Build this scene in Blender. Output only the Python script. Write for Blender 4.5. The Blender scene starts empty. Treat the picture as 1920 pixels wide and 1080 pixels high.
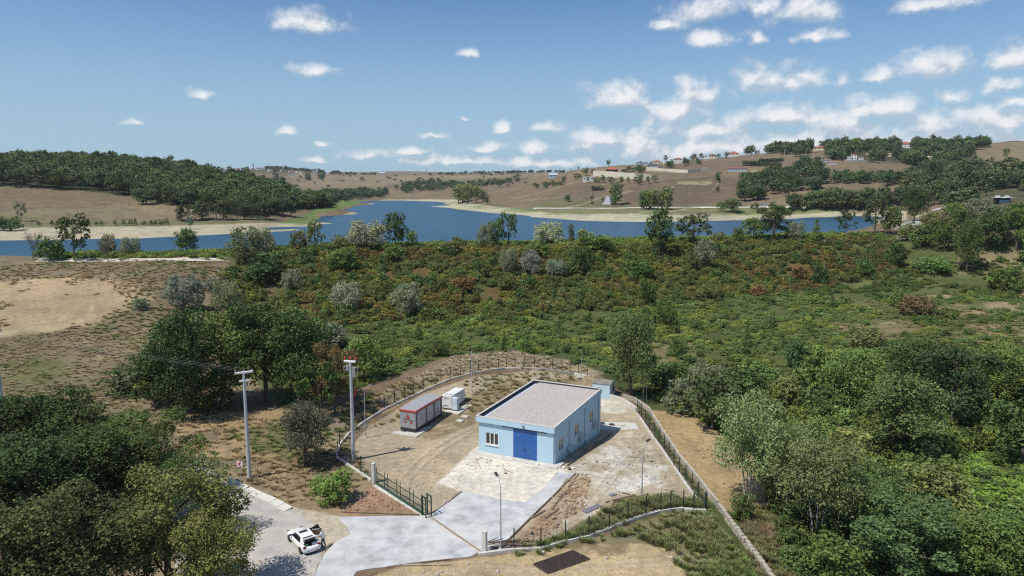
import bpy, bmesh, math, random
import numpy as np
from mathutils import Vector, Matrix, Euler
rng = np.random.default_rng(7)
random.seed(7)
SC = bpy.context.scene
COL = SC.collection

# ------------------------------------------------------------------ camera
F_PX, PITCH, CAM_Z = 1314.0, math.radians(8.27), 32.0
S_, C_ = math.sin(PITCH), math.cos(PITCH)
cam_data = bpy.data.cameras.new("camera")
cam_data.sensor_width = 36.0
cam_data.lens = 36.0 * F_PX / 1920.0
cam_data.clip_start = 0.5
cam_data.clip_end = 40000.0
cam = bpy.data.objects.new("camera", cam_data)
COL.objects.link(cam)
cam.location = (0, 0, CAM_Z)
cam.rotation_euler = (math.pi / 2 - PITCH, 0, 0)
SC.camera = cam

# ------------------------------------------------------------------ sky, sun, exposure
SUN_ELEV, SHADOW_AZ = math.radians(60.0), math.radians(32.0)      # shadows fall to +x, a little to +y
sun_dir = Vector((-math.cos(SUN_ELEV) * math.cos(SHADOW_AZ), -math.cos(SUN_ELEV) * math.sin(SHADOW_AZ), math.sin(SUN_ELEV)))
SKY_STRENGTH = 0.085
SUN_STRENGTH = 3.9
EXPOSURE = 0.17
world = bpy.data.worlds.new("World")
SC.world = world
world.use_nodes = True
wn, wl = world.node_tree.nodes, world.node_tree.links
wn.clear()
w_out = wn.new("ShaderNodeOutputWorld")
w_bg = wn.new("ShaderNodeBackground")
w_bg.inputs["Strength"].default_value = SKY_STRENGTH
wl.new(w_bg.outputs[0], w_out.inputs[0])
sky = wn.new("ShaderNodeTexSky")
sky.sky_type = 'NISHITA'
sky.sun_disc = False
sky.sun_elevation = SUN_ELEV
sky.sun_rotation = math.atan2(sun_dir.x, sun_dir.y)
sky.altitude = 100.0
sky.air_density = 1.0
sky.dust_density = 0.25
sky.ozone_density = 2.6
world.cycles.sampling_method = 'MANUAL'
world.cycles.sample_map_resolution = 512


def wmath(op, a, b=None, c=None, clamp=False):
    n = wn.new("ShaderNodeMath"); n.operation = op; n.use_clamp = clamp
    for i, v in enumerate((a, b, c)):
        if v is None: continue
        if isinstance(v, (int, float)): n.inputs[i].default_value = v
        else: wl.new(v, n.inputs[i])
    return n.outputs[0]


def wvec(op, a, b=None, c=None):
    n = wn.new("ShaderNodeVectorMath"); n.operation = op
    for i, v in enumerate((a, b, c)):
        if v is None: continue
        if isinstance(v, tuple): n.inputs[i].default_value = v
        else: wl.new(v, n.inputs[i])
    return n.outputs["Value"] if op in ('LENGTH', 'DOT_PRODUCT') else n.outputs[0]


tc = wn.new("ShaderNodeTexCoord")
dirv = tc.outputs["Generated"]
sep = wn.new("ShaderNodeSeparateXYZ"); wl.new(dirv, sep.inputs[0])
az = wmath('ARCTAN2', sep.outputs[0], sep.outputs[1])
el = wmath('ARCSINE', sep.outputs[2])
comb = wn.new("ShaderNodeCombineXYZ"); wl.new(az, comb.inputs[0]); wl.new(el, comb.inputs[1])
# warp the lookup a little so that the cumulus outlines billow
warp = wn.new("ShaderNodeTexNoise"); warp.noise_dimensions = '3D'
warp.inputs["Scale"].default_value = 34.0; warp.inputs["Detail"].default_value = 3.0; warp.inputs["Roughness"].default_value = 0.6
wl.new(dirv, warp.inputs["Vector"])
warpv = wvec('MULTIPLY_ADD', warp.outputs["Color"], (0.030, 0.018, 0.0), (-0.015, -0.009, 0.0))
P = wvec('ADD', comb.outputs[0], warpv)


def px_to_azel(px, py):
    u, v = (px - 960) / F_PX, (py - 540) / F_PX
    x, y, z = u, C_ - S_ * v, -S_ - C_ * v
    r = math.sqrt(x * x + y * y + z * z)
    return math.atan2(x, y), math.asin(z / r)


CLOUDS = [(585, 45, 72, 22), (590, 136, 48, 14), (382, 178, 28, 12), (250, 232, 26, 7), (540, 248, 22, 8),
          (875, 100, 22, 10), (940, 241, 16, 10), (1025, 240, 36, 13), (872, 222, 14, 5),
          (1320, 26, 80, 26), (1255, 48, 38, 14), (1335, 72, 58, 17), (1430, 12, 45, 22), (1520, 22, 78, 34), (1525, 72, 44, 14), (1422, 78, 16, 12),
          (1770, 6, 100, 18), (1165, 186, 64, 26), (1322, 180, 58, 28), (1460, 156, 95, 28), (1500, 140, 50, 22), (1580, 155, 22, 16),
          (1655, 145, 48, 14), (1752, 126, 66, 28), (1895, 114, 48, 24), (1870, 165, 48, 18), (1780, 182, 42, 18), (1650, 206, 80, 26), (1898, 198, 38, 14),
          (1260, 218, 92, 30), (1150, 262, 105, 24), (1330, 246, 120, 30), (1485, 222, 88, 28), (1590, 248, 130, 28), (1750, 238, 120, 30), (1870, 228, 90, 26),
          (1480, 272, 300, 32), (1230, 286, 170, 26), (1760, 262, 200, 28), (690, 292, 66, 10), (765, 284, 42, 8), (905, 277, 48, 10), (1000, 280, 36, 15), (1080, 276, 44, 14),
          (815, 256, 26, 6), (606, 270, 20, 6), (585, 300, 30, 7), (860, 303, 130, 8), (1020, 308, 120, 10),
          (-120, 120, 80, 30), (-420, 60, 110, 34), (2100, 150, 120, 36), (2350, 60, 130, 40), (2250, 235, 200, 34), (400, -150, 120, 30), (1100, -220, 160, 40), (1700, -180, 150, 40)]


def blob_field(Pv):
    lm = None
    for (bx, by, brx, bry) in CLOUDS:
        a0, e0 = px_to_azel(bx, by)
        a1, _ = px_to_azel(bx + brx, by)
        _, e1 = px_to_azel(bx, by - bry * 1.3)
        ra, re = a1 - a0, e1 - e0
        q = wvec('MULTIPLY_ADD', Pv, (1 / ra, 1 / re, 0.0), (-a0 / ra, -e0 / re, 0.0))
        L = wvec('LENGTH', wvec('MAXIMUM', q, wvec('MULTIPLY', q, (-1.0, -1.75, 0.0))))     # flatter bases than tops
        lm = L if lm is None else wmath('MINIMUM', lm, L)
    return lm


Lmin = blob_field(P)
Lup = blob_field(wvec('ADD', P, (-0.006, 0.011, 0.0)))
# scattered cumulus for the rest of the sky, same size and cover as those in view
gen = wn.new("ShaderNodeTexNoise"); gen.noise_dimensions = '3D'
gen.inputs["Scale"].default_value = 7.0; gen.inputs["Detail"].default_value = 2.0
wl.new(wvec('MULTIPLY', dirv, (1, 1, 2.2)), gen.inputs["Vector"])
gl = wmath('MULTIPLY_ADD', gen.outputs["Fac"], -7.0, 5.3)
out_az = wmath('MULTIPLY_ADD', wmath('ABSOLUTE', az), -9.0, 9.0)             # 0 beyond ~57 degrees of azimuth
out_el = wmath('MULTIPLY_ADD', el, -6.0, 4.6)
gl = wmath('ADD', gl, wmath('MAXIMUM', wmath('MINIMUM', out_az, out_el), 0.0))
Lmin = wmath('MINIMUM', Lmin, gl)


def cloud_noise(vec):
    n = wn.new("ShaderNodeTexNoise"); n.noise_dimensions = '3D'
    n.inputs["Scale"].default_value = 24.0; n.inputs["Detail"].default_value = 8.0; n.inputs["Roughness"].default_value = 0.56
    wl.new(vec, n.inputs["Vector"])
    return n.outputs["Fac"]


base_v = wvec('MULTIPLY', dirv, (1, 1, 1.25))
n1 = cloud_noise(base_v)
n2 = cloud_noise(wvec('ADD', base_v, (-0.008, 0.0, 0.016)))
dens = wmath('ADD', wmath('SUBTRACT', 1.0, Lmin), wmath('MULTIPLY_ADD', n1, 2.5, -0.93))
mr = wn.new("ShaderNodeMapRange"); mr.interpolation_type = 'SMOOTHSTEP'
wl.new(dens, mr.inputs["Value"])
mr.inputs["From Min"].default_value = 0.0; mr.inputs["From Max"].default_value = 1.25
mr.inputs["To Max"].default_value = 0.90
lit = wmath('ADD', wmath('MULTIPLY_ADD', wmath('SUBTRACT', n1, n2), 4.2, 0.36), wmath('MULTIPLY', wmath('SUBTRACT', Lup, Lmin), 0.95))
lit2 = wmath('MULTIPLY_ADD', wmath('SUBTRACT', n1, 0.5), 0.8, lit, clamp=True)
ccol = wn.new("ShaderNodeMix"); ccol.data_type = 'RGBA'
wl.new(lit2, ccol.inputs[0])
ccol.inputs[6].default_value = (5.3, 6.1, 7.0, 1)
ccol.inputs[7].default_value = (9.8, 9.9, 10.0, 1)
mixc = wn.new("ShaderNodeMix"); mixc.data_type = 'RGBA'
wl.new(mr.outputs[0], mixc.inputs[0])
tint = wn.new("ShaderNodeMix"); tint.data_type = 'RGBA'; tint.blend_type = 'MULTIPLY'; tint.inputs[0].default_value = 1.0
tint.inputs[7].default_value = (0.69, 0.92, 1.12, 1)
wl.new(sky.outputs[0], tint.inputs[6])
pale = wn.new("ShaderNodeMix"); pale.data_type = 'RGBA'
hzn = wn.new("ShaderNodeMapRange"); hzn.interpolation_type = 'SMOOTHSTEP'; wl.new(el, hzn.inputs["Value"])
hzn.inputs["From Min"].default_value = 0.295; hzn.inputs["From Max"].default_value = 0.0; hzn.inputs["To Max"].default_value = 0.85
wl.new(hzn.outputs[0], pale.inputs[0]); wl.new(tint.outputs[2], pale.inputs[6]); pale.inputs[7].default_value = (4.1, 6.0, 7.5, 1)
wl.new(pale.outputs[2], mixc.inputs[6])
wl.new(ccol.outputs[2], mixc.inputs[7])
wl.new(mixc.outputs[2], w_bg.inputs["Color"])

sun_data = bpy.data.lights.new("sun", 'SUN')
sun_data.energy = SUN_STRENGTH
sun_data.angle = math.radians(0.55)
sun_data.color = (1.0, 0.955, 0.88)
sun = bpy.data.objects.new("sun", sun_data)
COL.objects.link(sun)
sun.rotation_euler = (-sun_dir).to_track_quat('-Z', 'Y').to_euler()
sun.location = (-60, -40, 120)
SC.view_settings.view_transform = 'Standard'
SC.view_settings.look = 'None'
SC.view_settings.exposure = EXPOSURE
SC.view_settings.gamma = 1.0
SC.view_settings.use_curve_mapping = False
SC.cycles.max_bounces = 5
SC.cycles.diffuse_bounces = 3
SC.cycles.glossy_bounces = 2
SC.cycles.transmission_bounces = 3
SC.cycles.transparent_max_bounces = 4
SC.cycles.volume_bounces = 0
SC.cycles.use_denoising = False
SC.cycles.filter_width = 1.2
SC.cycles.caustics_reflective = False
SC.cycles.caustics_refractive = False

# ------------------------------------------------------------------ helpers
def ss(a, b, x):
    t = np.clip((x - a) / (b - a), 0, 1)
    return t * t * (3 - 2 * t)


_H = np.random.default_rng(11).random((256, 256))


def vnoise(x, y, seed=0):
    x = np.asarray(x, float) + seed * 17.31; y = np.asarray(y, float) + seed * 9.77
    xi, yi = np.floor(x).astype(int), np.floor(y).astype(int)
    fx, fy = x - xi, y - yi
    fx, fy = fx * fx * (3 - 2 * fx), fy * fy * (3 - 2 * fy)
    a, b = _H[xi & 255, yi & 255], _H[(xi + 1) & 255, yi & 255]
    c, d = _H[xi & 255, (yi + 1) & 255], _H[(xi + 1) & 255, (yi + 1) & 255]
    return (a * (1 - fx) + b * fx) * (1 - fy) + (c * (1 - fx) + d * fx) * fy


def fbm(x, y, seed=0, octv=4):
    s, a, t = 0, 1.0, 0
    for i in range(octv):
        s = s + a * vnoise(x * 2 ** i, y * 2 ** i, seed + i); t += a; a *= 0.55
    return s / t


def ray_dir(px, py):
    u, v = (np.asarray(px, float) - 960) / F_PX, (np.asarray(py, float) - 540) / F_PX
    return u, C_ - S_ * v, -S_ - C_ * v


def at_z(px, py, z=0.0):
    """the point that shows at this pixel of the 1920 x 1080 photograph, at height z"""
    dx, dy, dz = ray_dir(px, py)
    t = (z - CAM_Z) / dz
    return Vector((float(dx * t), float(dy * t), float(z)))


def at_d(px, py, d):
    dx, dy, dz = ray_dir(px, py)
    return Vector((float(dx * d), float(dy * d), float(CAM_Z + dz * d)))


def project(x, y, z):
    zc = C_ * y - S_ * (z - CAM_Z)
    yc = S_ * y + C_ * (z - CAM_Z)
    return 960 + F_PX * x / zc, 540 - F_PX * yc / zc, zc


def in_poly(px, py, poly):
    inside = np.zeros(px.shape, bool)
    n = len(poly)
    for i in range(n):
        x1, y1 = poly[i]; x2, y2 = poly[(i + 1) % n]
        if y1 == y2: continue
        c = ((y1 > py) != (y2 > py)) & (px < (x2 - x1) * (py - y1) / (y2 - y1) + x1)
        inside ^= c
    return inside


def new_mat(name):
    m = bpy.data.materials.new(name); m.use_nodes = True
    nt = m.node_tree; nt.nodes.clear()
    out = nt.nodes.new("ShaderNodeOutputMaterial")
    return m, nt, out


def nnode(nt, typ, **kw):
    n = nt.nodes.new(typ)
    for k, v in kw.items():
        if k in n.inputs.keys() if hasattr(n, 'inputs') else False:
            n.inputs[k].default_value = v
        else:
            setattr(n, k, v)
    return n


def mat(name, color, rough=0.8, metal=0.0, var=0.12, scale=3.0, bump=0.0, bscale=20.0, spec=0.5, streak=False, dirt=None, dirt_scale=0.6, dirt_amt=0.5):
    """procedural painted / mineral surface: base colour broken by two scales of noise, optional dirt patches and fine relief"""
    m, nt, out = new_mat(name)
    b = nt.nodes.new("ShaderNodeBsdfPrincipled")
    nt.links.new(b.outputs[0], out.inputs[0])
    b.inputs["Roughness"].default_value = rough
    b.inputs["Metallic"].default_value = metal
    b.inputs["Specular IOR Level"].default_value = spec
    geo = nt.nodes.new("ShaderNodeTexCoord")
    n1 = nnode(nt, "ShaderNodeTexNoise", Scale=scale, Detail=6.0, Roughness=0.6)
    nt.links.new(geo.outputs["Object"], n1.inputs["Vector"])
    if streak:
        mp = nt.nodes.new("ShaderNodeMapping"); mp.inputs["Scale"].default_value = (1, 1, 0.12)
        nt.links.new(geo.outputs["Object"], mp.inputs["Vector"]); nt.links.new(mp.outputs[0], n1.inputs["Vector"])
    mrn = nt.nodes.new("ShaderNodeMapRange")
    nt.links.new(n1.outputs["Fac"], mrn.inputs["Value"])
    mrn.inputs["From Min"].default_value = 0.34; mrn.inputs["From Max"].default_value = 0.66
    mrn.inputs["To Min"].default_value = 1 - var; mrn.inputs["To Max"].default_value = 1 + var
    mx = nt.nodes.new("ShaderNodeMix"); mx.data_type = 'RGBA'; mx.blend_type = 'MULTIPLY'; mx.inputs[0].default_value = 1.0
    mx.inputs[6].default_value = (*color, 1)
    nt.links.new(mrn.outputs[0], mx.inputs[7])
    last = mx.outputs[2]
    if dirt is not None:
        n2 = nnode(nt, "ShaderNodeTexNoise", Scale=dirt_scale, Detail=8.0, Roughness=0.65)
        nt.links.new(geo.outputs["Object"], n2.inputs["Vector"])
        m2 = nt.nodes.new("ShaderNodeMapRange"); nt.links.new(n2.outputs["Fac"], m2.inputs["Value"])
        m2.inputs["From Min"].default_value = 0.46; m2.inputs["From Max"].default_value = 0.66; m2.inputs["To Max"].default_value = dirt_amt
        mx2 = nt.nodes.new("ShaderNodeMix"); mx2.data_type = 'RGBA'
        nt.links.new(m2.outputs[0], mx2.inputs[0]); nt.links.new(last, mx2.inputs[6]); mx2.inputs[7].default_value = (*dirt, 1)
        last = mx2.outputs[2]
    nt.links.new(last, b.inputs["Base Color"])
    if bump > 0:
        n3 = nnode(nt, "ShaderNodeTexNoise", Scale=bscale, Detail=5.0)
        nt.links.new(geo.outputs["Object"], n3.inputs["Vector"])
        bp = nnode(nt, "ShaderNodeBump", Strength=bump, Distance=0.05)
        nt.links.new(n3.outputs["Fac"], bp.inputs["Height"]); nt.links.new(bp.outputs[0], b.inputs["Normal"])
    return m


def tag(o, label=None, cat=None, group=None, kind=None):
    if label: o["label"] = label
    if cat: o["category"] = cat
    if group: o["group"] = group
    if kind: o["kind"] = kind
    return o


def link(name, data, parent=None, loc=None):
    o = bpy.data.objects.new(name, data)
    COL.objects.link(o)
    if parent is not None: o.parent = parent
    if loc is not None: o.location = loc
    return o


def empty(name, loc, rz=0.0, label=None, cat=None, group=None):
    o = link(name, None, None, loc)
    o.empty_display_size = 0.3
    o.rotation_euler = (0, 0, rz)
    return tag(o, label, cat, group)


def np_mesh(name, verts, faces, mats=(), fmat=None, smooth=False):
    """verts (n,3); faces (m,k) of one k"""
    verts = np.asarray(verts, np.float32); faces = np.asarray(faces, np.int32)
    me = bpy.data.meshes.new(name)
    k = faces.shape[1]
    me.vertices.add(len(verts)); me.vertices.foreach_set("co", verts.ravel())
    me.loops.add(faces.size); me.loops.foreach_set("vertex_index", faces.ravel())
    me.polygons.add(len(faces)); me.polygons.foreach_set("loop_start", np.arange(0, faces.size, k, dtype=np.int32))
    me.polygons.foreach_set("loop_total", np.full(len(faces), k, np.int32))
    for m in mats: me.materials.append(m)
    if fmat is not None: me.polygons.foreach_set("material_index", np.asarray(fmat, np.int32))
    if smooth: me.polygons.foreach_set("use_smooth", np.ones(len(faces), bool))
    me.update(calc_edges=True)
    return me


class MB:
    """collects boxes, tubes and prisms and links them as one mesh object"""
    def __init__(s): s.v, s.f, s.mi, s.sm = [], [], [], []
    def add(s, verts, faces, mi=0, smooth=False):
        n = len(s.v); s.v += [tuple(v) for v in verts]
        for f in faces: s.f.append([i + n for i in f]); s.mi.append(mi); s.sm.append(smooth)
        return s
    def box(s, c, d, rz=0.0, mi=0, taper=1.0, ry=0.0, rx=0.0):
        x, y, z = d[0] / 2, d[1] / 2, d[2] / 2
        M = Matrix.Translation(c) @ Euler((rx, ry, rz)).to_matrix().to_4x4()
        vs = [M @ Vector((sx * x * (taper if sz > 0 else 1), sy * y * (taper if sz > 0 else 1), sz * z)) for sz in (-1, 1) for sy in (-1, 1) for sx in (-1, 1)]
        return s.add(vs, [(0, 2, 3, 1), (4, 5, 7, 6), (0, 1, 5, 4), (2, 6, 7, 3), (0, 4, 6, 2), (1, 3, 7, 5)], mi)
    def span(s, a, b, w, h, mi=0, up=(0, 0, 1)):
        """beam from a to b, w wide, h high, its axis through its middle"""
        a, b = Vector(a), Vector(b); d = (b - a).normalized()
        side = d.cross(Vector(up)); side = side.normalized() if side.length > 1e-4 else Vector((1, 0, 0))
        u = side.cross(d)
        vs = [p + side * (sx * w / 2) + u * (sz * h / 2) for p in (a, b) for sz in (-1, 1) for sx in (-1, 1)]
        return s.add(vs, [(0, 1, 3, 2), (4, 6, 7, 5), (0, 4, 5, 1), (2, 3, 7, 6), (0, 2, 6, 4), (1, 5, 7, 3)], mi)
    def tube(s, pts, rad, n=8, mi=0, caps=True, smooth=True):
        pts = [Vector(p) for p in pts]
        rad = rad if hasattr(rad, '__len__') else [rad] * len(pts)
        vs, fs = [], []
        for i, p in enumerate(pts):
            d = (pts[min(i + 1, len(pts) - 1)] - pts[max(i - 1, 0)])
            d = d.normalized() if d.length > 1e-9 else Vector((0, 0, 1))
            a = d.cross(Vector((0, 0, 1)) if abs(d.z) < 0.95 else Vector((1, 0, 0))).normalized(); b = d.cross(a)
            for k in range(n):
                t = 2 * math.pi * k / n
                vs.append(p + (a * math.cos(t) + b * math.sin(t)) * rad[i])
        for i in range(len(pts) - 1):
            for k in range(n):
                fs.append((i * n + k, i * n + (k + 1) % n, (i + 1) * n + (k + 1) % n, (i + 1) * n + k))
        s.add(vs, fs, mi, smooth)
        if caps:
            o = len(pts) - 1
            s.add(vs[:n], [tuple(range(n - 1, -1, -1))], mi); s.add(vs[o * n:], [tuple(range(n))], mi)
        return s
    def prism(s, poly, z0, z1, mi=0):
        n = len(poly)
        zf0 = z0 if hasattr(z0, '__len__') else [z0] * n
        zf1 = z1 if hasattr(z1, '__len__') else [z1] * n
        vs = [(p[0], p[1], zf0[i]) for i, p in enumerate(poly)] + [(p[0], p[1], zf1[i]) for i, p in enumerate(poly)]
        return s.add(vs, [tuple(range(n - 1, -1, -1)), tuple(range(n, 2 * n))] + [(i, (i + 1) % n, n + (i + 1) % n, n + i) for i in range(n)], mi)
    def build(s, name, mats, parent=None, loc=None, bevel=0.0):
        me = s.mesh(name, mats, bevel)
        return link(name, me, parent, loc)
    def mesh(s, name, mats, bevel=0.0):
        me = bpy.data.meshes.new(name)
        me.from_pydata(s.v, [], s.f)
        mats = mats if isinstance(mats, (list, tuple)) else [mats]
        for m in mats: me.materials.append(m)
        me.polygons.foreach_set("material_index", np.array(s.mi, np.int32))
        me.polygons.foreach_set("use_smooth", np.array(s.sm, bool))
        bm = bmesh.new(); bm.from_mesh(me)
        bmesh.ops.recalc_face_normals(bm, faces=bm.faces)
        if bevel > 0:
            bmesh.ops.remove_doubles(bm, verts=bm.verts, dist=1e-5)
            bmesh.ops.bevel(bm, geom=[e for e in bm.edges if len(e.link_faces) == 2 and e.calc_face_angle(0) > 0.6], offset=bevel, segments=2, affect='EDGES', profile=0.5)
        bm.to_mesh(me); bm.free()
        me.update()
        return me
# ------------------------------------------------------------------ terrain heights
LAKE_Z = 9.0
CP = []          # control points (x, y, z)


def zz(z, *pts):
    for (px, py) in pts: CP.append(tuple(at_z(px, py, z)))


def dd(*pts):
    for (px, py, d) in pts: CP.append(tuple(at_d(px, py, d)))


def ww(*pts):
    """column px, distance along the view axis, height"""
    for (px, d, z) in pts:
        u = (px - 960) / F_PX
        CP.append((u * d, d * C_ - (z - CAM_Z) * S_ * 0, z))


# the works yard and its approach road: level
zz(0, (560, 1080), (760, 1080), (960, 1075), (640, 1000), (760, 965), (900, 1000), (1040, 900), (900, 850), (850, 900), (700, 900), (450, 900), (420, 960), (1000, 960), (520, 940), (640, 930), (780, 880), (600, 890))
zz(0, (200, 1080), (100, 960), (-200, 1080), (300, 900)); zz(0.3, (330, 860), (480, 860))
zz(0.15, (740, 820), (800, 810)); zz(0.3, (850, 790), (870, 770), (690, 815), (660, 850)); zz(0.9, (560, 820), (630, 800))
zz(1.0, (714, 772), (777, 742)); zz(1.3, (845, 712), (946, 691), (900, 715)); zz(0.9, (1020, 693)); zz(0.0, (1100, 704)); zz(0.6, (980, 715))
zz(2.0, (850, 684), (960, 668)); zz(1.6, (720, 742), (1030, 676)); zz(0.4, (1100, 690)); zz(1.2, (640, 770))
zz(-2.0, (1121, 815), (1150, 812), (1195, 780), (1150, 765), (1180, 800)); zz(-2.1, (1165, 745), (1110, 745)); zz(-1.0, (1090, 712))
zz(-0.8, (1085, 850), (1180, 870), (1260, 885)); zz(-0.5, (1325, 955), (1200, 930)); zz(-0.1, (1100, 930), (1150, 1000), (1060, 1030)); zz(-0.4, (1240, 1000), (1180, 1080)); zz(-0.9, (1330, 1010))
zz(-2.7, (1230, 772), (1190, 735)); zz(-2.0, (1290, 830), (1350, 930)); zz(-1.7, (1420, 1000), (1460, 1080)); zz(-2.4, (1400, 870), (1330, 800))
zz(-3.6, (1600, 1000), (1500, 880)); zz(-4.2, (1900, 1040), (1750, 900), (1920, 900), (2200, 1080)); zz(-3.8, (1500, 800), (1350, 745), (1250, 700)); zz(-3.4, (1650, 780), (1900, 780), (2200, 800))
zz(-1.8, (1150, 672), (1300, 660), (1500, 690)); zz(-1.0, (1700, 680), (1900, 690), (2300, 680))
# valley floor below the dam
zz(0.4, (1050, 655), (900, 640), (760, 640)); zz(-0.4, (1250, 620), (1500, 620)); zz(0.3, (1700, 620), (1900, 620)); zz(0.8, (1000, 605), (1200, 580)); zz(1.4, (1400, 550), (1600, 560), (1900, 570))
zz(2.2, (1550, 520), (1750, 530)); zz(3.4, (1900, 520), (2300, 560))
zz(1.4, (640, 650), (560, 700)); zz(1.0, (520, 760))
# left bank: spoil slope and dry meadow
zz(1.2, (300, 830), (430, 800), (380, 770)); zz(2.2, (330, 720), (200, 745)); zz(2.6, (60, 745), (-200, 790)); zz(4.0, (0, 680), (180, 670)); zz(3.2, (330, 650)); zz(5.4, (0, 620), (150, 612), (-250, 640)); zz(5.0, (290, 605)); zz(4.4, (400, 600))
zz(7.4, (60, 570), (170, 575)); zz(8.6, (0, 545), (190, 545), (-250, 560)); zz(10.6, (60, 522), (170, 522), (-250, 525)); zz(11.6, (250, 515), (330, 515)); zz(8.0, (290, 560)); zz(6.4, (350, 570))
# dam: toe, slope, crest
zz(3.2, (450, 610)); zz(2.2, (560, 620), (640, 610)); zz(2.0, (760, 590), (900, 580)); zz(2.4, (1050, 560)); zz(3.0, (1250, 535)); zz(3.4, (1400, 515)); zz(4.4, (1560, 490))
zz(7.0, (480, 545), (600, 545), (760, 530), (900, 522), (1050, 515), (1250, 500), (1400, 486)); zz(8.5, (1560, 470)); zz(10.5, (430, 515)); zz(10.0, (700, 495), (1000, 487), (1250, 476)); zz(9.0, (1680, 468)); zz(11.2, (1800, 458)); zz(7.0, (1900, 480), (2200, 500))
zz(12.6, (-250, 494), (0, 494), (200, 491), (410, 486)); zz(13.0, (-250, 487), (0, 487), (200, 485), (400, 482), (560, 472), (700, 467), (900, 463), (1100, 460), (1300, 454), (1500, 446), (1640, 440)); zz(12.3, (-250, 480), (0, 480), (200, 479), (400, 475), (560, 466), (700, 461), (900, 457), (1100, 453), (1300, 447.5), (1500, 440)); zz(14.0, (1760, 438)); zz(15.0, (1900, 440), (2200, 450))
# lake bed
ww((-350, 222, 6), (-100, 224, 6), (100, 228, 6), (300, 236, 6), (450, 244, 6), (600, 258, 6), (800, 274, 6), (1000, 288, 6), (1200, 304, 6), (1400, 326, 6), (1540, 344, 6),
   (-350, 270, 5), (0, 275, 4), (250, 285, 4), (450, 300, 4), (700, 330, 3), (1000, 340, 3), (1300, 360, 3), (1500, 380, 4), (1600, 390, 6),
   (560, 400, 5), (800, 480, 3), (1050, 400, 4), (680, 560, 5), (780, 640, 3), (870, 560, 4), (730, 800, 5), (790, 880, 5), (1400, 430, 5), (1200, 410, 5), (1600, 470, 6), (1660, 520, 7.6))
# shoreline at the water level
SHORE_L = [(-250, 455), (0, 451), (100, 450), (257, 447), (367, 442), (443, 438), (553, 430), (560, 425), (600, 421), (623, 419), (590, 413), (601, 407), (593, 399), (607, 393), (660, 388), (703, 382), (655, 379), (703, 376.6), (770, 376.6), (830, 379)]
SHORE_R = [(838, 380), (808, 387), (860, 393), (890, 396), (930, 400), (977, 403), (1000, 407), (1027, 409), (1080, 413), (1136, 415), (1200, 416), (1289, 415), (1400, 413), (1491, 410), (1556, 407), (1620, 405), (1690, 403)]
zz(LAKE_Z, *SHORE_L); zz(LAKE_Z, *SHORE_R)
# beaches and the strip above them
zz(10.8, (-250, 432), (0, 428), (200, 425), (350, 422), (480, 420)); zz(10.4, (580, 402), (540, 414)); zz(11, (600, 386), (690, 371))
zz(11.0, (840, 375.5), (900, 388), (1000, 396), (1100, 402), (1200, 405), (1300, 404), (1400, 402), (1500, 398)); zz(13.5, (1000, 389), (1200, 397), (1400, 394))
# left hill: field, wood, ridge
dd((-250, 345, 520), (0, 345, 520), (200, 362, 480), (330, 384, 452), (440, 400, 440), (0, 400, 415), (200, 410, 405), (-250, 400, 415), (520, 398, 470),
   (-400, 270, 720), (0, 286, 720), (200, 303, 700), (330, 322, 690), (440, 342, 680), (540, 366, 640), (600, 383, 600), (-250, 310, 620), (100, 325, 600), (300, 350, 580), (450, 374, 540))
ww((-400, 1000, 60), (0, 1000, 50), (200, 1000, 40), (400, 1100, 34), (560, 900, 24), (620, 760, 13))
# far shore, far fields and ridges
dd((640, 366, 1180), (720, 368, 1300), (800, 371, 1220), (560, 350, 1500), (640, 348, 1550), (760, 350, 1500), (860, 352, 1300), (560, 330, 2000), (640, 326, 2150), (460, 330, 1850), (415, 323, 2100), (455, 318.5, 2120), (500, 316, 2180), (540, 318, 2180), (575, 323, 2100), (740, 329, 2250), (860, 327, 2400), (960, 325, 2300),
   (900, 360, 1120), (880, 372, 960), (960, 344, 1200), (1000, 376, 760), (960, 366, 900), (1060, 330, 1150), (1000, 325, 1700))
dd((760, 321, 4200), (600, 323, 4200), (880, 324, 4200), (1000, 327, 4000), (300, 330, 4000))
ww((-400, 3500, 60), (1500, 2200, 100), (2300, 2200, 120), (700, 3200, 40), (900, 3200, 40), (400, 8000, 60), (1000, 8000, 60), (1600, 8000, 100), (-300, 8000, 80), (2400, 8000, 100))
# right hill
dd((1060, 372, 700), (1180, 388, 590), (1300, 384, 600), (1420, 386, 580), (1520, 385, 570), (1100, 355, 740), (1200, 362, 690), (1330, 358, 690), (1440, 366, 650), (1100, 342, 780), (1200, 340, 770), (1340, 334, 780), (1440, 340, 740),
   (1140, 323, 900), (1220, 318, 880), (1300, 306, 900), (1380, 297, 920), (1460, 288, 940), (1340, 316, 850), (1460, 308, 850), (1540, 312, 800), (1600, 303, 830), (1560, 276, 980), (1680, 276, 1000), (1780, 274, 1050), (1900, 264, 1150), (2200, 255, 1150),
   (1560, 345, 680), (1660, 352, 640), (1580, 372, 580), (1680, 372, 560), (1660, 325, 760), (1760, 300, 860), (1840, 290, 900), (1900, 290, 850), (1900, 325, 650), (1820, 330, 640), (1780, 350, 560), (2200, 320, 600))
dd((1080, 318, 1050), (1150, 312, 1000))
ww((1100, 1500, 36), (1250, 1400, 50), (1400, 1400, 70), (1600, 1500, 80), (1800, 1600, 90), (2300, 1700, 100))
# right bank of the lake
dd((1700, 412, 370), (1760, 398, 400), (1720, 388, 470), (1640, 420, 350), (1790, 420, 330), (1880, 382, 330), (1900, 410, 290), (1860, 440, 240), (1800, 388, 400), (1920, 360, 420), (2200, 400, 300), (2200, 360, 420), (1700, 398, 480))

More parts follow.
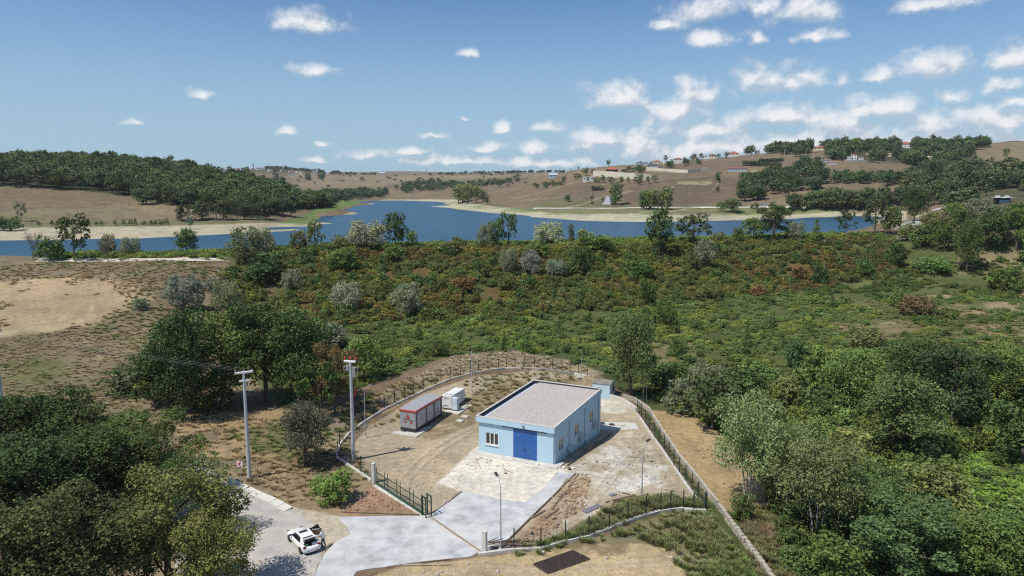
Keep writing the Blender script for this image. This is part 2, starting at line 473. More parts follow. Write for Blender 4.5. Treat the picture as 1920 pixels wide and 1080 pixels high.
_cp = np.array(CP)
_cpq = np.stack([np.arctan2(_cp[:, 0], _cp[:, 1]) * 1.25, np.log(np.hypot(_cp[:, 0], _cp[:, 1]))], 1)
RBF_C = 0.012


def _kern(a, b):
    return -np.sqrt(((a[:, None, :] - b[None, :, :]) ** 2).sum(-1) + RBF_C ** 2)


_N = len(_cp)
_A = np.zeros((_N + 1, _N + 1))
_A[:_N, :_N] = _kern(_cpq, _cpq) - np.eye(_N) * 1e-4
_A[:_N, _N] = 1; _A[_N, :_N] = 1
_W = np.linalg.solve(_A, np.append(_cp[:, 2], 0))


def height(x, y):
    """terrain height; numpy arrays or scalars"""
    x = np.asarray(x, float); y = np.asarray(y, float)
    shp = np.broadcast(x, y).shape
    x = np.broadcast_to(x, shp).ravel(); y = np.broadcast_to(y, shp).ravel()
    a = np.arctan2(x, y); r = np.maximum(np.hypot(x, y), 12.0)
    q = np.stack([np.clip(a, -1.1, 1.1) * 1.25, np.log(r)], 1)
    z = np.empty(len(x))
    for i in range(0, len(x), 20000):
        z[i:i + 20000] = _kern(q[i:i + 20000], _cpq) @ _W[:_N] + _W[_N]
    behind = ss(0.9, 1.9, np.abs(a))
    z = z * (1 - behind) + behind * 0.0
    # the levelled yard: small residues of the interpolation pressed flat
    flat = 1 - ss(78, 112, r)
    z = z - np.clip(z, -0.16, 0.16) * flat
    # broad natural unevenness, none on the levelled yard
    rough = ss(95, 190, r)
    z = z + rough * (fbm(x / 14, y / 14, 3, 3) - 0.5) * np.clip(r / 260, 0, 1.6) * ss(0, 1.5, np.abs(z - LAKE_Z)) * 1.6
    return z.reshape(shp)


def hz(x, y): return float(height(x, y))


def ground(px, py, far=5000.0):
    """first point of the terrain met through this pixel of the photograph"""
    dx, dy, dz = (float(v) for v in ray_dir(px, py))
    t = np.exp(np.linspace(math.log(38), math.log(far), 700))
    g = np.maximum(height(dx * t, dy * t), -50)
    below = (CAM_Z + dz * t) < g
    if not below.any():           # grazing the skyline: take the crest of the terrain in this column
        k = int(np.argmin(project(dx * t[250:], dy * t[250:], g[250:])[1])) + 250
        return Vector((dx * t[k], dy * t[k], hz(dx * t[k], dy * t[k])))
    else: i = int(np.argmax(below))
    lo, hi = t[max(i - 1, 0)], t[i]
    for _ in range(18):
        m = (lo + hi) / 2
        if CAM_Z + dz * m < hz(dx * m, dy * m): hi = m
        else: lo = m
    return Vector((dx * hi, dy * hi, hz(dx * hi, dy * hi)))


# ------------------------------------------------------------------ terrain sheet
_azs = np.concatenate([np.linspace(-math.pi, -0.80, 60, endpoint=False), np.linspace(-0.80, 0.80, 700), np.linspace(0.80, math.pi, 61)[1:]])
_rs = np.concatenate([np.exp(np.linspace(math.log(6), math.log(48), 22, endpoint=False)), np.exp(np.linspace(math.log(48), math.log(270), 330, endpoint=False)), np.exp(np.linspace(math.log(270), math.log(1300), 170, endpoint=False)), np.exp(np.linspace(math.log(1300), math.log(14000), 46))])
NA, NR = len(_azs), len(_rs)
TA, TR = np.meshgrid(_azs, _rs, indexing='ij')
TX, TY = (TR * np.sin(TA)).ravel(), (TR * np.cos(TA)).ravel()
TZ = height(TX, TY)
_i = (np.arange(NA - 1)[:, None] * NR + np.arange(NR - 1)[None, :]).ravel()
_tf = np.stack([_i, _i + 1, _i + NR + 1, _i + NR], 1)

# ground cover, painted zone by zone where the photograph shows it
PX, PY, PZC = project(TX, TY, TZ)
front = (PZC > 1)
PX = np.where(front, PX, -9999.0); PY = np.where(front, PY, 3000.0)
TC = np.empty((len(TX), 3))
DRY, SOIL, PALE = (.205, .165, .100), (.42, .345, .235), (.70, .645, .53)
GREEN, FIELD, BEACH, WOOD = (.085, .105, .035), (.19, .135, .085), (.43, .37, .255), (.035, .042, .018)
TC[:] = FIELD
rn = [(fbm(TX / (s * 1.0), TY / (s * 1.0), 21 + k, 4) - 0.5) for k, s in enumerate((2.2, 9.0, 40.0))]


def paint(color, poly, ragged=3.0, strength=1.0, feather=1.0, patch=None, zc=None):
    poly = np.array(poly, float)
    x0, y0 = poly.min(0) - 20; x1, y1 = poly.max(0) + 20
    sel = np.nonzero((PX > x0) & (PX < x1) & (PY > y0) & (PY < y1) & front)[0]
    if zc is not None: sel = sel[(PZC[sel] > zc[0]) & (PZC[sel] < zc[1])]
    if not len(sel): return
    nx = (rn[0][sel] * 1.2 + rn[1][sel]) * ragged * 3; ny = (rn[1][sel] * 0.6 - rn[0][sel]) * ragged * 1.6
    m = np.zeros(len(sel))
    for k in range(6):
        a = k * 1.047
        m += in_poly(PX[sel] + nx + math.cos(a) * feather, PY[sel] + ny + math.sin(a) * feather * 0.6, poly)
    m = m / 6 * strength
    if patch is not None:
        s, lo, hi = patch
        m = m * ss(lo, hi, fbm(TX[sel] / s, TY[sel] / s, 57, 4))
    TC[sel] = TC[sel] * (1 - m[:, None]) + np.array(color)[None] * m[:, None]


# everything this side of the dam crest
paint(DRY, [(-700, 480), (440, 478), (520, 470), (520, 3000), (-700, 3000)], 3)
paint(GREEN, [(430, 486), (700, 462), (1100, 456), (1500, 444), (2600, 430), (2600, 3000), (1300, 3000), (1330, 960), (1180, 740), (1100, 690), (960, 655), (840, 670), (640, 740), (520, 760), (420, 640)], 4)
paint((.15, .085, .038), [(440, 500), (700, 478), (1000, 480), (1250, 470), (1540, 470), (1560, 530), (1250, 570), (900, 590), (640, 600), (450, 590)], 8, 0.75, 3, (9, .36, .58))
paint((.125, .14, .05), [(1200, 560), (1920, 500), (2100, 640), (1500, 660)], 8, .8, 3, (14, .4, .6))
paint((.30, .23, .125), [(1680, 560), (1800, 545), (2300, 540), (2300, 690), (1900, 660), (1700, 620)], 10, .9, 3, (9, .38, .55))
paint((.24, .185, .10), [(1560, 600), (1700, 590), (1760, 640), (1600, 650)], 8, .8, 3, (6, .4, .6))
paint((.25, .20, .11), [(1800, 470), (1930, 470), (1930, 510), (1790, 510)], 8, .8, 3)
paint((.22, .175, .085), [(1130, 640), (1300, 640), (1310, 672), (1150, 690)], 8, .7, 3)
# dry bank on the left
paint((.37, .285, .165), [(0, 530), (100, 520), (180, 522), (250, 530), (290, 560), (180, 610), (60, 625), (-300, 640), (-300, 540)], 6, .95, 3)
paint((.43, .345, .205), [(-300, 600), (60, 612), (130, 606), (165, 590), (172, 572), (180, 580), (178, 600), (120, 618), (20, 632), (-300, 640)], 2, .95, 2)
paint((.17, .12, .075), [(100, 500), (430, 488), (520, 480), (520, 560), (330, 540), (180, 520)], 7, .8, 3, (6, .38, .6))
paint((.165, .14, .065), [(-300, 640), (280, 610), (420, 600), (420, 720), (200, 740), (-300, 760)], 12, .75, 5, (7, .42, .62))
paint((.33, .25, .14), [(150, 630), (300, 610), (300, 700), (180, 690)], 12, .7, 5, (5, .42, .6))
paint((.13, .14, .05), [(-100, 680), (120, 670), (140, 725), (-100, 730)], 10, .8, 6, (5, .35, .55))
paint((.36, .26, .135), [(330, 770), (700, 760), (700, 800), (500, 870), (330, 850)], 6, .85, 4, (4, .32, .5))
paint((.10, .115, .04), [(460, 800), (560, 780), (540, 860), (470, 850)], 6, .8, 3, (3, .35, .55))
paint((.30, .23, .135), [(440, 880), (690, 880), (760, 960), (620, 975), (540, 950)], 4, .9, 3)
paint((.38, .245, .155), [(620, 955), (700, 915), (800, 960), (790, 970), (640, 968)], 4, .9, 3)
paint((.285, .235, .15), [(560, 800), (640, 770), (760, 715), (850, 674), (960, 660), (1060, 672), (1130, 700), (1110, 706), (960, 688), (850, 706), (700, 780), (640, 850), (560, 850)], 3, .9, 2)
paint((.42, .32, .18), [(700, 772), (780, 735), (850, 700), (950, 682), (1040, 684), (1110, 700), (1040, 692), (950, 689), (850, 708), (780, 745), (720, 775)], 2, .75, 2)
# yard
YARD = [(640, 860), (690, 800), (790, 740), (890, 706), (1000, 695), (1110, 708), (1190, 770), (1325, 950), (1230, 955), (1100, 1000), (910, 1035), (800, 965), (700, 900)]
paint(SOIL, YARD, 1.5, 1, 1.5)
paint((.23, .18, .095), [(760, 780), (870, 760), (900, 720), (1110, 705), (1110, 750), (1000, 740), (880, 800), (800, 830)], 4, .9, 2, (3, .25, .48))
paint((.30, .25, .18), [(760, 870), (830, 820), (890, 790), (905, 830), (880, 850), (820, 890)], 5, .6, 3, (3, .4, .6))
paint((.46, .37, .235), [(700, 870), (800, 820), (880, 840), (900, 900), (800, 960), (760, 930)], 6, .7, 3, (4, .35, .6))
paint(PALE, [(820, 905), (880, 850), (900, 848), (1045, 878), (1075, 880), (1020, 920), (985, 944), (960, 942), (868, 924)], 2.5, 1, 2)
paint((.60, .55, .45), [(1060, 880), (1140, 830), (1190, 800), (1230, 850), (1240, 900), (1120, 940), (1060, 1000), (1000, 1020), (1080, 930)], 6, .8, 4, (3.2, .36, .6))
paint((.66, .63, .56), [(1120, 835), (1200, 825), (1250, 870), (1240, 930), (1160, 920), (1130, 880)], 6, .75, 4, (2.0, .46, .62))
paint((.60, .57, .50), [(1060, 960), (1120, 945), (1130, 990), (1040, 1020)], 5, .8, 3, (1.5, .38, .6))
paint((.33, .23, .135), [(1060, 900), (1110, 895), (1100, 950), (1000, 1020), (960, 1020), (1040, 940)], 3, .85, 2, (2, .3, .5))
paint((.62, .57, .46), [(1120, 745), (1175, 755), (1170, 775), (1125, 772)], 3, .85, 2)
paint((.115, .12, .045), [(1130, 955), (1180, 935), (1240, 930), (1330, 950), (1330, 965), (1180, 985), (1080, 1005), (1000, 1030), (1050, 1000)], 3, .85, 2, (2, .3, .5))
# right of the yard
paint((.41, .30, .15), [(1215, 768), (1290, 775), (1330, 800), (1420, 860), (1440, 960), (1370, 960), (1330, 940), (1270, 860)], 3, 1, 2)
paint((.46, .36, .20), [(700, 1080), (760, 1060), (900, 1045), (1120, 1020), (1260, 1020), (1330, 1085), (1300, 1300), (600, 1300)], 4, 1, 2)
paint((.21, .165, .085), [(960, 1040), (1110, 1005), (1180, 1000), (1170, 1040), (1080, 1050)], 5, .8, 3, (1.6, .3, .55))
paint((.215, .185, .105), [(1100, 1015), (1230, 968), (1330, 970), (1420, 1085), (1420, 1300), (1340, 1200), (1260, 1030), (1180, 1020)], 5, .95, 3)
paint((.19, .125, .08), [(1390, 960), (1480, 960), (1560, 1085), (1620, 1300), (1440, 1300), (1400, 1020)], 5, .9, 3, (2.5, .3, .55))
# road verge, left
paint((.30, .24, .15), [(330, 850), (430, 880), (540, 950), (600, 975), (640, 1000), (600, 1085), (420, 1300), (200, 1300), (300, 900)], 4, .9, 3)
paint((.53, .465, .345), [(545, 950), (600, 962), (640, 968), (668, 1006), (620, 1018), (600, 1050), (585, 1100), (560, 1000)], 2.5, .95, 2)
# lake shore
paint(BEACH, [(-400, 470), (-400, 424), (0, 428), (200, 424), (330, 424), (480, 418), (560, 418), (640, 405), (700, 380), (720, 374), (850, 374), (900, 384), (1040, 400), (1300, 402), (1480, 402), (1560, 396), (1700, 396), (1700, 412), (1500, 440), (1200, 440), (700, 440), (400, 462)], 1.0, 1, 1.2)
paint((.13, .19, .05), [(520, 418), (560, 408), (600, 388), (560, 384), (640, 374), (690, 376), (640, 392), (590, 400), (605, 414), (570, 421)], 1.0, .85, 1)
paint((.15, .20, .06), [(830, 376), (900, 384), (1000, 392), (1100, 398), (1110, 404), (1020, 402), (900, 391), (840, 381)], 1, .7, 1, (30, .3, .55))
paint((.15, .19, .06), [(1180, 394), (1400, 392), (1560, 386), (1600, 394), (1480, 403), (1330, 404), (1200, 402)], 1.2, .75, 1, (40, .25, .5))
paint((.20, .195, .085), [(1000, 388), (1200, 388), (1560, 380), (1560, 390), (1200, 399), (1040, 398)], 1.2, .6, 1)
paint((.16, .16, .075), [(-400, 418), (0, 416), (300, 416), (520, 408), (520, 415), (300, 424), (0, 428)], 1, .7, 1)
# fields of the left hill
paint((.205, .155, .095), [(-400, 345), (0, 345), (150, 352), (260, 372), (420, 398), (320, 415), (0, 420), (-400, 420)], 1, 1, 1)
paint((.175, .125, .08), [(-400, 350), (100, 352), (200, 362), (260, 380), (150, 392), (0, 396), (-400, 396)], 1.2, .9, 1)
paint((.135, .125, .055), [(-400, 396), (60, 398), (120, 404), (60, 416), (-400, 418)], 1.5, .7, 1, (12, .35, .55))
paint((.235, .175, .105), [(245, 388), (330, 385), (420, 400), (330, 410), (300, 414)], 1, .9, 1)
paint((.09, .13, .035), [(-400, 344), (20, 346), (40, 350), (-400, 356)], .6, .9, .6)
paint(WOOD, [(-700, 240), (0, 262), (300, 300), (440, 322), (560, 350), (640, 376), (620, 390), (530, 398), (480, 412), (430, 404), (330, 384), (200, 362), (0, 344), (-700, 342)], 1, 1, 1, None, (430, 1000))
# far fields
for (c, poly) in [((.23, .17, .105), [(540, 330), (700, 326), (760, 338), (700, 352), (560, 352)]), ((.20, .145, .09), [(600, 352), (720, 350), (820, 362), (740, 370), (640, 366)]),
                  ((.25, .19, .115), [(700, 330), (900, 328), (1060, 326), (1000, 336), (860, 344), (760, 342)]), ((.14, .13, .06), [(740, 338), (880, 336), (980, 330), (960, 340), (860, 350)]),
                  ((.185, .125, .08), [(950, 345), (1080, 335), (1110, 350), (1080, 372), (940, 376), (900, 366)]), ((.16, .115, .075), [(1060, 350), (1160, 350), (1180, 372), (1080, 378), (1000, 378)]),
                  ((.245, .18, .105), [(1080, 320), (1260, 306), (1180, 330), (1060, 332)]), ((.155, .108, .072), [(1180, 350), (1350, 328), (1420, 345), (1380, 376), (1260, 386), (1170, 378)]),
                  ((.175, .125, .082), [(1230, 325), (1400, 298), (1560, 292), (1560, 310), (1380, 322), (1260, 332)]), ((.33, .27, .155), [(1268, 341), (1335, 340), (1338, 347), (1275, 346)]),
                  ((.13, .092, .062), [(1262, 347), (1340, 347), (1340, 360), (1262, 358)]), ((.34, .275, .135), [(1395, 320), (1450, 318), (1480, 322), (1440, 326), (1400, 325)]),
                  ((.20, .145, .092), [(1535, 330), (1680, 340), (1700, 380), (1560, 378), (1460, 386), (1440, 375), (1540, 350)]), ((.15, .105, .07), [(1545, 350), (1640, 358), (1600, 378), (1555, 370)]),
                  ((.18, .13, .085), [(1600, 308), (1720, 314), (1720, 330), (1640, 330)]), ((.22, .165, .10), [(1840, 262), (1930, 258), (1930, 330), (1860, 330), (1800, 310), (1830, 285)]),
                  ((.14, .13, .06), [(1060, 372), (1180, 382), (1180, 392), (1020, 390), (990, 384)])]:
    paint(c, poly, 1.2, .9, 1, None, (450, 6000))
paint((.055, .07, .035), [(380, 305), (620, 312), (620, 326), (560, 322), (400, 330)], 1, .7, 1, None, (1500, 6000))
paint((.045, .055, .025), [(1560, 262), (1830, 256), (1830, 300), (1760, 330), (1700, 306), (1560, 300)], 1, .8, 1, None, (700, 1400))
paint((.05, .06, .025), [(1700, 330), (1830, 320), (1960, 340), (1960, 430), (1800, 380), (1700, 372)], 2, .7, 1, None, (280, 800))


def line(color, pts, w, strength=.8):
    """a worn track or field edge, w pixels wide"""
    L_, R_ = [], []
    for i, p in enumerate(pts):
        a, b = pts[max(i - 1, 0)], pts[min(i + 1, len(pts) - 1)]
        dx_, dy_ = b[0] - a[0], b[1] - a[1]; n = math.hypot(dx_, dy_)
        L_.append((p[0] - dy_ / n * w / 2, p[1] + dx_ / n * w / 2)); R_.append((p[0] + dy_ / n * w / 2, p[1] - dx_ / n * w / 2))
    paint(color, L_ + R_[::-1], .25, strength, w * .25)


RUT, RUT2 = (.30, .235, .15), (.52, .44, .31)
for k, off in enumerate((0, 7, 16, 24)):
    line(RUT if k % 2 else RUT2, [(885 + off * .2, 800 + off * .4), (840, 822 + off * .7), (800, 846 + off), (770, 872 + off * 1.2), (745 + off, 900 + off * .6)], 3.2, .6)
for k, off in enumerate((0, 9, 20, 30)):
    line(RUT2 if k % 2 else (.35, .275, .175), [(1080 + off, 975 - off * .2), (1110 + off, 930), (1150 + off, 880), (1195 + off * .6, 845), (1215 + off * .3, 812)], 4, .55)
for k, off in enumerate((0, 8)): line(RUT2, [(760 + off, 1080), (900, 1062 + off), (1060, 1066 + off), (1240, 1048 + off)], 4, .5)
for k, off in enumerate((0, 9)): line((.33, .245, .125), [(1226 + off, 778), (1290 + off, 830), (1340 + off, 880), (1390 + off, 940)], 3, .5)
line((.34, .28, .19), [(1050, 392), (1075, 386), (1090, 384), (1110, 376), (1135, 368), (1155, 365)], 1.6)
line((.34, .28, .19), [(1150, 372), (1170, 362), (1185, 357)], 2)
line((.33, .27, .18), [(1295, 388), (1285, 392), (1262, 396), (1200, 397)], 2)
line((.09, .075, .05), [(1182, 386), (1290, 386.5), (1350, 386)], 1.2); line((.35, .30, .22), [(1259, 353), (1272, 343)], 1); line((.32, .28, .2), [(1330, 363), (1347, 343)], 1.2)
line((.30, .235, .15), [(960, 372), (1010, 362), (1050, 350), (1080, 341)], 1.4); line((.28, .22, .14), [(975, 376), (1030, 372), (1080, 366)], 1.2); line((.12, .09, .06), [(1180, 350), (1260, 338), (1350, 332)], 1.2)
line((.12, .09, .06), [(1085, 352), (1120, 352), (1170, 355)], 1.2); line((.26, .20, .12), [(1330, 324), (1420, 316), (1470, 312)], 1.2); line((.11, .085, .055), [(950, 352), (1000, 346), (1060, 340)], 1.2)
line((.10, .085, .05), [(0, 395), (110, 388), (200, 383)], 1.6, .6); line((.13, .10, .06), [(190, 372), (260, 388), (318, 412)], 1.4, .7); line((.12, .095, .06), [(60, 420), (200, 419), (318, 420)], 2.2, .7); line((.28, .22, .14), [(200, 366), (250, 378), (240, 392)], 1.4, .6)
line((.11, .09, .05), [(560, 340), (640, 336), (700, 340)], 1, .7); line((.30, .235, .15), [(650, 322), (668, 336), (690, 348)], 1.2, .7); line((.11, .09, .055), [(600, 352), (680, 349), (740, 352)], 1, .7); line((.12, .09, .06), [(870, 342), (940, 336), (1010, 332)], 1, .6)
for k in range(9): line((.16, .115, .075), [(1190 + k * 5, 372 - k * 4.0), (1290, 369 - k * 4.2), (1400 - k * 3, 366 - k * 4.0)], .8, .5)
for k in range(8): line((.165, .12, .075), [(-200, 390 - k * 5), (60, 389 - k * 5), (190 + k * 3, 391 - k * 3.2)], .9, .45)
for k in range(6): line((.155, .11, .07), [(960 + k * 10, 372 - k * 3), (1040, 368 - k * 3.4), (1100, 366 - k * 3.2)], .8, .45)
for k in range(6): line((.235, .175, .105), [(1545, 352 + k * 4), (1610, 354 + k * 4), (1680, 360 + k * 3.4)], .8, .45)
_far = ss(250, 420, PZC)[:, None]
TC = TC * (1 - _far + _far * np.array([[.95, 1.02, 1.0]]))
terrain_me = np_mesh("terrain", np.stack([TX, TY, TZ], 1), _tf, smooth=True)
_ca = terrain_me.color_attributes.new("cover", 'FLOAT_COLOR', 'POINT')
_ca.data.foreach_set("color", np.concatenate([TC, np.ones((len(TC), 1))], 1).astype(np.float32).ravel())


def terrain_mat():
    m, nt, out = new_mat("earth_and_dry_grass")
    L = nt.links
    b = nt.nodes.new("ShaderNodeBsdfPrincipled"); L.new(b.outputs[0], out.inputs[0])
    b.inputs["Roughness"].default_value = 0.95; b.inputs["Specular IOR Level"].default_value = 0.15
    at = nt.nodes.new("ShaderNodeVertexColor"); at.layer_name = "cover"
    tcn = nt.nodes.new("ShaderNodeTexCoord")
    last = at.outputs["Color"]
    first = None
    for sc_, det, lo, hi in ((7.0, 4.0, 0.76, 1.24), (1.3, 8.0, 0.68, 1.32), (0.16, 7.0, 0.74, 1.26), (0.012, 6.0, 0.80, 1.20)):
        n = nnode(nt, "ShaderNodeTexNoise", Scale=sc_, Detail=det, Roughness=0.68)
        L.new(tcn.outputs["Object"], n.inputs["Vector"])
        first = first or n
        mr_ = nt.nodes.new("ShaderNodeMapRange"); L.new(n.outputs["Fac"], mr_.inputs["Value"])
        mr_.inputs["From Min"].default_value = 0.28; mr_.inputs["From Max"].default_value = 0.72
        mr_.inputs["To Min"].default_value = lo; mr_.inputs["To Max"].default_value = hi
        mx = nt.nodes.new("ShaderNodeMix"); mx.data_type = 'RGBA'; mx.blend_type = 'MULTIPLY'; mx.inputs[0].default_value = 1
        L.new(last, mx.inputs[6]); L.new(mr_.outputs[0], mx.inputs[7]); last = mx.outputs[2]
    # scattered pale stones and dark clods
    vo = nnode(nt, "ShaderNodeTexVoronoi", Scale=1.1); L.new(tcn.outputs["Object"], vo.inputs["Vector"])
    st = nt.nodes.new("ShaderNodeMapRange"); L.new(vo.outputs["Distance"], st.inputs["Value"])
    st.inputs["From Min"].default_value = 0.10; st.inputs["From Max"].default_value = 0.06; st.inputs["To Max"].default_value = 0.55
    mx = nt.nodes.new("ShaderNodeMix"); mx.data_type = 'RGBA'; L.new(st.outputs[0], mx.inputs[0]); L.new(last, mx.inputs[6])
    hv = nt.nodes.new("ShaderNodeMix"); hv.data_type = 'RGBA'; hv.inputs[0].default_value = 0.45; L.new(last, hv.inputs[6]); hv.inputs[7].default_value = (.62, .56, .45, 1)
    L.new(hv.outputs[2], mx.inputs[7])
    L.new(mx.outputs[2], b.inputs["Base Color"])
    bp = nnode(nt, "ShaderNodeBump", Strength=0.55, Distance=0.35)
    L.new(first.outputs["Fac"], bp.inputs["Height"]); L.new(bp.outputs[0], b.inputs["Normal"])
    return m


M_EARTH = terrain_mat()
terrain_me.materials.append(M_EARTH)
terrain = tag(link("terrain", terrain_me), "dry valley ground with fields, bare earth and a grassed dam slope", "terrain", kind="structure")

# ------------------------------------------------------------------ lake
def water_mat():
    m, nt, out = new_mat("lake_water")
    L = nt.links
    b = nt.nodes.new("ShaderNodeBsdfPrincipled"); L.new(b.outputs[0], out.inputs[0])
    tcn = nt.nodes.new("ShaderNodeTexCoord")
    n0 = nnode(nt, "ShaderNodeTexNoise", Scale=0.012, Detail=6.0, Roughness=0.65); 
    mp = nt.nodes.new("ShaderNodeMapping"); mp.inputs["Scale"].default_value = (0.45, 2.2, 1)
    L.new(tcn.outputs["Object"], mp.inputs["Vector"]); L.new(mp.outputs[0], n0.inputs["Vector"])
    cr = nt.nodes.new("ShaderNodeMix"); cr.data_type = 'RGBA'
    cr.inputs[6].default_value = (.014, .060, .108, 1); cr.inputs[7].default_value = (.034, .100, .162, 1)
    L.new(n0.outputs["Fac"], cr.inputs[0]); L.new(cr.outputs[2], b.inputs["Base Color"])
    b.inputs["Roughness"].default_value = 0.34; b.inputs["IOR"].default_value = 1.33; b.inputs["Specular IOR Level"].default_value = 0.30
    mp2 = nt.nodes.new("ShaderNodeMapping"); mp2.inputs["Scale"].default_value = (0.55, 1.0, 1)
    L.new(tcn.outputs["Object"], mp2.inputs["Vector"])
    n1 = nnode(nt, "ShaderNodeTexNoise", Scale=0.35, Detail=5.0, Roughness=0.6); L.new(mp2.outputs[0], n1.inputs["Vector"])
    bp = nnode(nt, "ShaderNodeBump", Strength=0.28, Distance=0.9); L.new(n1.outputs["Fac"], bp.inputs["Height"]); L.new(bp.outputs[0], b.inputs["Normal"])
    return m


lk = [(-420, 196), (-170, 196), (-60, 208), (80, 246), (150, 290), (240, 340), (420, 480), (430, 620), (120, 1300), (-420, 1300), (-700, 600)]
lake = MB().add([(x, y, LAKE_Z) for x, y in lk], [tuple(range(len(lk)))]).build("lake", water_mat())
tag(lake, "blue reservoir water winding between dry banks", "lake", kind="structure")
# ------------------------------------------------------------------ foliage
def leaf_mat(name, source):
    """leaf: colour of its plant, varied leaf by leaf, partly translucent. source: 'object' (object colour) or 'stuff' (tint carried by each scattered plant)"""
    m, nt, out = new_mat(name)
    L = nt.links
    if source == 'object':
        oi = nt.nodes.new("ShaderNodeObjectInfo"); col = oi.outputs["Color"]
    else:
        oi = nt.nodes.new("ShaderNodeAttribute"); oi.attribute_type = 'INSTANCER'; oi.attribute_name = "tint"; col = oi.outputs["Color"]
    lv = nt.nodes.new("ShaderNodeAttribute"); lv.attribute_name = "leafvar"
    hs = nt.nodes.new("ShaderNodeHueSaturation")
    L.new(col, hs.inputs["Color"])
    v = nt.nodes.new("ShaderNodeMapRange"); L.new(lv.outputs["Fac"], v.inputs["Value"]); v.inputs["To Min"].default_value = 1.5; v.inputs["To Max"].default_value = 3.8
    h = nt.nodes.new("ShaderNodeMapRange"); L.new(lv.outputs["Fac"], h.inputs["Value"]); h.inputs["To Min"].default_value = 0.510; h.inputs["To Max"].default_value = 0.490
    L.new(v.outputs[0], hs.inputs["Value"]); L.new(h.outputs[0], hs.inputs["Hue"])
    d = nt.nodes.new("ShaderNodeBsdfPrincipled"); L.new(hs.outputs[0], d.inputs["Base Color"])
    d.inputs["Roughness"].default_value = 0.6; d.inputs["Specular IOR Level"].default_value = 0.12
    t = nt.nodes.new("ShaderNodeBsdfTranslucent"); L.new(hs.outputs[0], t.inputs["Color"])
    mx = nt.nodes.new("ShaderNodeMixShader"); mx.inputs[0].default_value = 0.16
    L.new(d.outputs[0], mx.inputs[1]); L.new(t.outputs[0], mx.inputs[2]); L.new(mx.outputs[0], out.inputs[0])
    return m


M_LEAF, M_LEAF_S = leaf_mat("leaves", 'object'), leaf_mat("scattered_leaves", 'stuff')
M_BARK = mat("bark", (.13, .10, .075), 0.9, var=.3, scale=6, bump=.4)
M_PALEBARK = mat("pale_bark", (.42, .40, .35), 0.85, var=.3, scale=5, bump=.3)


def leaf_quads(c, nrm, size, r, aspect=0.62):
    """diamond leaves at c facing nrm"""
    n = len(c)
    nrm = nrm / np.maximum(np.linalg.norm(nrm, axis=1, keepdims=True), 1e-6)
    rv = r.normal(size=(n, 3))
    t = np.cross(nrm, rv); t /= np.maximum(np.linalg.norm(t, axis=1, keepdims=True), 1e-6)
    b = np.cross(nrm, t)
    s = (size * r.uniform(0.65, 1.35, n))[:, None]
    v = np.stack([c - t * s * .5, c + b * s * aspect * .5 + nrm * s * .06, c + t * s * .55, c - b * s * aspect * .5 + nrm * s * .06], 1).reshape(-1, 3)
    f = np.arange(n * 4).reshape(n, 4)
    return v, f


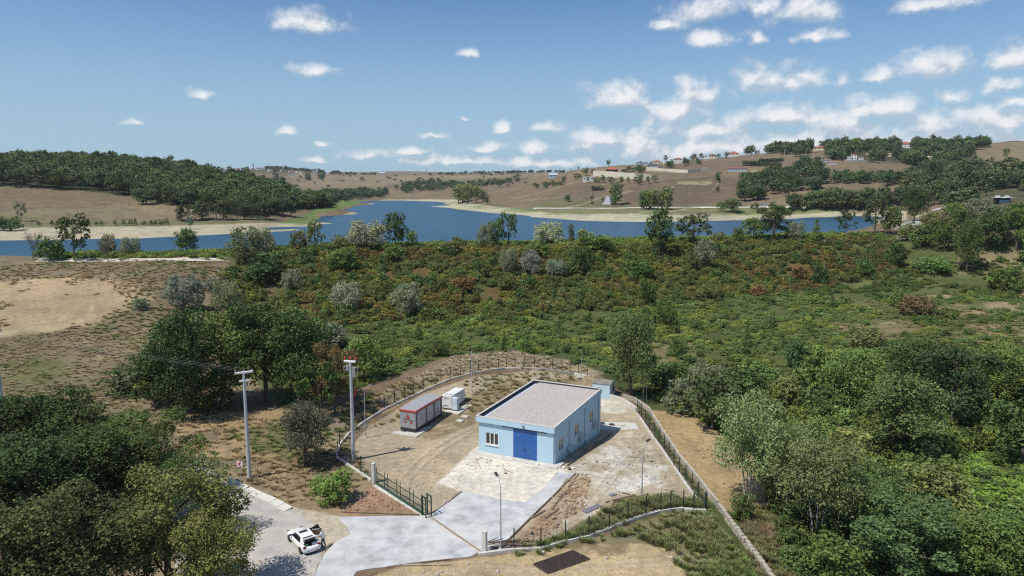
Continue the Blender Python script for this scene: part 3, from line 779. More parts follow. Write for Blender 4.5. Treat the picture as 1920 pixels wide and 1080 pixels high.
def crown_lobes(kind, r):
    lobes = []
    def L(x, y, z, a, b=None, c=None): lobes.append((x, y, z, a, b or a, c or a))
    if kind == 'round':
        n = 15
        for i in range(n):
            z = 0.24 + 0.64 * (i + r.random()) / n
            prof = 0.30 * math.sqrt(max(0.12, 1 - ((z - 0.52) / 0.46) ** 2))
            a = i * 2.4 + r.random(); q = prof * r.uniform(.65, 1.0)
            L(q * math.cos(a), q * math.sin(a), z, r.uniform(.11, .18), None, r.uniform(.09, .13))
        L(0, 0, .60, .20, .20, .24); L(0.02, 0, .86, .12, .12, .11)
    elif kind == 'open':
        n = 16
        for i in range(n):
            z = 0.30 + 0.62 * (i + r.random()) / n
            prof = 0.36 * math.sqrt(max(0.08, 1 - ((z - 0.6) / 0.42) ** 2))
            a = i * 2.4 + r.random() * 1.2; q = prof * r.uniform(.35, 1.05)
            L(q * math.cos(a), q * math.sin(a), z, r.uniform(.07, .14), None, r.uniform(.05, .10))
    elif kind == 'birchtop':
        n = 20
        for i in range(n):
            z = 0.36 + 0.54 * (i + r.random()) / n
            prof = 0.36 * math.sqrt(max(0.15, 1 - ((z - 0.60) / 0.42) ** 2))
            a = i * 2.4 + r.random(); q = prof * r.uniform(.55, 1.0)
            L(q * math.cos(a), q * math.sin(a), z, r.uniform(.11, .17), None, r.uniform(.08, .13))
        L(0, 0, .62, .2, .2, .2)
    elif kind == 'tall':
        n = 16
        for i in range(n):
            z = 0.16 + 0.76 * (i + r.random()) / n
            prof = 0.13 * math.sqrt(max(0.1, 1 - ((z - 0.5) / 0.55) ** 2))
            a = i * 2.4 + r.random(); q = prof * r.uniform(.3, 1.0)
            L(q * math.cos(a), q * math.sin(a), z, r.uniform(.06, .10), None, r.uniform(.08, .12))
    elif kind == 'willow':
        n = 18
        for i in range(n):
            z = 0.18 + 0.62 * (i + r.random()) / n
            prof = 0.42 * math.sqrt(max(0.1, 1 - ((z - 0.36) / 0.64) ** 2))
            a = i * 2.4 + r.random(); q = prof * r.uniform(.7, 1.0)
            L(q * math.cos(a), q * math.sin(a), z, r.uniform(.13, .19), None, r.uniform(.13, .2))
        L(0, 0, .5, .28, .28, .34)
    elif kind == 'bush':
        n = 14
        for i in range(n):
            z = 0.12 + 0.66 * (i + r.random()) / n
            prof = 0.40 * math.sqrt(max(0.1, 1 - (z / 1.0) ** 2))
            a = i * 2.4 + r.random() * 1.3; q = prof * r.uniform(.55, 1.05)
            L(q * math.cos(a), q * math.sin(a), z, r.uniform(.12, .22), None, r.uniform(.12, .20))
        L(0, 0, .4, .3, .3, .35)
    elif kind == 'mat':
        n = 16
        for i in range(n):
            a = i * 2.4 + r.random(); q = 0.46 * math.sqrt((i + .5) / n)
            L(q * math.cos(a), q * math.sin(a), r.uniform(.15, .5), r.uniform(.10, .2), None, r.uniform(.2, .48))
    elif kind == 'cone':
        for i in range(18):
            z = 0.08 + 0.86 * i / 18
            a = i * 2.4; q = 0.20 * (1 - z)
            L(q * math.cos(a), q * math.sin(a), z, 0.05 + 0.13 * (1 - z), None, .09)
    return lobes


def make_leaves(kind, seed, n_leaves, leaf, per=14, lobes=None, spread_=.55, upb=.5):
    r = np.random.default_rng(seed)
    lobes = lobes or crown_lobes(kind, r)
    w = np.array([l[3] * l[4] + l[3] * l[5] for l in lobes]); w = w / w.sum()
    ncl = max(8, n_leaves // per)
    li = r.choice(len(lobes), ncl, p=w)
    lb = np.array(lobes)[li]
    d = r.normal(size=(ncl, 3)); d[:, 2] = d[:, 2] * .9 + .22
    d /= np.linalg.norm(d, axis=1, keepdims=True)
    rad = np.where(r.random(ncl) < .8, r.uniform(.78, 1.1, ncl), r.uniform(.3, .8, ncl))[:, None]
    cc = lb[:, :3] + d * lb[:, 3:] * rad
    csz = lb[:, 3:4] * spread_ * r.uniform(.5, 1.1, (ncl, 1))
    c = np.repeat(cc, per, 0); od = np.repeat(d, per, 0)
    off = r.normal(size=(len(c), 3)) * np.repeat(csz, per, 0) * .55
    off -= od * (off * od).sum(1, keepdims=True) * .55
    c = c + off; c[:, 2] = np.maximum(c[:, 2], 0.01)
    nrm = od * .55 + np.array([[0, 0, upb]]) + r.normal(size=(len(c), 3)) * .62
    v, f = leaf_quads(c, nrm, np.full(len(c), leaf), r)
    var = np.clip(np.repeat(r.normal(.5, .17, ncl), per) + r.normal(0, .14, len(c)), 0, 1)
    return v, f, var, lobes


def trunk_mb(lobes, seed, rad=.022, lean=.03, stems=1, top=.8, limbs=9, sides=6):
    r = random.Random(seed); mb = MB()
    for s in range(stems):
        a0 = s * 2 * math.pi / max(stems, 1) + r.random()
        ex, ey = (lean * r.uniform(-1, 1), lean * r.uniform(-1, 1)) if stems == 1 else (.10 * math.cos(a0), .10 * math.sin(a0))
        bx, by = (0, 0) if stems == 1 else (.025 * math.cos(a0), .025 * math.sin(a0))
        pts = [(bx, by, -.03), (bx + ex * .25, by + ey * .25, top * .33), (bx + ex * .6, by + ey * .6, top * .66), (bx + ex, by + ey, top)]
        q = rad if stems == 1 else rad * .72
        mb.tube(pts, [q * 1.25, q * .85, q * .5, q * .12], sides)
        ls = r.sample(lobes, min(limbs, len(lobes)))
        for l in ls:
            z0 = max(.14, min(l[2] - .14, top * .8)) * r.uniform(.75, 1)
            t = z0 / top
            p0 = Vector((bx + ex * t, by + ey * t, z0)); p1 = Vector(l[:3])
            mid = (p0 + p1) / 2 + Vector((0, 0, .02))
            mb.tube([p0, mid, p1], [q * .42, q * .28, q * .08], 4, caps=False)
    return mb


class Proto: pass


def proto(kind, seed, n, leaf, bark=None, rad=.022, stems=1, per=14, merged=False, limbs=9, top=.8, lean=.03, spread_=.55, scattered=False, lobes=None):
    p = Proto()
    v, f, var, lobes = make_leaves(kind, seed, n, leaf, per, lobes, spread_)
    lm = M_LEAF_S if scattered else M_LEAF
    if merged:
        vs, fs, fm = v, f, np.zeros(len(f), int)
        if bark is not None:
            tb = trunk_mb(lobes, seed, rad, lean, stems, top, 3, 4)
            quads = [q for q in tb.f if len(q) == 4]
            vs = np.concatenate([v, np.array(tb.v)]); fs = np.concatenate([f, np.array(quads) + len(v)])
            fm = np.concatenate([fm, np.ones(len(quads), int)]); var = np.concatenate([var, np.full(len(quads), .5)])
        me = np_mesh(kind + "_plant", vs, fs, [lm] + ([bark] if bark else []), fm)
    else:
        me = np_mesh(kind + "_crown", v, f, [lm])
    a = me.attributes.new("leafvar", 'FLOAT', 'FACE'); a.data.foreach_set("value", var.astype(np.float32))
    p.crown = me
    co = np.array(v)
    p.w = float(np.percentile(np.hypot(co[:, 0], co[:, 1]), 97) * 2); p.h = float(np.percentile(co[:, 2], 99.7))
    p.trunk = None if (merged or bark is None) else trunk_mb(lobes, seed, rad, lean, stems, top, limbs).mesh(kind + "_trunk", bark)
    return p


DARK, MID, LIGHT, YELLOW, SILVER, RED, OLIVE = (.034, .055, .017), (.055, .083, .022), (.082, .118, .034), (.076, .083, .025), (.104, .120, .070), (.098, .060, .027), (.072, .080, .026)
KINDS = {
    'round': [proto('round', s, 2800, .050, M_BARK) for s in (1, 2, 3)],
    'open': [proto('open', s, 2200, .045, M_BARK, rad=.018) for s in (4, 5)],
    'tall': [proto('tall', s, 1800, .040, M_BARK, rad=.014) for s in (6, 7)],
    'willow': [proto('willow', s, 5400, .042, M_BARK, rad=.03, top=.6) for s in (8, 9)],
    'bush': [proto('bush', s, 2600, .060, M_BARK, rad=.02, top=.5, stems=3, limbs=3) for s in (10, 11, 12)],
    'cone': [proto('cone', s, 1300, .06, M_BARK, rad=.016, top=.9) for s in (13,)],
    'birch': [proto('birchtop', s, 12000, .022, M_PALEBARK, rad=.013, stems=4, limbs=3, top=.6) for s in (14, 15)],
    'big': [proto('round', s, 11000, .026, M_BARK, limbs=14) for s in (16, 17)] + [proto('open', 18, 9000, .026, M_BARK, limbs=14)],
    'near': [proto('round', s, 20000, .0190, M_BARK, limbs=16, per=18, spread_=.42) for s in (19, 20)] + [proto('open', s, 15000, .0190, M_BARK, limbs=16, per=16) for s in (21,)],
    'far': [proto('round', s, 420, .105, M_BARK, merged=True, per=7) for s in (22, 23, 24)],
    'farbush': [proto('bush', s, 260, .16, None, merged=True, per=7) for s in (25, 26)],
    'fartall': [proto('tall', s, 320, .085, M_BARK, merged=True, per=7) for s in (27,)],
}
_kc = {}
TREE_COUNT = 0


def plant(px, py, hpx, wpx, kind, tint, label, group=None, name=None, cat='tree', loc=None, jitter=.12, trunk_label=None):
    """a tree or shrub standing where the photograph shows its foot, hpx tall and wpx wide in the photograph"""
    global TREE_COUNT
    TREE_COUNT += 1
    loc = loc or ground(px, py)
    _, _, zc = project(loc.x, loc.y, loc.z)
    v = (py - 540) / F_PX
    h = hpx * float(zc) / F_PX / (C_ - S_ * v); w = wpx * float(zc) / F_PX
    ps = KINDS[kind]; i = _kc.get(kind, 0); _kc[kind] = i + 1
    p = ps[i % len(ps)]
    r = random.Random(TREE_COUNT * 77 + 5)
    g_ = r.uniform(1 - jitter * 1.6, 1 + jitter * 1.8); y_ = r.uniform(-.5, 1) * jitter
    tint = (tint[0] * g_ * (1 + y_ * 1.2), tint[1] * g_ * (1 + y_ * .4), tint[2] * g_, 1)
    sc = (w / p.w, w / p.w, h / p.h); rz = r.uniform(0, 6.28)
    name = name or ('shrub' if cat == 'shrub' else 'tree')
    if kind.startswith('far'):
        o = link(name, p.crown, None, loc); o.scale = sc; o.rotation_euler.z = rz; o.color = tint
        return tag(o, label, cat, group)
    root = empty(name, loc, rz, label, cat, group)
    root.scale = sc
    c = link("crown", p.crown, root); c.color = tint
    if p.trunk: link("trunk" if kind != 'bush' else "stems", p.trunk, root)
    return root


# ------------------------------------------------------------------ scattered ground plants (uncountable)
def scatter(name, protos, pts, rot, scl, idx, tint, label, cat):
    n = len(pts)
    me = bpy.data.meshes.new(name)
    me.vertices.add(n); me.vertices.foreach_set("co", np.asarray(pts, np.float32).ravel())
    def attr(nm, typ, val, key):
        a = me.attributes.new(nm, typ, 'POINT'); a.data.foreach_set(key, np.asarray(val).ravel())
    e = np.zeros((n, 3), np.float32); e[:, 2] = rot
    attr("rot", 'FLOAT_VECTOR', e, "vector"); attr("scl", 'FLOAT_VECTOR', np.asarray(scl, np.float32), "vector")
    attr("idx", 'INT', np.asarray(idx, np.int32), "value")
    attr("tint", 'FLOAT_COLOR', np.concatenate([np.asarray(tint, np.float32), np.ones((n, 1), np.float32)], 1), "color")
    o = link(name, me)
    ng = bpy.data.node_groups.new(name, 'GeometryNodeTree')
    ng.interface.new_socket("Geometry", in_out='INPUT', socket_type='NodeSocketGeometry'); ng.interface.new_socket("Geometry", in_out='OUTPUT', socket_type='NodeSocketGeometry')
    N, L = ng.nodes, ng.links
    gi, go = N.new("NodeGroupInput"), N.new("NodeGroupOutput")
    jn = N.new("GeometryNodeJoinGeometry")
    for k, p in reversed(list(enumerate(protos))):
        po = bpy.data.objects.new(name + "_source", p.crown)
        inf = N.new("GeometryNodeObjectInfo"); inf.inputs["Object"].default_value = po; inf.inputs["As Instance"].default_value = False
        gin = N.new("GeometryNodeGeometryToInstance"); L.new(inf.outputs["Geometry"], gin.inputs[0]); L.new(gin.outputs[0], jn.inputs[0])
    iop = N.new("GeometryNodeInstanceOnPoints")
    L.new(gi.outputs[0], iop.inputs["Points"]); L.new(jn.outputs[0], iop.inputs["Instance"]); iop.inputs["Pick Instance"].default_value = True
    def named(nm, typ):
        a = N.new("GeometryNodeInputNamedAttribute"); a.data_type = typ; a.inputs[0].default_value = nm; return a.outputs[0]
    er = N.new("FunctionNodeEulerToRotation"); L.new(named("rot", 'FLOAT_VECTOR'), er.inputs[0]); L.new(er.outputs[0], iop.inputs["Rotation"])
    L.new(named("scl", 'FLOAT_VECTOR'), iop.inputs["Scale"]); L.new(named("idx", 'INT'), iop.inputs["Instance Index"])
    L.new(iop.outputs[0], go.inputs[0])
    md = o.modifiers.new("scatter", 'NODES'); md.node_group = ng
    return tag(o, label, cat, None, 'stuff')


def field_points(n, r0, r1, a0, a1, seed):
    r = np.random.default_rng(seed)
    rr = np.sqrt(r.uniform(r0 * r0, r1 * r1, n)); aa = r.uniform(a0, a1, n)
    x, y = rr * np.sin(aa), rr * np.cos(aa)
    z = height(x, y)
    px, py, zc = project(x, y, z)
    return x, y, z, px, py, zc, r


def polymask(px, py, poly, jit=4.0, seed=0):
    r = np.random.default_rng(seed)
    return in_poly(px + r.normal(0, jit, px.shape), py + r.normal(0, jit * .5, py.shape), poly)
# ------------------------------------------------------------------ materials of the works
def clean_mat(name, c, rough=.5, **k): return mat(name, c, rough, var=k.pop('var', .05), **k)


M_CONC = mat("fresh_concrete", (.45, .46, .455), .85, var=.24, scale=.7, bump=.15, bscale=9, dirt=(.60, .59, .55), dirt_scale=.22, dirt_amt=.85)
M_CONC2 = mat("pale_concrete", (.56, .54, .48), .88, var=.14, scale=1.6, bump=.2, bscale=9, dirt=(.42, .34, .23), dirt_scale=.7, dirt_amt=.45)
M_KERB = mat("kerb_concrete", (.60, .58, .52), .88, var=.16, scale=2.0, bump=.25, bscale=7, dirt=(.36, .30, .2), dirt_scale=1.1, dirt_amt=.5)
M_OLDC = mat("stained_concrete", (.46, .42, .345), .9, var=.2, scale=1.2, bump=.25, bscale=7, dirt=(.30, .25, .17), dirt_scale=.8, dirt_amt=.6)
M_ROAD = mat("dusty_asphalt", (.41, .385, .345), .92, var=.14, scale=.8, bump=.2, bscale=14, dirt=(.56, .49, .37), dirt_scale=.14, dirt_amt=.85)
M_WALL = mat("blue_render", (.44, .625, .73), .85, var=.018, scale=.8, streak=True, dirt=(.50, .63, .68), dirt_scale=.5, dirt_amt=.45)
M_TRIM = mat("cream_coping", (.62, .575, .52), .75, var=.08, scale=2)
M_GRAVEL = mat("roof_gravel", (.44, .392, .355), .95, var=.26, scale=5.5, bump=.8, bscale=12, dirt=(.47, .43, .39), dirt_scale=.35, dirt_amt=.5)
M_DOOR = mat("blue_door_paint", (.018, .105, .355), .45, var=.08, scale=1.0, streak=True, dirt=(.10, .17, .33), dirt_scale=.8, dirt_amt=.25)
M_DKBLUE = clean_mat("dark_rail", (.03, .045, .08), .5)
M_PVC = clean_mat("white_window_plastic", (.80, .80, .78), .35)
M_GLASS = clean_mat("window_glass", (.035, .042, .040), .06, var=.3, scale=2.0, spec=.6)
M_GREYMETAL = clean_mat("grey_sheet_metal", (.30, .31, .325), .5, dirt=(.36, .35, .33), dirt_scale=.8, dirt_amt=.3)
M_PALEMETAL = clean_mat("pale_panel_metal", (.47, .47, .475), .5)
M_DARKPANEL = clean_mat("dark_panel_metal", (.10, .105, .115), .5)
M_ROOFMETAL = clean_mat("kiosk_roof_metal", (.34, .335, .34), .55)
M_REDTRIM = clean_mat("red_trim", (.52, .055, .045), .45)
M_BLACKSTEEL = clean_mat("black_steel", (.025, .025, .028), .55)
M_WHITE = clean_mat("white_paint", (.78, .77, .74), .4, dirt=(.6, .55, .46), dirt_scale=.9, dirt_amt=.3)
M_PURPLE = clean_mat("violet_paint", (.14, .10, .36), .45)
M_CABINET = clean_mat("pale_blue_cabinet", (.58, .66, .72), .45)
M_GALV = clean_mat("galvanised_steel", (.40, .43, .45), .45, metal=.25)
M_POLE = mat("spun_concrete_pole", (.50, .53, .55), .8, var=.10, scale=1.5, streak=True)
M_GREENSTEEL = clean_mat("dark_green_steel", (.012, .060, .036), .45)
M_POSTGREEN = clean_mat("fence_green", (.014, .035, .028), .5)
M_WOOD = mat("weathered_timber", (.20, .145, .10), .9, var=.3, scale=3, bump=.3, dirt=(.34, .28, .2), dirt_scale=1.2, dirt_amt=.5)
M_PALEWOOD = mat("pale_timber", (.40, .32, .22), .9, var=.25, scale=3, bump=.3)
M_STONE = mat("rubble_stone", (.42, .375, .295), .92, var=.25, scale=2.5, bump=.4, bscale=6)
M_RUST = mat("rusty_steel", (.105, .075, .06), .8, var=.3, scale=4)
M_RED = clean_mat("red_plastic", (.45, .035, .03), .4)
M_FIBRE = mat("fibre_cement", (.27, .25, .215), .95, var=.25, scale=1.5, bump=.3)
M_DARK = clean_mat("dark_opening", (.012, .012, .014), .7)


def solve_along(p0, d, px):
    """t so that p0 + t*d shows in column px"""
    u = (px - 960) / F_PX
    p0, d = Vector(p0), Vector(d)
    z0 = C_ * p0.y - S_ * (p0.z - CAM_Z); zd = C_ * d.y - S_ * d.z
    return (u * z0 - p0.x) / (d.x - u * zd)


def drape(name, poly, z, mats, label, cat=None, kind='structure', thick=None, ragged=0.0):
    pts = [at_z(px, py, 0) for px, py in poly]
    if ragged:
        out = []
        for i, p in enumerate(pts):
            q = pts[(i + 1) % len(pts)]; n = max(1, int((q - p).length / .45)); d = (q - p).normalized(); nn = Vector((-d.y, d.x, 0))
            for k in range(n):
                c = p.lerp(q, k / n); j = (float(fbm(c.x / 1.6, c.y / 1.6, 91, 4)) - .5) * 2 * ragged
                out.append(c + nn * j)
        pts = out
    mb = MB()
    if thick: mb.prism([(p.x, p.y) for p in pts], z - thick, z)
    else: mb.add([(p.x, p.y, z) for p in pts], [tuple(range(len(pts)))])
    return tag(mb.build(name, mats), label, cat, None, kind)


# ------------------------------------------------------------------ road, apron, slabs
ROAD = [(260, 1330), (560, 1330), (585, 1082), (605, 1045), (612, 1018), (600, 992), (566, 966), (540, 953), (520, 945), (452, 914), (417, 898), (360, 878), (300, 860), (220, 846), (120, 838), (20, 842), (20, 866), (140, 872), (240, 892), (310, 935), (338, 1000), (330, 1080)]
drape("road", ROAD, .02, M_ROAD, "dusty grey road bending round the roadside trees", "road", ragged=.5)
slab_out = [(634, 970), (700, 968.5), (800, 968), (850, 1000), (897, 1036), (884, 1044), (820, 1052), (756, 1058), (700, 1066), (668, 1072), (640, 1110), (575, 1180), (560, 1180), (588, 1082), (606, 1044), (630, 1016), (658, 1003), (646, 985)]
slab_in = [(803, 967), (830, 946), (866, 922), (905, 930), (960, 940), (984, 942), (1020, 914), (1046, 886), (1080, 888), (1035, 932), (1000, 966), (948, 1020), (915, 1037), (902, 1035), (852, 998)]
drape("concrete_apron", slab_out, .05, M_CONC, "fresh grey concrete apron outside the gate", "pavement", thick=.2, ragged=.16)
drape("concrete_drive", slab_in, .06, M_CONC, "fresh grey concrete drive inside the gate", "pavement", thick=.2, ragged=.1)
tk = [at_z(803.5, 968, 0), at_z(901, 1035.5, 0)]
tmb = MB(); tmb.span(tk[0] + Vector((0, 0, .055)), tk[1] + Vector((0, 0, .055)), .34, .05); tmb.span(tk[0] + Vector((0, 0, .10)), tk[1] + Vector((0, 0, .10)), .05, .05, 1)
gt = tag(tmb.build("gate_track", [mat("rusty_concrete", (.50, .42, .34), .9, var=.15), M_RUST]), "rust stained gate track set across the concrete drive", "gate track")

# ------------------------------------------------------------------ pump house
RZ = math.atan2(-.4247, .9053)
ROOF_Z = 4.5
fr = at_z(1039.5, 803, ROOF_Z)
fdir, adir = Vector((math.cos(RZ), math.sin(RZ), 0)), Vector((-math.sin(RZ), math.cos(RZ), 0))
BO = Vector((fr.x, fr.y, 0))
house = empty("pump_house", BO, RZ, "long light blue building with a flat gravel roof and a big dark blue door", "building")
XL, XR, Y0, Y1, WH = -9.95, -.06, .30, 17.35, 3.82
def fx(px, z=1.6): return solve_along(BO + adir * Y0 + Vector((0, 0, z)), fdir, px)
def ay(px, z=1.6): return solve_along(BO + fdir * XR + Vector((0, 0, z)), adir, px)
dx0, dx1 = fx(962.3), fx(1007)
wx0, wx1 = fx(910.3, 1.8), fx(934.7, 1.8)
WT = .28
mb = MB()   # front wall pieces round the window and the door, then the other walls
def fwall(x0, x1, z0, z1): mb.box(((x0 + x1) / 2, Y0 + WT / 2, (z0 + z1) / 2), (x1 - x0, WT, z1 - z0))
WZ0, WZ1 = 1.08, 2.58
fwall(XL, wx0, -.6, WH); fwall(wx0, wx1, -.6, WZ0); fwall(wx0, wx1, WZ1, WH); fwall(wx1, dx0, -.6, WH); fwall(dx1, XR, -.6, WH)
sw = [(ay(a, 1.8), ay(b, 1.8)) for a, b in ((1048.3, 1056.6), (1077.6, 1086.2), (1105.3, 1112.6))]
SZ0, SZ1 = 1.15, 2.55
def swall(y0, y1, z0, z1): mb.box((XR - WT / 2, (y0 + y1) / 2, (z0 + z1) / 2), (WT, y1 - y0, z1 - z0))
ya = Y0 + WT
for (a, b) in sw:
    swall(ya, a, -3.2, WH); swall(a, b, -3.2, SZ0); swall(a, b, SZ1, WH); ya = b
swall(ya, Y1, -3.2, WH)
mb.box((XL + WT / 2, (Y0 + WT + Y1) / 2, (WH - .8) / 2), (WT, Y1 - Y0 - WT, WH + .8)); mb.box(((XL + XR) / 2, Y1 - WT / 2, (WH - 3.2) / 2), (XR - XL - 2 * WT, WT, WH + 3.2))
mb.build("wall", M_WALL, house)
rx0, rx1, ry0, ry1 = -10.22, 0.0, 0.0, 17.62
mb = MB()
mb.box(((rx0 + rx1) / 2, (ry0 + ry1) / 2, WH + .10), (rx1 - rx0 - .06, ry1 - ry0 - .06, .20))
mb.build("roof_slab", M_WALL, house)
mb = MB(); T = .20
for (c, d) in [(((rx0 + rx1) / 2, ry0 + T / 2, 4.16), (rx1 - rx0, T, .68)), (((rx0 + rx1) / 2, ry1 - T / 2, 4.16), (rx1 - rx0, T, .68)), ((rx0 + T / 2, (ry0 + ry1) / 2, 4.16), (T, ry1 - ry0 - 2 * T, .68)), ((rx1 - T / 2, (ry0 + ry1) / 2, 4.16), (T, ry1 - ry0 - 2 * T, .68))]:
    mb.box(c, d)
mb.build("parapet", M_WALL, house)
mb = MB(); T = .21
for (c, d) in [(((rx0 + rx1) / 2, ry0 + T / 2 - .02, 4.53), (rx1 - rx0 + .04, T, .06)), (((rx0 + rx1) / 2, ry1 - T / 2 + .02, 4.53), (rx1 - rx0 + .04, T, .06)), ((rx0 + T / 2 - .02, (ry0 + ry1) / 2, 4.53), (T, ry1 - ry0 - 2 * T + .04, .06)), ((rx1 - T / 2 + .02, (ry0 + ry1) / 2, 4.53), (T, ry1 - ry0 - 2 * T + .04, .06))]:
    mb.box(c, d)
mb.build("coping", M_TRIM, house)
mb = MB().box(((rx0 + rx1) / 2 + .36, (ry0 + ry1) / 2, 4.18), (rx1 - rx0 - 1.14, ry1 - ry0 - .41, .22)); mb.build("gravel_roof", M_GRAVEL, house)
lin = MB(); lin.box((rx0 + .205, (ry0 + ry1) / 2, 4.24), (.012, ry1 - ry0 - .42, .50)); lin.box(((rx0 + rx1) / 2, ry1 - .205, 4.26), (rx1 - rx0 - .44, .012, .46)); lin.build("parapet_shade", mat("painted_parapet_shade", (.03, .03, .035), .8, var=.2), house)  # added thin dark sheets: shade of the inner parapet faces painted as colour
mb = MB().box((rx0 + .47, (ry0 + ry1) / 2, 4.045), (.53, ry1 - ry0 - .41, .05)); mb.build("roof_gutter", mat("gutter_metal", (.50, .56, .66), .5, var=.06), house)
dm = (dx0 + dx1) / 2
for a, b in ((dx0, dm - .008), (dm + .008, dx1)):
    d = MB().box(((a + b) / 2, Y0 + .06, 1.87), (b - a, .07, 3.70)).build("door_leaf", M_DOOR, house)
    sx = -1 if a == dx0 else 1
    for z in (.12, 1.25, 2.45, 3.62): MB().box(((a + b) / 2, Y0 + .018, z), (b - a - .02, .02, .07)).build("door_rib", M_DOOR, d)
    MB().box((dm - sx * -.14, Y0 + .0, 1.15), (.04, .06, .32)).build("handle", M_DKBLUE, d)
MB().box(((fx(942.5, 3.7) + fx(1026, 3.7)) / 2, Y0 - .07, 3.70), (fx(1026, 3.7) - fx(942.5, 3.7), .12, .16)).build("door_rail", M_DKBLUE, house)
def window(parent, cx, cy, z0, z1, w, n, axis):
    """frame with n panes; axis 0: in the front wall, 1: in the side wall"""
    def B(mbx, u, z, du, dz, dep, off): 
        return mbx.box((cx + u, cy + off, z), (du, dep, dz)) if axis == 0 else mbx.box((cx - off, cy + u, z), (dep, du, dz))
    fw = .085; zc_ = (z0 + z1) / 2
    f = MB(); B(f, 0, z0 + fw / 2, w, fw, .09, .08); B(f, 0, z1 - fw / 2, w, fw, .09, .08)
    for k in range(n + 1):
        u = -w / 2 + fw / 2 + (w - fw) * k / n
        B(f, u, zc_, fw * (1 if k in (0, n) else 1.3), z1 - z0 - 2 * fw, .09, .08)
    fo = f.build("window", M_PVC, parent)
    pw = (w - fw) / n
    for k in range(n):
        p = MB(); B(p, -w / 2 + fw / 2 + pw * (k + .5), zc_, pw - fw, z1 - z0 - 2 * fw, .02, .10); p.build("pane", M_GLASS, fo)
    s = MB(); B(s, 0, z0 - .03, w + .12, .06, .26, .0); s.build("sill", M_PVC, fo)
window(house, (wx0 + wx1) / 2, Y0, WZ0, WZ1, wx1 - wx0, 3, 0)
for (a, b) in sw: window(house, XR, (a + b) / 2, SZ0, SZ1, b - a, 2, 1)
for px, zb in ((1066.7, -1.2), (1096, -1.9), (1121.6, -2.4)):
    MB().tube([(XR + .06, ay(px), zb), (XR + .06, ay(px), WH)], .05, 8).build("downpipe", M_GALV, house)
MB().tube([(XR - .12, Y0 - .06, 0), (XR - .12, Y0 - .06, WH)], .05, 8).build("downpipe", M_GALV, house)
for (pa, pb, z0, z1) in ((1061.5, 1070, .1, .75), (1081, 1093.5, .0, .95), (1107.5, 1118, -.1, .95)):
    a, b = ay(pa, .5), ay(pb, .5); m_ = (a + b) / 2; w = min((b - a), 1.3)
    h = MB(); X = XR
    h.add([(X, m_ - w / 2, z1), (X, m_ + w / 2, z1), (X + .10, m_ - w / 2, z1), (X + .10, m_ + w / 2, z1), (X, m_ - w / 2, z0), (X, m_ + w / 2, z0), (X + .50, m_ - w / 2, z0 + .18), (X + .50, m_ + w / 2, z0 + .18)],
          [(0, 1, 3, 2), (2, 3, 7, 6), (4, 5, 1, 0), (0, 2, 6, 4), (1, 5, 7, 3), (6, 7, 5, 4)])
    h.build("vent_hood", M_GALV, house)
l = MB(); l.box((fx(983, 4.1), -.10, 4.16), (.30, .12, .24), rx=.4); l.box((fx(983, 4.1), -.03, 4.2), (.06, .10, .06)); l.build("floodlight", M_GREYMETAL, house)
# the slab the house stands on
mb = MB(); mb.box(((XL + XR) / 2 - .1, Y0 - .55, -.02), (XR - XL + 1.5, 1.05, .14)); mb.box((XL - .45, 3.0, -.025), (.85, 6.0, .13)); mb.box((XR + .42, .6, -.03), (.78, 1.4, .12))
tag(mb.build("house_plinth", M_CONC2), "pale concrete strip along the front of the blue building", "pavement", kind="structure").location = BO
bpy.data.objects["house_plinth"].rotation_euler.z = RZ
# channel and plank along the right side
def local(x, y, z): return BO + fdir * x + adir * y + Vector((0, 0, z))
ch = MB()
for i in range(9):
    y = .8 + i * 1.95
    p0, p1 = local(1.35, y, 0), local(1.35, y + 1.9, 0)
    p0.z, p1.z = hz(p0.x, p0.y) + .05, hz(p1.x, p1.y) + .05
    ch.span(p0, p1, .12, .28)
tag(ch.build("drain_edge", M_WOOD), "timber edging beside the shaded right wall of the blue building", "edging")

# ------------------------------------------------------------------ small blue shed and walls behind
sg = at_z(1143, 750, -2.15)
shed = empty("shed", sg, RZ, "small blue shed with a grey pitched roof behind the main building", "shed")
SW, SD, SH = 3.0, 3.0, 2.45
w0 = MB()
w0.box((-SW / 2, SD / 2, SH / 2 - .4), (SW, SD, SH + .8))
w0.add([(-SW, .0, SH), (0, .0, SH), (0, SD, SH), (-SW, SD, SH), (-SW, SD / 2, SH + .32), (0, SD / 2, SH + .32)], [(0, 1, 5, 4), (1, 2, 5), (2, 3, 4, 5), (3, 0, 4)])
w0.build("wall", mat("shed_blue_render", (.46, .62, .70), .88, var=.10, scale=1.5, dirt=(.5, .5, .46), dirt_scale=.9, dirt_amt=.4), shed)
rf = MB()
for k in range(2):
    y0_, y1_, z0_, z1_ = ((-.10, SD / 2, SH + .03, SH + .40) if k == 0 else (SD / 2, SD + .10, SH + .40, SH + .03))
    n = 18
    for i in range(n):
        x0_ = -SW - .10 + (SW + .2) * i / n; x1_ = -SW - .10 + (SW + .2) * (i + 1) / n; xm = (x0_ + x1_) / 2
        rf.add([(x0_, y0_, z0_), (xm, y0_, z0_ + .06), (x1_, y0_, z0_), (x0_, y1_, z1_), (xm, y1_, z1_ + .06), (x1_, y1_, z1_)], [(0, 1, 4, 3), (1, 2, 5, 4)])
rf.build("roof", M_FIBRE, shed)
def opening(x, y, z, w, h, name, m, ax):
    o = MB()
    (o.box((x, y - .02, z), (w, .08, h)) if ax == 0 else o.box((x + .02, y, z), (.08, w, h)))
    ob = o.build(name, M_PVC if name == 'window' else M_GREYMETAL, shed)
    q = MB(); (q.box((x, y - .055, z), (w - .16, .03, h - .16)) if ax == 0 else q.box((x + .055, y, z), (.03, w - .16, h - .16)))
    q.build("pane" if name == 'window' else "door_panel", m, ob)
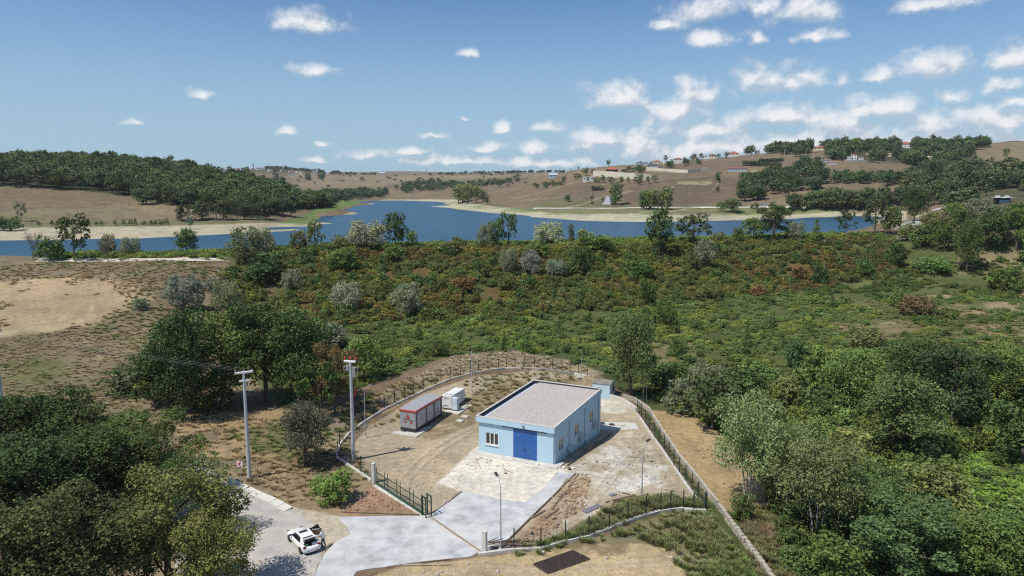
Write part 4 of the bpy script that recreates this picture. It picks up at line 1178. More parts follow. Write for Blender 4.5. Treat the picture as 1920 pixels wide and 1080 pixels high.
opening(-1.75, 0, 1.75, .7, .6, "window", M_DARK, 0); opening(-2.5, 0, .75, .8, 1.9, "door", M_DARK, 0); opening(0, 1.6, 1.5, 1.1, 1.1, "window", M_DARK, 1)
for z in (1.25, 1.5, 1.75): MB().box((.08, 1.6, z), (.02, .92, .035)).build("window_bar", M_GALV, shed)


def wall_run(name, pts, width, above, below, m, label, cat, seg='wall_segment', drop=None, zs=None, group=None):
    """a wall of cast segments that follows the ground; pts in pixels of the photograph"""
    P3 = [ground(*p) if zs is None else at_z(p[0], p[1], zs[i]) for i, p in enumerate(pts)]
    root = empty(name, P3[0], 0, label, cat, group)
    r = random.Random(len(pts))
    for i in range(len(P3) - 1):
        a, b = P3[i] - P3[0], P3[i + 1] - P3[0]
        d = (b - a); d.z = 0
        n = max(1, round(d.length / 3.0)); nrm = Vector((-d.y, d.x, 0)).normalized() * width / 2
        for k in range(n):
            s, e = a.lerp(b, k / n), a.lerp(b, (k + 1) / n - .008)
            j = r.uniform(-.015, .015)
            za, zb = s.z + above + j, e.z + above + j
            q = MB(); q.prism([(s.x + nrm.x, s.y + nrm.y), (s.x - nrm.x, s.y - nrm.y), (e.x - nrm.x, e.y - nrm.y), (e.x + nrm.x, e.y + nrm.y)], [s.z - below, s.z - below, e.z - below, e.z - below], [za, za, zb, zb])
            q.build(seg, m, root)
    return root


wall_run("retaining_wall", [(1144, 750), (1158, 754), (1172, 760), (1185, 769), (1193, 776)], .35, .95, .6, M_KERB, "curved pale retaining wall running from the blue shed to the fence", "wall")
OUTER = [(1168, 746), (1190, 753), (1216, 771), (1240, 810), (1274, 862), (1300, 893), (1326, 926), (1345, 950)]
wall_run("channel_wall", OUTER, .28, .70, 1.2, M_OLDC, "long concrete channel wall outside the right fence", "wall")

# fence post and welded mesh, shared by all runs
PH = 1.85
post_me = MB().tube([(0, 0, -.3), (0, 0, PH)], .058, 6).box((0, 0, PH + .015), (.10, .10, .03)).mesh("post", M_POSTGREEN)
def panel_mesh(L):
    q = MB()
    for k in range(9): q.span((0, 0, .06 + k * .2), (L, 0, .06 + k * .2), .009, .009)
    n = int(L / .11)
    for k in range(n + 1): q.span((L * k / n, 0, .04), (L * k / n, 0, 1.68), .006, .006, up=(0, 1, 0))
    return q.mesh("wire_panel", M_POSTGREEN)
_panel = panel_mesh(2.5)


def fence(pts, label, zoff=.25, group="fence runs"):
    P3 = [ground(*p) for p in pts]
    root = empty("fence", P3[0], 0, label, "fence", group)
    for i, p in enumerate(P3):
        o = link("post", post_me, root, p - P3[0] + Vector((0, 0, zoff)))
        if i + 1 < len(P3):
            d = P3[i + 1] - p
            if 0.8 < d.length < 7:
                w = link("wire_panel", _panel, root, p - P3[0] + Vector((0, 0, zoff)))
                w.scale = (d.length / 2.5, 1, 1); w.rotation_euler = (0, -math.atan2(d.z, math.hypot(d.x, d.y)), math.atan2(d.y, d.x))
    return root


KERB_FRONT = [(897, 1042), (960, 1034), (1014, 1031), (1060, 1018), (1104, 1008), (1142, 994), (1177, 980), (1211, 968), (1238.6, 961), (1257, 958), (1281, 956)]
wall_run("kerb_wall", KERB_FRONT, .30, .28, .5, M_KERB, "low pale wall under the front fence, from the gate pillar to the weeds", "wall", group="fence kerbs")
wall_run("kerb_wall", [(1283, 960), (1300, 961), (1325, 962)], .35, .42, .6, M_KERB, "short pale wall at the front right fence corner", "wall", group="fence kerbs")
fence([(963.6, 1033), (1014, 1031), (1060, 1018), (1104, 1008), (1142, 994), (1177, 980), (1211, 968), (1238.6, 961), (1257, 958), (1281, 955), (1300, 961), (1324, 962)], "front fence run of dark green posts, from the lamp post to the right corner")
KERB_R = [(1189, 770), (1205, 792), (1221, 817), (1238, 840), (1255, 865), (1271, 888), (1287, 912), (1301, 931), (1316, 951)]
wall_run("kerb_wall", KERB_R, .24, .26, .6, M_KERB, "long low wall on the yard side of the right fence", "wall", group="fence kerbs")
fence([(1195, 772), (1202, 783), (1210, 796), (1218, 806), (1227, 820), (1236, 833), (1245, 847), (1254, 860), (1263, 875), (1273.5, 890), (1285, 906), (1297, 923), (1309, 939), (1322, 958)], "right fence run of dark green posts between the low wall and the channel wall")
ARC = [(632, 858), (636, 836), (655, 813), (681.5, 793), (714, 772.4), (742.6, 758), (777, 742), (812, 725.6), (844.5, 712), (885, 701), (915, 695), (946, 691.5), (980, 690.5), (1017, 692.5), (1045, 696.5), (1077, 701.5), (1108, 706)]
wall_run("kerb_wall", ARC, .26, .22, .5, M_KERB, "curved low wall sweeping round the back of the yard", "wall", group="fence kerbs")
fence([(637, 838), (655, 812), (679, 794), (700, 780), (721, 767), (740, 757.5), (758.7, 749), (776, 741), (793.6, 732.5), (810, 724.5), (827, 717), (844.5, 711), (864, 705.5), (882, 700.5), (897, 697), (915, 694), (935, 691), (950, 690), (966, 689.5), (983, 689), (1002, 690), (1020, 691.5), (1036, 694), (1052, 696.5), (1069, 699), (1085, 702), (1102, 705)], "curved back fence run of dark green posts behind the kiosk and the blue building")
wall_run("kerb_wall", [(632, 860), (645, 868), (658, 877), (678, 890), (697, 903)], .32, .25, .5, M_KERB, "low pale wall left of the gate pillar", "wall", group="fence kerbs")
fence([(634, 859), (657, 875), (677, 889), (697, 903)], "short fence run between the curved wall and the left gate pillar")

# stone wall bottom right
sb = [(1348, 955), (1369, 985), (1398, 1024), (1425, 1061), (1460, 1110), (1500, 1165)]
P3 = [ground(*p) for p in sb]
stonewall = empty("stone_wall", P3[0], 0, "pale stone wall running down to the bottom right corner of the waste ground", "wall")
r = random.Random(5)
stone_mes = []
for k in range(4):
    bm = bmesh.new(); bmesh.ops.create_cube(bm, size=1.0)
    bmesh.ops.subdivide_edges(bm, edges=bm.edges[:], cuts=1)
    for v in bm.verts: v.co += Vector((r.uniform(-.09, .09), r.uniform(-.09, .09), r.uniform(-.09, .09))); v.co *= .92 if v.co.length > .75 else 1
    me = bpy.data.meshes.new("stone_block"); bm.to_mesh(me); bm.free(); me.materials.append(M_STONE); stone_mes.append(me)
for i in range(len(P3) - 1):
    a, b = P3[i], P3[i + 1]; L_ = (b - a).length; n = max(1, round(L_ / .62))
    ang = math.atan2(b.y - a.y, b.x - a.x)
    for k in range(n):
        for row in range(2):
            p = a.lerp(b, (k + .5 * row) / n) - P3[0] + Vector((r.uniform(-.06, .06), r.uniform(-.06, .06), .10 + row * .42))
            o = link("stone_block", stone_mes[r.randrange(4)], stonewall, p)
            o.scale = (L_ / n * 1.0, r.uniform(.32, .46), .42); o.rotation_euler.z = ang + r.uniform(-.1, .1)

# ------------------------------------------------------------------ gate
def pillar(px, py, h, label):
    o = MB().box((0, 0, h / 2 - .1), (.36, .36, h + .2)).box((0, 0, h + .03), (.40, .40, .06)).build("gate_pillar", mat("gate_pillar_concrete", (.58, .57, .53), .85, var=.1, scale=2), None, at_z(px, py, 0), bevel=.012)
    o.rotation_euler.z = RZ
    return tag(o, label, "pillar", "gate pillars")
pillar(701, 905, 2.2, "white concrete pillar at the left end of the green gate")
pillar(909, 1037, 2.0, "white concrete pillar beside the front lamp post")
g0, g1 = at_z(706, 908, .12), at_z(795, 966, .12)
gate = empty("sliding_gate", g0, math.atan2(g1.y - g0.y, g1.x - g0.x), "long green steel sliding gate rolled open left of the drive", "gate")
GL = (g1 - g0).length
f = MB(); f.span((0, 0, .10), (GL, 0, .10), .10, .20); f.span((0, 0, 1.42), (GL, 0, 1.42), .06, .06); f.span((0, 0, .72), (GL, 0, .72), .04, .04); f.build("gate_frame", M_GREENSTEEL, gate)
for px in (707, 721.5, 727.5, 744.5, 751, 768.5, 775.5, 793):
    t = solve_along(g0, (g1 - g0).normalized(), px)
    MB().box((t, 0, 1.0), (.06, .06, 1.9)).build("upright", M_GREENSTEEL, gate)
mm = MB()
n = int(GL / .16)
for k in range(n): mm.span((GL * (k + .5) / n, 0, .2), (GL * (k + .5) / n, 0, 1.40), .010, .010, up=(0, 1, 0))
for k in range(5): mm.span((0, .0, .32 + k * .22), (GL, 0, .32 + k * .22), .010, .010)
mm.build("mesh_infill", M_GREENSTEEL, gate)
gg = at_z(800, 968, 0)
gf = empty("gate_guide", gg, gate.rotation_euler.z, "pair of green steel frames holding the end of the sliding gate", "gate frame")
for y in (-.32, .32):
    q = MB(); q.span((-.35, y, 0), (-.35, y, 2.05), .10, .10, up=(0, 1, 0)); q.span((.35, y, 0), (.35, y, 2.05), .10, .10, up=(0, 1, 0)); q.span((-.40, y, 2.10), (.40, y, 2.10), .10, .10); q.span((-.3, y, 1.4), (.3, y, 1.4), .06, .06); q.build("guide_frame", M_GREENSTEEL, gf)
MB().tube([(0, -.27, 1.9), (0, .27, 1.9)], .05, 8).build("roller", M_BLACKSTEEL, gf)
gl_ = at_z(797, 969, .0)
gb = MB(); gs, ge = at_z(702, 911, -.02), at_z(802, 972, -.02); gb.span(gs, ge, .5, .22)
tag(gb.build("gate_footing", M_KERB), "concrete beam under the rolled back green gate", "footing")

# ------------------------------------------------------------------ transformer kiosk
kfl, kfr, kbr = at_z(750, 809, .15), at_z(779.7, 812, .15), at_z(829, 781, .15)
KRZ = math.atan2(-(kbr.x - kfr.x), kbr.y - kfr.y)
KW, KL, KH = 2.35, 7.2, 3.02
slab = MB().box((-KW / 2, KL / 2 - .2, -.10), (KW + 1.5, KL + 2.0, .24)).build("kiosk_pad", M_CONC2, None, kfr); slab.rotation_euler.z = KRZ
tag(slab, "pale concrete pad under the grey kiosk", "pavement", kind="structure")
kfr.z = .17
kiosk = empty("transformer_kiosk", kfr, KRZ, "grey metal transformer kiosk with a red roof edge and a red striped emblem", "kiosk")
base = MB()
for y in (.12, KL / 2, KL - .12): base.box((-KW / 2, y, .25), (KW - .06, .2, .50))
for x in (-.1, -KW + .1): base.box((x, KL / 2, .34), (.18, KL - .1, .32))
base.build("base_frame", M_BLACKSTEEL, kiosk)
MB().box((-KW / 2, KL / 2, .50 + (KH - .80) / 2), (KW, KL, KH - .80)).build("body", M_GREYMETAL, kiosk, bevel=.03)
MB().box((-KW / 2, KL / 2, KH - .18), (KW + .20, KL + .20, .26)).build("roof_edge", M_REDTRIM, kiosk, bevel=.06)
MB().add([(-KW - .05, -.05, KH - .045), (.05, -.05, KH - .045), (.05, KL + .05, KH - .045), (-KW - .05, KL + .05, KH - .045), (-KW - .05, KL / 2, KH + .02), (.05, KL / 2, KH + .02)], [(0, 1, 5, 4), (3, 4, 5, 2), (1, 2, 5), (0, 4, 3)]).build("roof", M_ROOFMETAL, kiosk)
zlo, zhi = .58, KH - .42
for (y0_, y1_) in ((.05, .40), (2.60, 2.95), (4.70, 5.05), (6.60, 7.15)):
    MB().box((.012, (y0_ + y1_) / 2, (zlo + zhi) / 2), (.024, y1_ - y0_, zhi - zlo)).build("side_panel", M_DARKPANEL, kiosk)
for (y0_, y1_, louvre) in ((.45, 2.55, 0), (3.0, 4.65, 0), (5.1, 6.55, 1)):
    d = MB().box((.025, (y0_ + y1_) / 2, (zlo + zhi) / 2), (.05, y1_ - y0_, zhi - zlo)).build("door", M_PALEMETAL, kiosk, bevel=.012)
    MB().box((.065, y0_ + (y1_ - y0_) * .45, zlo + (zhi - zlo) * .48), (.04, .10, .28)).build("handle", M_BLACKSTEEL, d)
    MB().box((.056, y0_ + (y1_ - y0_) * .28, zhi - .45), (.012, .18, .16)).build("warning_plate", M_RED if not louvre else clean_mat("yellow_plate", (.5, .33, .04), .5), d)
    if louvre:
        for c in (.35, 1.0):
            q = MB()
            for k in range(7): q.box((.06, y0_ + c, zlo + .25 + k * .07), (.02, .42, .035), ry=.4)
            q.build("louvre", M_GREYMETAL, d)
emb = MB()     # striped triangular emblem on the front panel: three stacks of slanting red bars and a dark wordmark stroke
ex, ez = -KW / 2 + .02, 1.62
for i, (w, z, o_) in enumerate([(.26, .55, 0), (.36, .45, .02), (.46, .35, .04), (.52, .25, .06), (.54, .15, .07)]): emb.box((ex + o_ - .03, -.012, ez + z), (w, .014, .055), ry=.14)
for i, (w, z) in enumerate([(.40, -.16), (.34, -.26), (.28, -.36)]): emb.box((ex - .36, -.012, ez + z), (w, .014, .055), ry=.14); emb.box((ex + .42, -.012, ez + z - .06), (w, .014, .055), ry=.14)
emb.box((ex - .35, -.02, ez + .04), (.62, .014, .06), 0, 1, ry=.14); emb.box((ex + .10, -.02, ez - .02), (1.0, .014, .075), 0, 1, ry=.14); emb.box((ex + .62, -.02, ez - .12), (.4, .014, .05), 0, 1, ry=.14)
eo = emb.build("emblem", [M_RED, M_DKBLUE], kiosk); eo.scale = (1.12, 1, 1.18); eo.location = (KW / 2 * .12, 0, -.27)
MB().box((.058, .62, zhi - .12), (.010, .16, .13)).build("small_emblem", M_DKBLUE, kiosk)

# ------------------------------------------------------------------ generator
gfr = at_z(846.4, 769, .42)
pad = MB().box((-.55, 2.1, -.12), (4.4, 6.4, .22)).build("generator_pad", M_CONC2, None, gfr); pad.rotation_euler.z = KRZ
tag(pad, "pale concrete pad under the white generator", "pavement", kind="structure")
gen = empty("generator", gfr, KRZ, "white boxed generator with a violet swoosh behind the grey kiosk", "generator")
GW, GLn, GH = 1.55, 4.3, 2.05
MB().box((-GW / 2, GLn / 2, .12), (GW - .1, GLn - .1, .24)).build("skid", M_BLACKSTEEL, gen)
MB().box((-GW / 2, GLn / 2, .2 + (GH - .2) / 2), (GW, GLn, GH - .2)).build("canopy", M_WHITE, gen, bevel=.04)
t = MB()
for y in (.35, .75): t.box((-GW / 2, y, GH + .02), (.9, .10, .05))
t.box((-.3, .5, GH + .03), (.2, .2, .07)); t.build("roof_vent", M_GREYMETAL, gen)
for y in (1.3, 2.3, 3.3):
    d = MB().box((.012, y, 1.15), (.025, .92, 1.5)).build("door", M_WHITE, gen, bevel=.008)
    MB().box((.035, y + .3, 1.15), (.03, .06, .16)).build("handle", M_BLACKSTEEL, d)
MB().box((.014, 3.3, 1.55), (.03, .22, .26)).build("control_window", M_GLASS, gen)
sw_ = MB(); sw_.prism([(-1.50, .30), (-1.15, .46), (-.62, .46), (-.28, .20), (-.62, .32), (-1.15, .32), (-1.50, .20)], 0, .012)
so = sw_.build("swoosh", M_PURPLE, gen); so.rotation_euler = (math.pi / 2, 0, 0); so.location = (0, -.004, .16)
def lettering(txt, size, m, parent, loc, rot):
    cu = bpy.data.curves.new("lettering", 'FONT'); cu.body = txt; cu.size = size; cu.extrude = .004; cu.align_x = 'CENTER'; cu.space_character = 1.15
    tmp = bpy.data.objects.new("lettering_tmp", cu); COL.objects.link(tmp)
    dg = bpy.context.evaluated_depsgraph_get(); me = bpy.data.meshes.new_from_object(tmp.evaluated_get(dg))
    bpy.data.objects.remove(tmp); bpy.data.curves.remove(cu)
    me.materials.clear(); me.materials.append(m)
    o = link("lettering", me, parent, loc); o.rotation_euler = rot; return o
lettering("TEKSAN", .25, M_DKBLUE, gen, (-GW / 2, -.010, 1.55), (math.pi / 2, 0, 0))
lettering("TEKSAN", .22, M_DKBLUE, gen, (.032, 2.3, 1.72), (math.pi / 2, 0, math.pi / 2))
ex = MB(); ex.tube([(-.5, GLn + .05, .9), (-.4, GLn + .45, .95), (-.1, GLn + .55, .8)], .10, 10); ex.box((-.8, GLn + .12, .9), (1.1, .2, 1.0)); ex.build("radiator_outlet", M_GREYMETAL, gen)
cab0 = at_z(857, 771, .42)
cab = empty("control_cabinet", cab0, KRZ, "pale blue control cabinet standing before the white generator", "cabinet")
MB().box((-.42, .3, 1.0), (.88, .60, 1.75)).build("body", M_CABINET, cab, bevel=.02)
MB().box((-.42, .3, .07), (.80, .52, .14)).build("plinth", M_BLACKSTEEL, cab)
dd_ = MB().box((-.42, -.012, 1.0), (.80, .03, 1.62)).build("door", M_CABINET, cab, bevel=.008)
MB().box((-.60, -.035, 1.15), (.05, .03, .16)).build("handle", clean_mat("yellow_tag", (.5, .4, .08), .5), dd_)
for i, (px, py) in enumerate(((872, 782), (862, 790))):
    o = MB().box((0, 0, .02), (.95, .75, .26)).box((0, 0, .16), (.7, .5, .03)).build("cable_pit", M_CONC2, None, ground(px, py)); o.rotation_euler.z = KRZ
    tag(o, ["small concrete cable pit beside the track, right of the cabinet", "small concrete cable pit nearest the blue cabinet"][i], "cable pit", "cable pits")

# ------------------------------------------------------------------ lamp posts
def lamp(px, py, h, ang, arm, label, z=None):
    p = ground(px, py)
    root = empty("lamp_post", p, ang, label, "lamp post", "yard lamps")
    MB().tube([(0, 0, .1), (0, 0, h)], [.075, .042], 10).build("pole", M_GALV, root)
    MB().box((0, 0, .06), (.34, .34, .12)).box((0, 0, .14), (.24, .24, .04)).build("base", M_KERB, root)
    MB().tube([(0, 0, h - .05), (arm * .5, 0, h + .42), (arm, 0, h + .62)], .03, 8).build("arm", M_GALV, root)
    hd = MB().box((arm + .28, 0, h + .66), (.62, .24, .09), ry=-.2).build("lamp_head", M_BLACKSTEEL, root, bevel=.02)
    MB().box((arm + .30, 0, h + .61), (.42, .18, .02), ry=-.2).build("lens", M_PVC, hd)
lamp(939, 1031, 6.0, math.radians(112), .75, "front lamp post with a dark head beside the gate pillar")
lamp(1203, 937, 5.6, math.radians(40), .5, "thin lamp post in the weeds of the right yard")
lamp(885, 737, 5.9, math.radians(90), .4, "thin lamp post at the back of the yard, behind the generator")
lamp(685.6, 821, 6.3, math.radians(10), .9, "lamp post left of the kiosk with its arm over the yard")
lamp(1089, 742, 5.6, math.radians(60), .4, "lamp post half hidden behind the blue building")

# ------------------------------------------------------------------ utility poles
def utility_pole(px, py, toppx, label, h=12.0, loc=None):
    p = loc or ground(px, py)
    root = empty("utility_pole", p, 0, label, "utility pole", "concrete utility poles")
    MB().tube([(0, 0, -.3), (0, 0, h * .5), (0, 0, h)], [.235, .18, .125], 12).build("pole", M_POLE, root)
    return root, p
def insulator(parent, x, y, z, m, s=1.0):
    q = MB()
    q.tube([(x, y, z), (x, y, z + .08 * s), (x, y, z + .09 * s), (x, y, z + .17 * s), (x, y, z + .18 * s), (x, y, z + .28 * s), (x, y, z + .36 * s)], [.05 * s, .05 * s, .11 * s, .11 * s, .07 * s, .13 * s, .05 * s], 10)
    return q.build("insulator", m, parent)
u1, p1 = utility_pole(468, 898, 450, "tall concrete pole with a white crossarm beside the chevron sign", 12.0, at_z(468, 898, 0))
a = MB(); a.span((-.85, -.25, 12.05), (.95, .28, 12.15), .22, .22); a.build("crossarm", M_WHITE, u1, bevel=.03)
a = MB(); a.span((-.45, -.16, 11.15), (.55, .16, 11.2), .22, .22); a.build("lower_crossarm", M_WHITE, u1, bevel=.03)
for x in (-.8, 0.05, .85): insulator(u1, x, x * .29, 12.2, M_GREYMETAL, .6)
u2, p2 = utility_pole(663, 862, 654, "tall concrete pole topped by three red insulators", 11.9, at_z(663, 863, 0))
a = MB(); a.span((-.75, .25, 11.95), (.65, -.12, 11.95), .30, .22); a.build("crossarm", M_WHITE, u2, bevel=.03)
for x in (-.7, -.05, .6): insulator(u2, x, .18 - x * .26, 12.08, M_RED, 1.05)
q = MB(); q.box((.38, -.05, 10.7), (.32, .4, 1.1)); q.box((-.35, .0, 11.2), (.3, .3, .6)); q.span((-.9, .3, 11.3), (.8, -.2, 11.3), .08, .08); q.span((-.7, .3, 10.9), (.7, -.2, 10.6), .06, .06)
for x in (-.85, -.3, .35, .8): q.tube([(x, .2 - x * .25, 11.2), (x, .2 - x * .25, 10.7)], [.07, .05], 8)
q.build("switchgear", M_GREYMETAL, u2)
q = MB()
for k, (dx_, dz_) in enumerate(((.35, 8.6), (.55, 9.0), (.75, 9.2), (.3, 9.3))): q.tube([(.15, 0, 7.4), (.2 + dx_ * .3, -.05, 7.9), (dx_ * .7 + .2, -.1, dz_ - .4)], .022, 5)
q.build("cable_tail", M_RED, u2)
for z in (1.2, 2.0, 6.2, 6.35, 7.6): MB().tube([(0, 0, z), (0, 0, z + .05)], .24 - z * .006, 12).build("pole_band", M_GREYMETAL, u2)
MB().tube([(.22, -.12, 0), (.2, -.11, 4), (.16, -.10, 10.5)], .04, 6).build("cable_guard", M_GALV, u2)
u3, p3 = utility_pole(8, 797, 2, "concrete pole at the far left edge behind the trees", 12.0)
a = MB(); a.span((-.9, -.2, 12.0), (.8, .2, 12.05), .2, .2); a.build("crossarm", M_WHITE, u3, bevel=.03)
for x in (-.7, 0, .7): insulator(u3, x, x * .25, 12.1, M_BLACKSTEEL, .8)
def wires(pa, pb, offs, sag, label):
    root = empty("power_line", pa, 0, label, "power line", "power lines")
    for o_ in offs:
        pts = []
        for k in range(25):
            t = k / 24; q = (pb - pa) * t + Vector((o_, o_ * .29, -sag * 4 * t * (1 - t))); pts.append(q)
        MB().tube(pts, .0032, 4, caps=False).build("wire", M_POLE, root)
wires(p3 + Vector((0, 0, 12.4)), p1 + Vector((0, 0, 12.4)), (-.7, 0, .75), .35, "three thin wires from the left edge pole to the crossarm pole")

# ------------------------------------------------------------------ chevron sign
sp = at_z(452.5, 908, 0)
sign = empty("road_sign", sp, math.radians(-12), "square white road sign with a red chevron pointing left", "road sign")
MB().tube([(0, 0, 0), (-.02, 0, 2.55)], .035, 8).build("pole", M_GALV, sign)
MB().box((-.02, -.05, 2.3), (.68, .03, .68)).build("plate", M_PVC, sign, bevel=.006)
q = MB().prism([(-.24, 0), (.02, .28), (.24, .28), (-.02, 0), (.24, -.28), (.02, -.28)], 0, .008).build("chevron", M_REDTRIM, sign)
q.rotation_euler = (math.pi / 2, 0, 0); q.location = (-.02, -.066, 2.3)

# ------------------------------------------------------------------ road kerb
kp = [(345, 873), (385, 886), (417, 898), (452, 914), (485, 929), (512, 941), (541, 957)]
K3 = [at_z(*p, 0) for p in kp]
kerb = empty("road_kerb", K3[0], 0, "broad pale kerb along the bend of the road", "kerb")
r = random.Random(8)
for i in range(len(K3) - 1):
    a, b = K3[i] - K3[0], K3[i + 1] - K3[0]; L_ = (b - a).length; n = max(1, round(L_ / 1.25)); ang = math.atan2(b.y - a.y, b.x - a.x)
    for k in range(n):
        c = a.lerp(b, (k + .5) / n)
        o = MB().add([(-L_ / n / 2 + .015, -.45, -.1), (L_ / n / 2 - .015, -.45, -.1), (L_ / n / 2 - .015, .45, -.1), (-L_ / n / 2 + .015, .45, -.1), (-L_ / n / 2 + .015, -.45, .06), (L_ / n / 2 - .015, -.45, .06), (L_ / n / 2 - .015, .45, .22), (-L_ / n / 2 + .015, .45, .22)],
                     [(0, 3, 2, 1), (4, 5, 6, 7), (0, 1, 5, 4), (2, 3, 7, 6), (1, 2, 6, 5), (3, 0, 4, 7)]).build("kerb_stone", M_KERB, kerb, c + Vector((0, 0, r.uniform(-.02, .02))))
        o.rotation_euler = (r.uniform(-.02, .02), r.uniform(-.02, .02), ang + r.uniform(-.02, .02))

# ------------------------------------------------------------------ site litter
def plank(p0, p1, w=.16, h=.05, m=None, label="", z=.08):
    a, b = ground(*p0), ground(*p1)
    mid = (a + b) / 2; q = MB().span(a - mid + Vector((0, 0, z)), b - mid + Vector((0, 0, z)), w, h)
    return tag(q.build("plank", m or M_WOOD, None, mid), label, "plank", "loose formwork planks")
PL = [((1079, 889), (1036, 932), .10, .16, "long dark formwork plank along the right edge of the drive"), ((1034, 934), (998, 969), .10, .16, "dark formwork plank continuing along the drive edge, lower part"), ((996, 971), (950, 1017), .10, .18, "dark formwork plank along the drive edge, close to the lamp post"),
      ((1085, 889), (1065, 915), .12, .08, "loose plank parallel to the drive edge, nearest the building"), ((1074, 907), (1066, 914), .14, .06, "short loose plank beside the one nearest the building"), ((1067, 917), (1048, 934), .14, .06, "loose plank beside the middle of the drive edge"), ((1074, 917), (1050, 936), .12, .06, "second loose plank at the middle of the drive edge"),
      ((1048, 936), (1035, 956), .12, .06, "crooked plank lower down beside the drive"), ((1048, 954), (1020, 975), .12, .08, "dark plank lying between drive and bare soil"), ((1022, 958), (998, 972), .16, .10, "thick plank on the concrete edge"), ((1079, 952), (1062, 958), .16, .06, "short pale plank alone on the bare soil"),
      ((1190, 929), (1147, 940), .22, .10, "upper thick timber of the pile left of the thin lamp post"), ((1200, 933), (1150, 943), .14, .10, "middle timber of the pile left of the thin lamp post"), ((1196, 937), (1150, 948), .12, .08, "lower timber of the pile left of the thin lamp post"), ((1166, 925), (1181, 928), .12, .06, "short plank above the timber pile"), ((1135, 943), (1142, 941), .14, .08, "stub of timber left of the pile"),
      ((865, 923), (846, 938), .14, .16, "dark timber beam at the upper left corner of the drive"), ((846, 938), (806, 966), .10, .10, "formwork plank running from the dark beam to the gate"), ((1085, 889.5), (1104, 890), .10, .05, "short pale plank lying across the drive corner"),
      ((640, 961), (786, 966), .10, .10, "long thin plank on the earth above the apron"), ((756, 1061), (846, 1059.5), .16, .06, "pale plank lying below the apron edge"), ((790, 1056), (845, 1050), .06, .12, "dark edge board on the lower side of the apron"), ((905, 858), (893, 863), .06, .05, "thin plank on the pale sand left of the door"),
      ((893.5, 862), (901, 880), .05, .05, "thin stick on the pale sand before the window"), ((945, 880), (961, 888), .07, .05, "white batten on the grey stain before the door"), ((1144, 868), (1128, 867), .08, .04, "thin batten on the pale ground right of the building"), ((1192, 838), (1202, 846), .14, .06, "dark board on the white gravel of the right yard"),
      ((1222, 927), (1240, 935), .08, .05, "thin dark stick above the weeds on the right")]
for (a, b, w, h, lb) in PL: plank(a, b, w, h, M_PALEWOOD if ("pale" in lb or "white" in lb) else M_WOOD, lb)
r = random.Random(12)
br = MB()
for k in range(26):
    a = ground(912 + r.uniform(0, 60), 1034 - r.uniform(0, 18)); d = r.uniform(-.5, .9)
    br.span(a + Vector((0, 0, .1)), a + Vector((math.cos(d) * r.uniform(.8, 2.2), math.sin(d) * r.uniform(.4, 1.2), r.uniform(.05, .4))), .06, .05)
tag(br.build("brushwood", M_RUST), "heap of sticks and roots at the foot of the front lamp post", "brushwood", kind="stuff")
def grid_mat(c4, nx, ny, bar, label, name, m, cat, layers=1):
    P = [ground(*p) for p in c4]; o0 = P[0]
    root = empty(name, o0, 0, label, cat)
    for L_ in range(layers):
        off = Vector((r.uniform(-.08, .08) * L_, r.uniform(-.08, .08) * L_, .06 + .05 * L_))
        q = MB()
        for k in range(nx + 1): t = k / nx; q.span(P[0].lerp(P[3], t) - o0 + off, P[1].lerp(P[2], t) - o0 + off, bar, bar)
        q.build("cross_bars", m, root)
        q = MB()
        for k in range(ny + 1): t = k / ny; q.span(P[0].lerp(P[1], t) - o0 + off + Vector((0, 0, bar)), P[3].lerp(P[2], t) - o0 + off + Vector((0, 0, bar)), bar, bar)
        q.build("long_bars", m, root)
grid_mat([(999, 1060), (1027, 1077), (1105, 1050), (1074, 1034)], 30, 14, .036, "dark reinforcing mesh mats lying on the waste ground", "rebar_mesh", M_RUST, "rebar mesh", 2)
for i, (c4, lb) in enumerate((([(1092, 959), (1099, 963), (1127, 950), (1121, 947)], "larger violet grey metal grate on the gravel, near the front fence"), ([(1142, 929), (1147, 931), (1156, 927.5), (1151, 926)], "smaller metal grate on the gravel, near the timber pile"))):
    P = [ground(*p) for p in c4]; q = MB(); o0 = P[0]
    for k in range(13): t = k / 12; q.span(P[0].lerp(P[3], t) - o0 + Vector((0, 0, .08)), P[1].lerp(P[2], t) - o0 + Vector((0, 0, .08)), .09, .06)
    for (a, b) in ((0, 3), (1, 2)): q.span(P[a] - o0 + Vector((0, 0, .08)), P[b] - o0 + Vector((0, 0, .08)), .08, .09)
    tag(q.build("metal_grate", clean_mat("grate_metal", (.24, .23, .28), .6), None, o0), lb, "grate", "metal grates")
# manholes on the slab behind the house
ms = [ground(*p) for p in ((1108, 804), (1128, 792), (1192, 794), (1197, 806), (1150, 808))]
q = MB().prism([(p.x, p.y) for p in ms], [p.z - .3 for p in ms], [p.z + .10 for p in ms]); tag(q.build("manhole_slab", M_CONC2), "pale concrete slab with round manholes behind the building", "pavement", kind="structure")
for i, (px, py, m) in enumerate(((1129, 796, M_BLACKSTEEL), (1147, 798.5, M_BLACKSTEEL), (1165, 799, M_CONC2))):
    p = ground(px, py); o = empty("manhole", p + Vector((0, 0, .10)), 0, ["dark manhole nearest the building corner", "dark manhole in the middle of the pale slab", "pale manhole cover at the right of the slab"][i], "manhole", "manholes")
    MB().tube([(0, 0, 0), (0, 0, .12)], .52, 20).build("ring", M_CONC2, o); MB().tube([(0, 0, .121), (0, 0, .15)], .42, 20).build("cover", m, o)
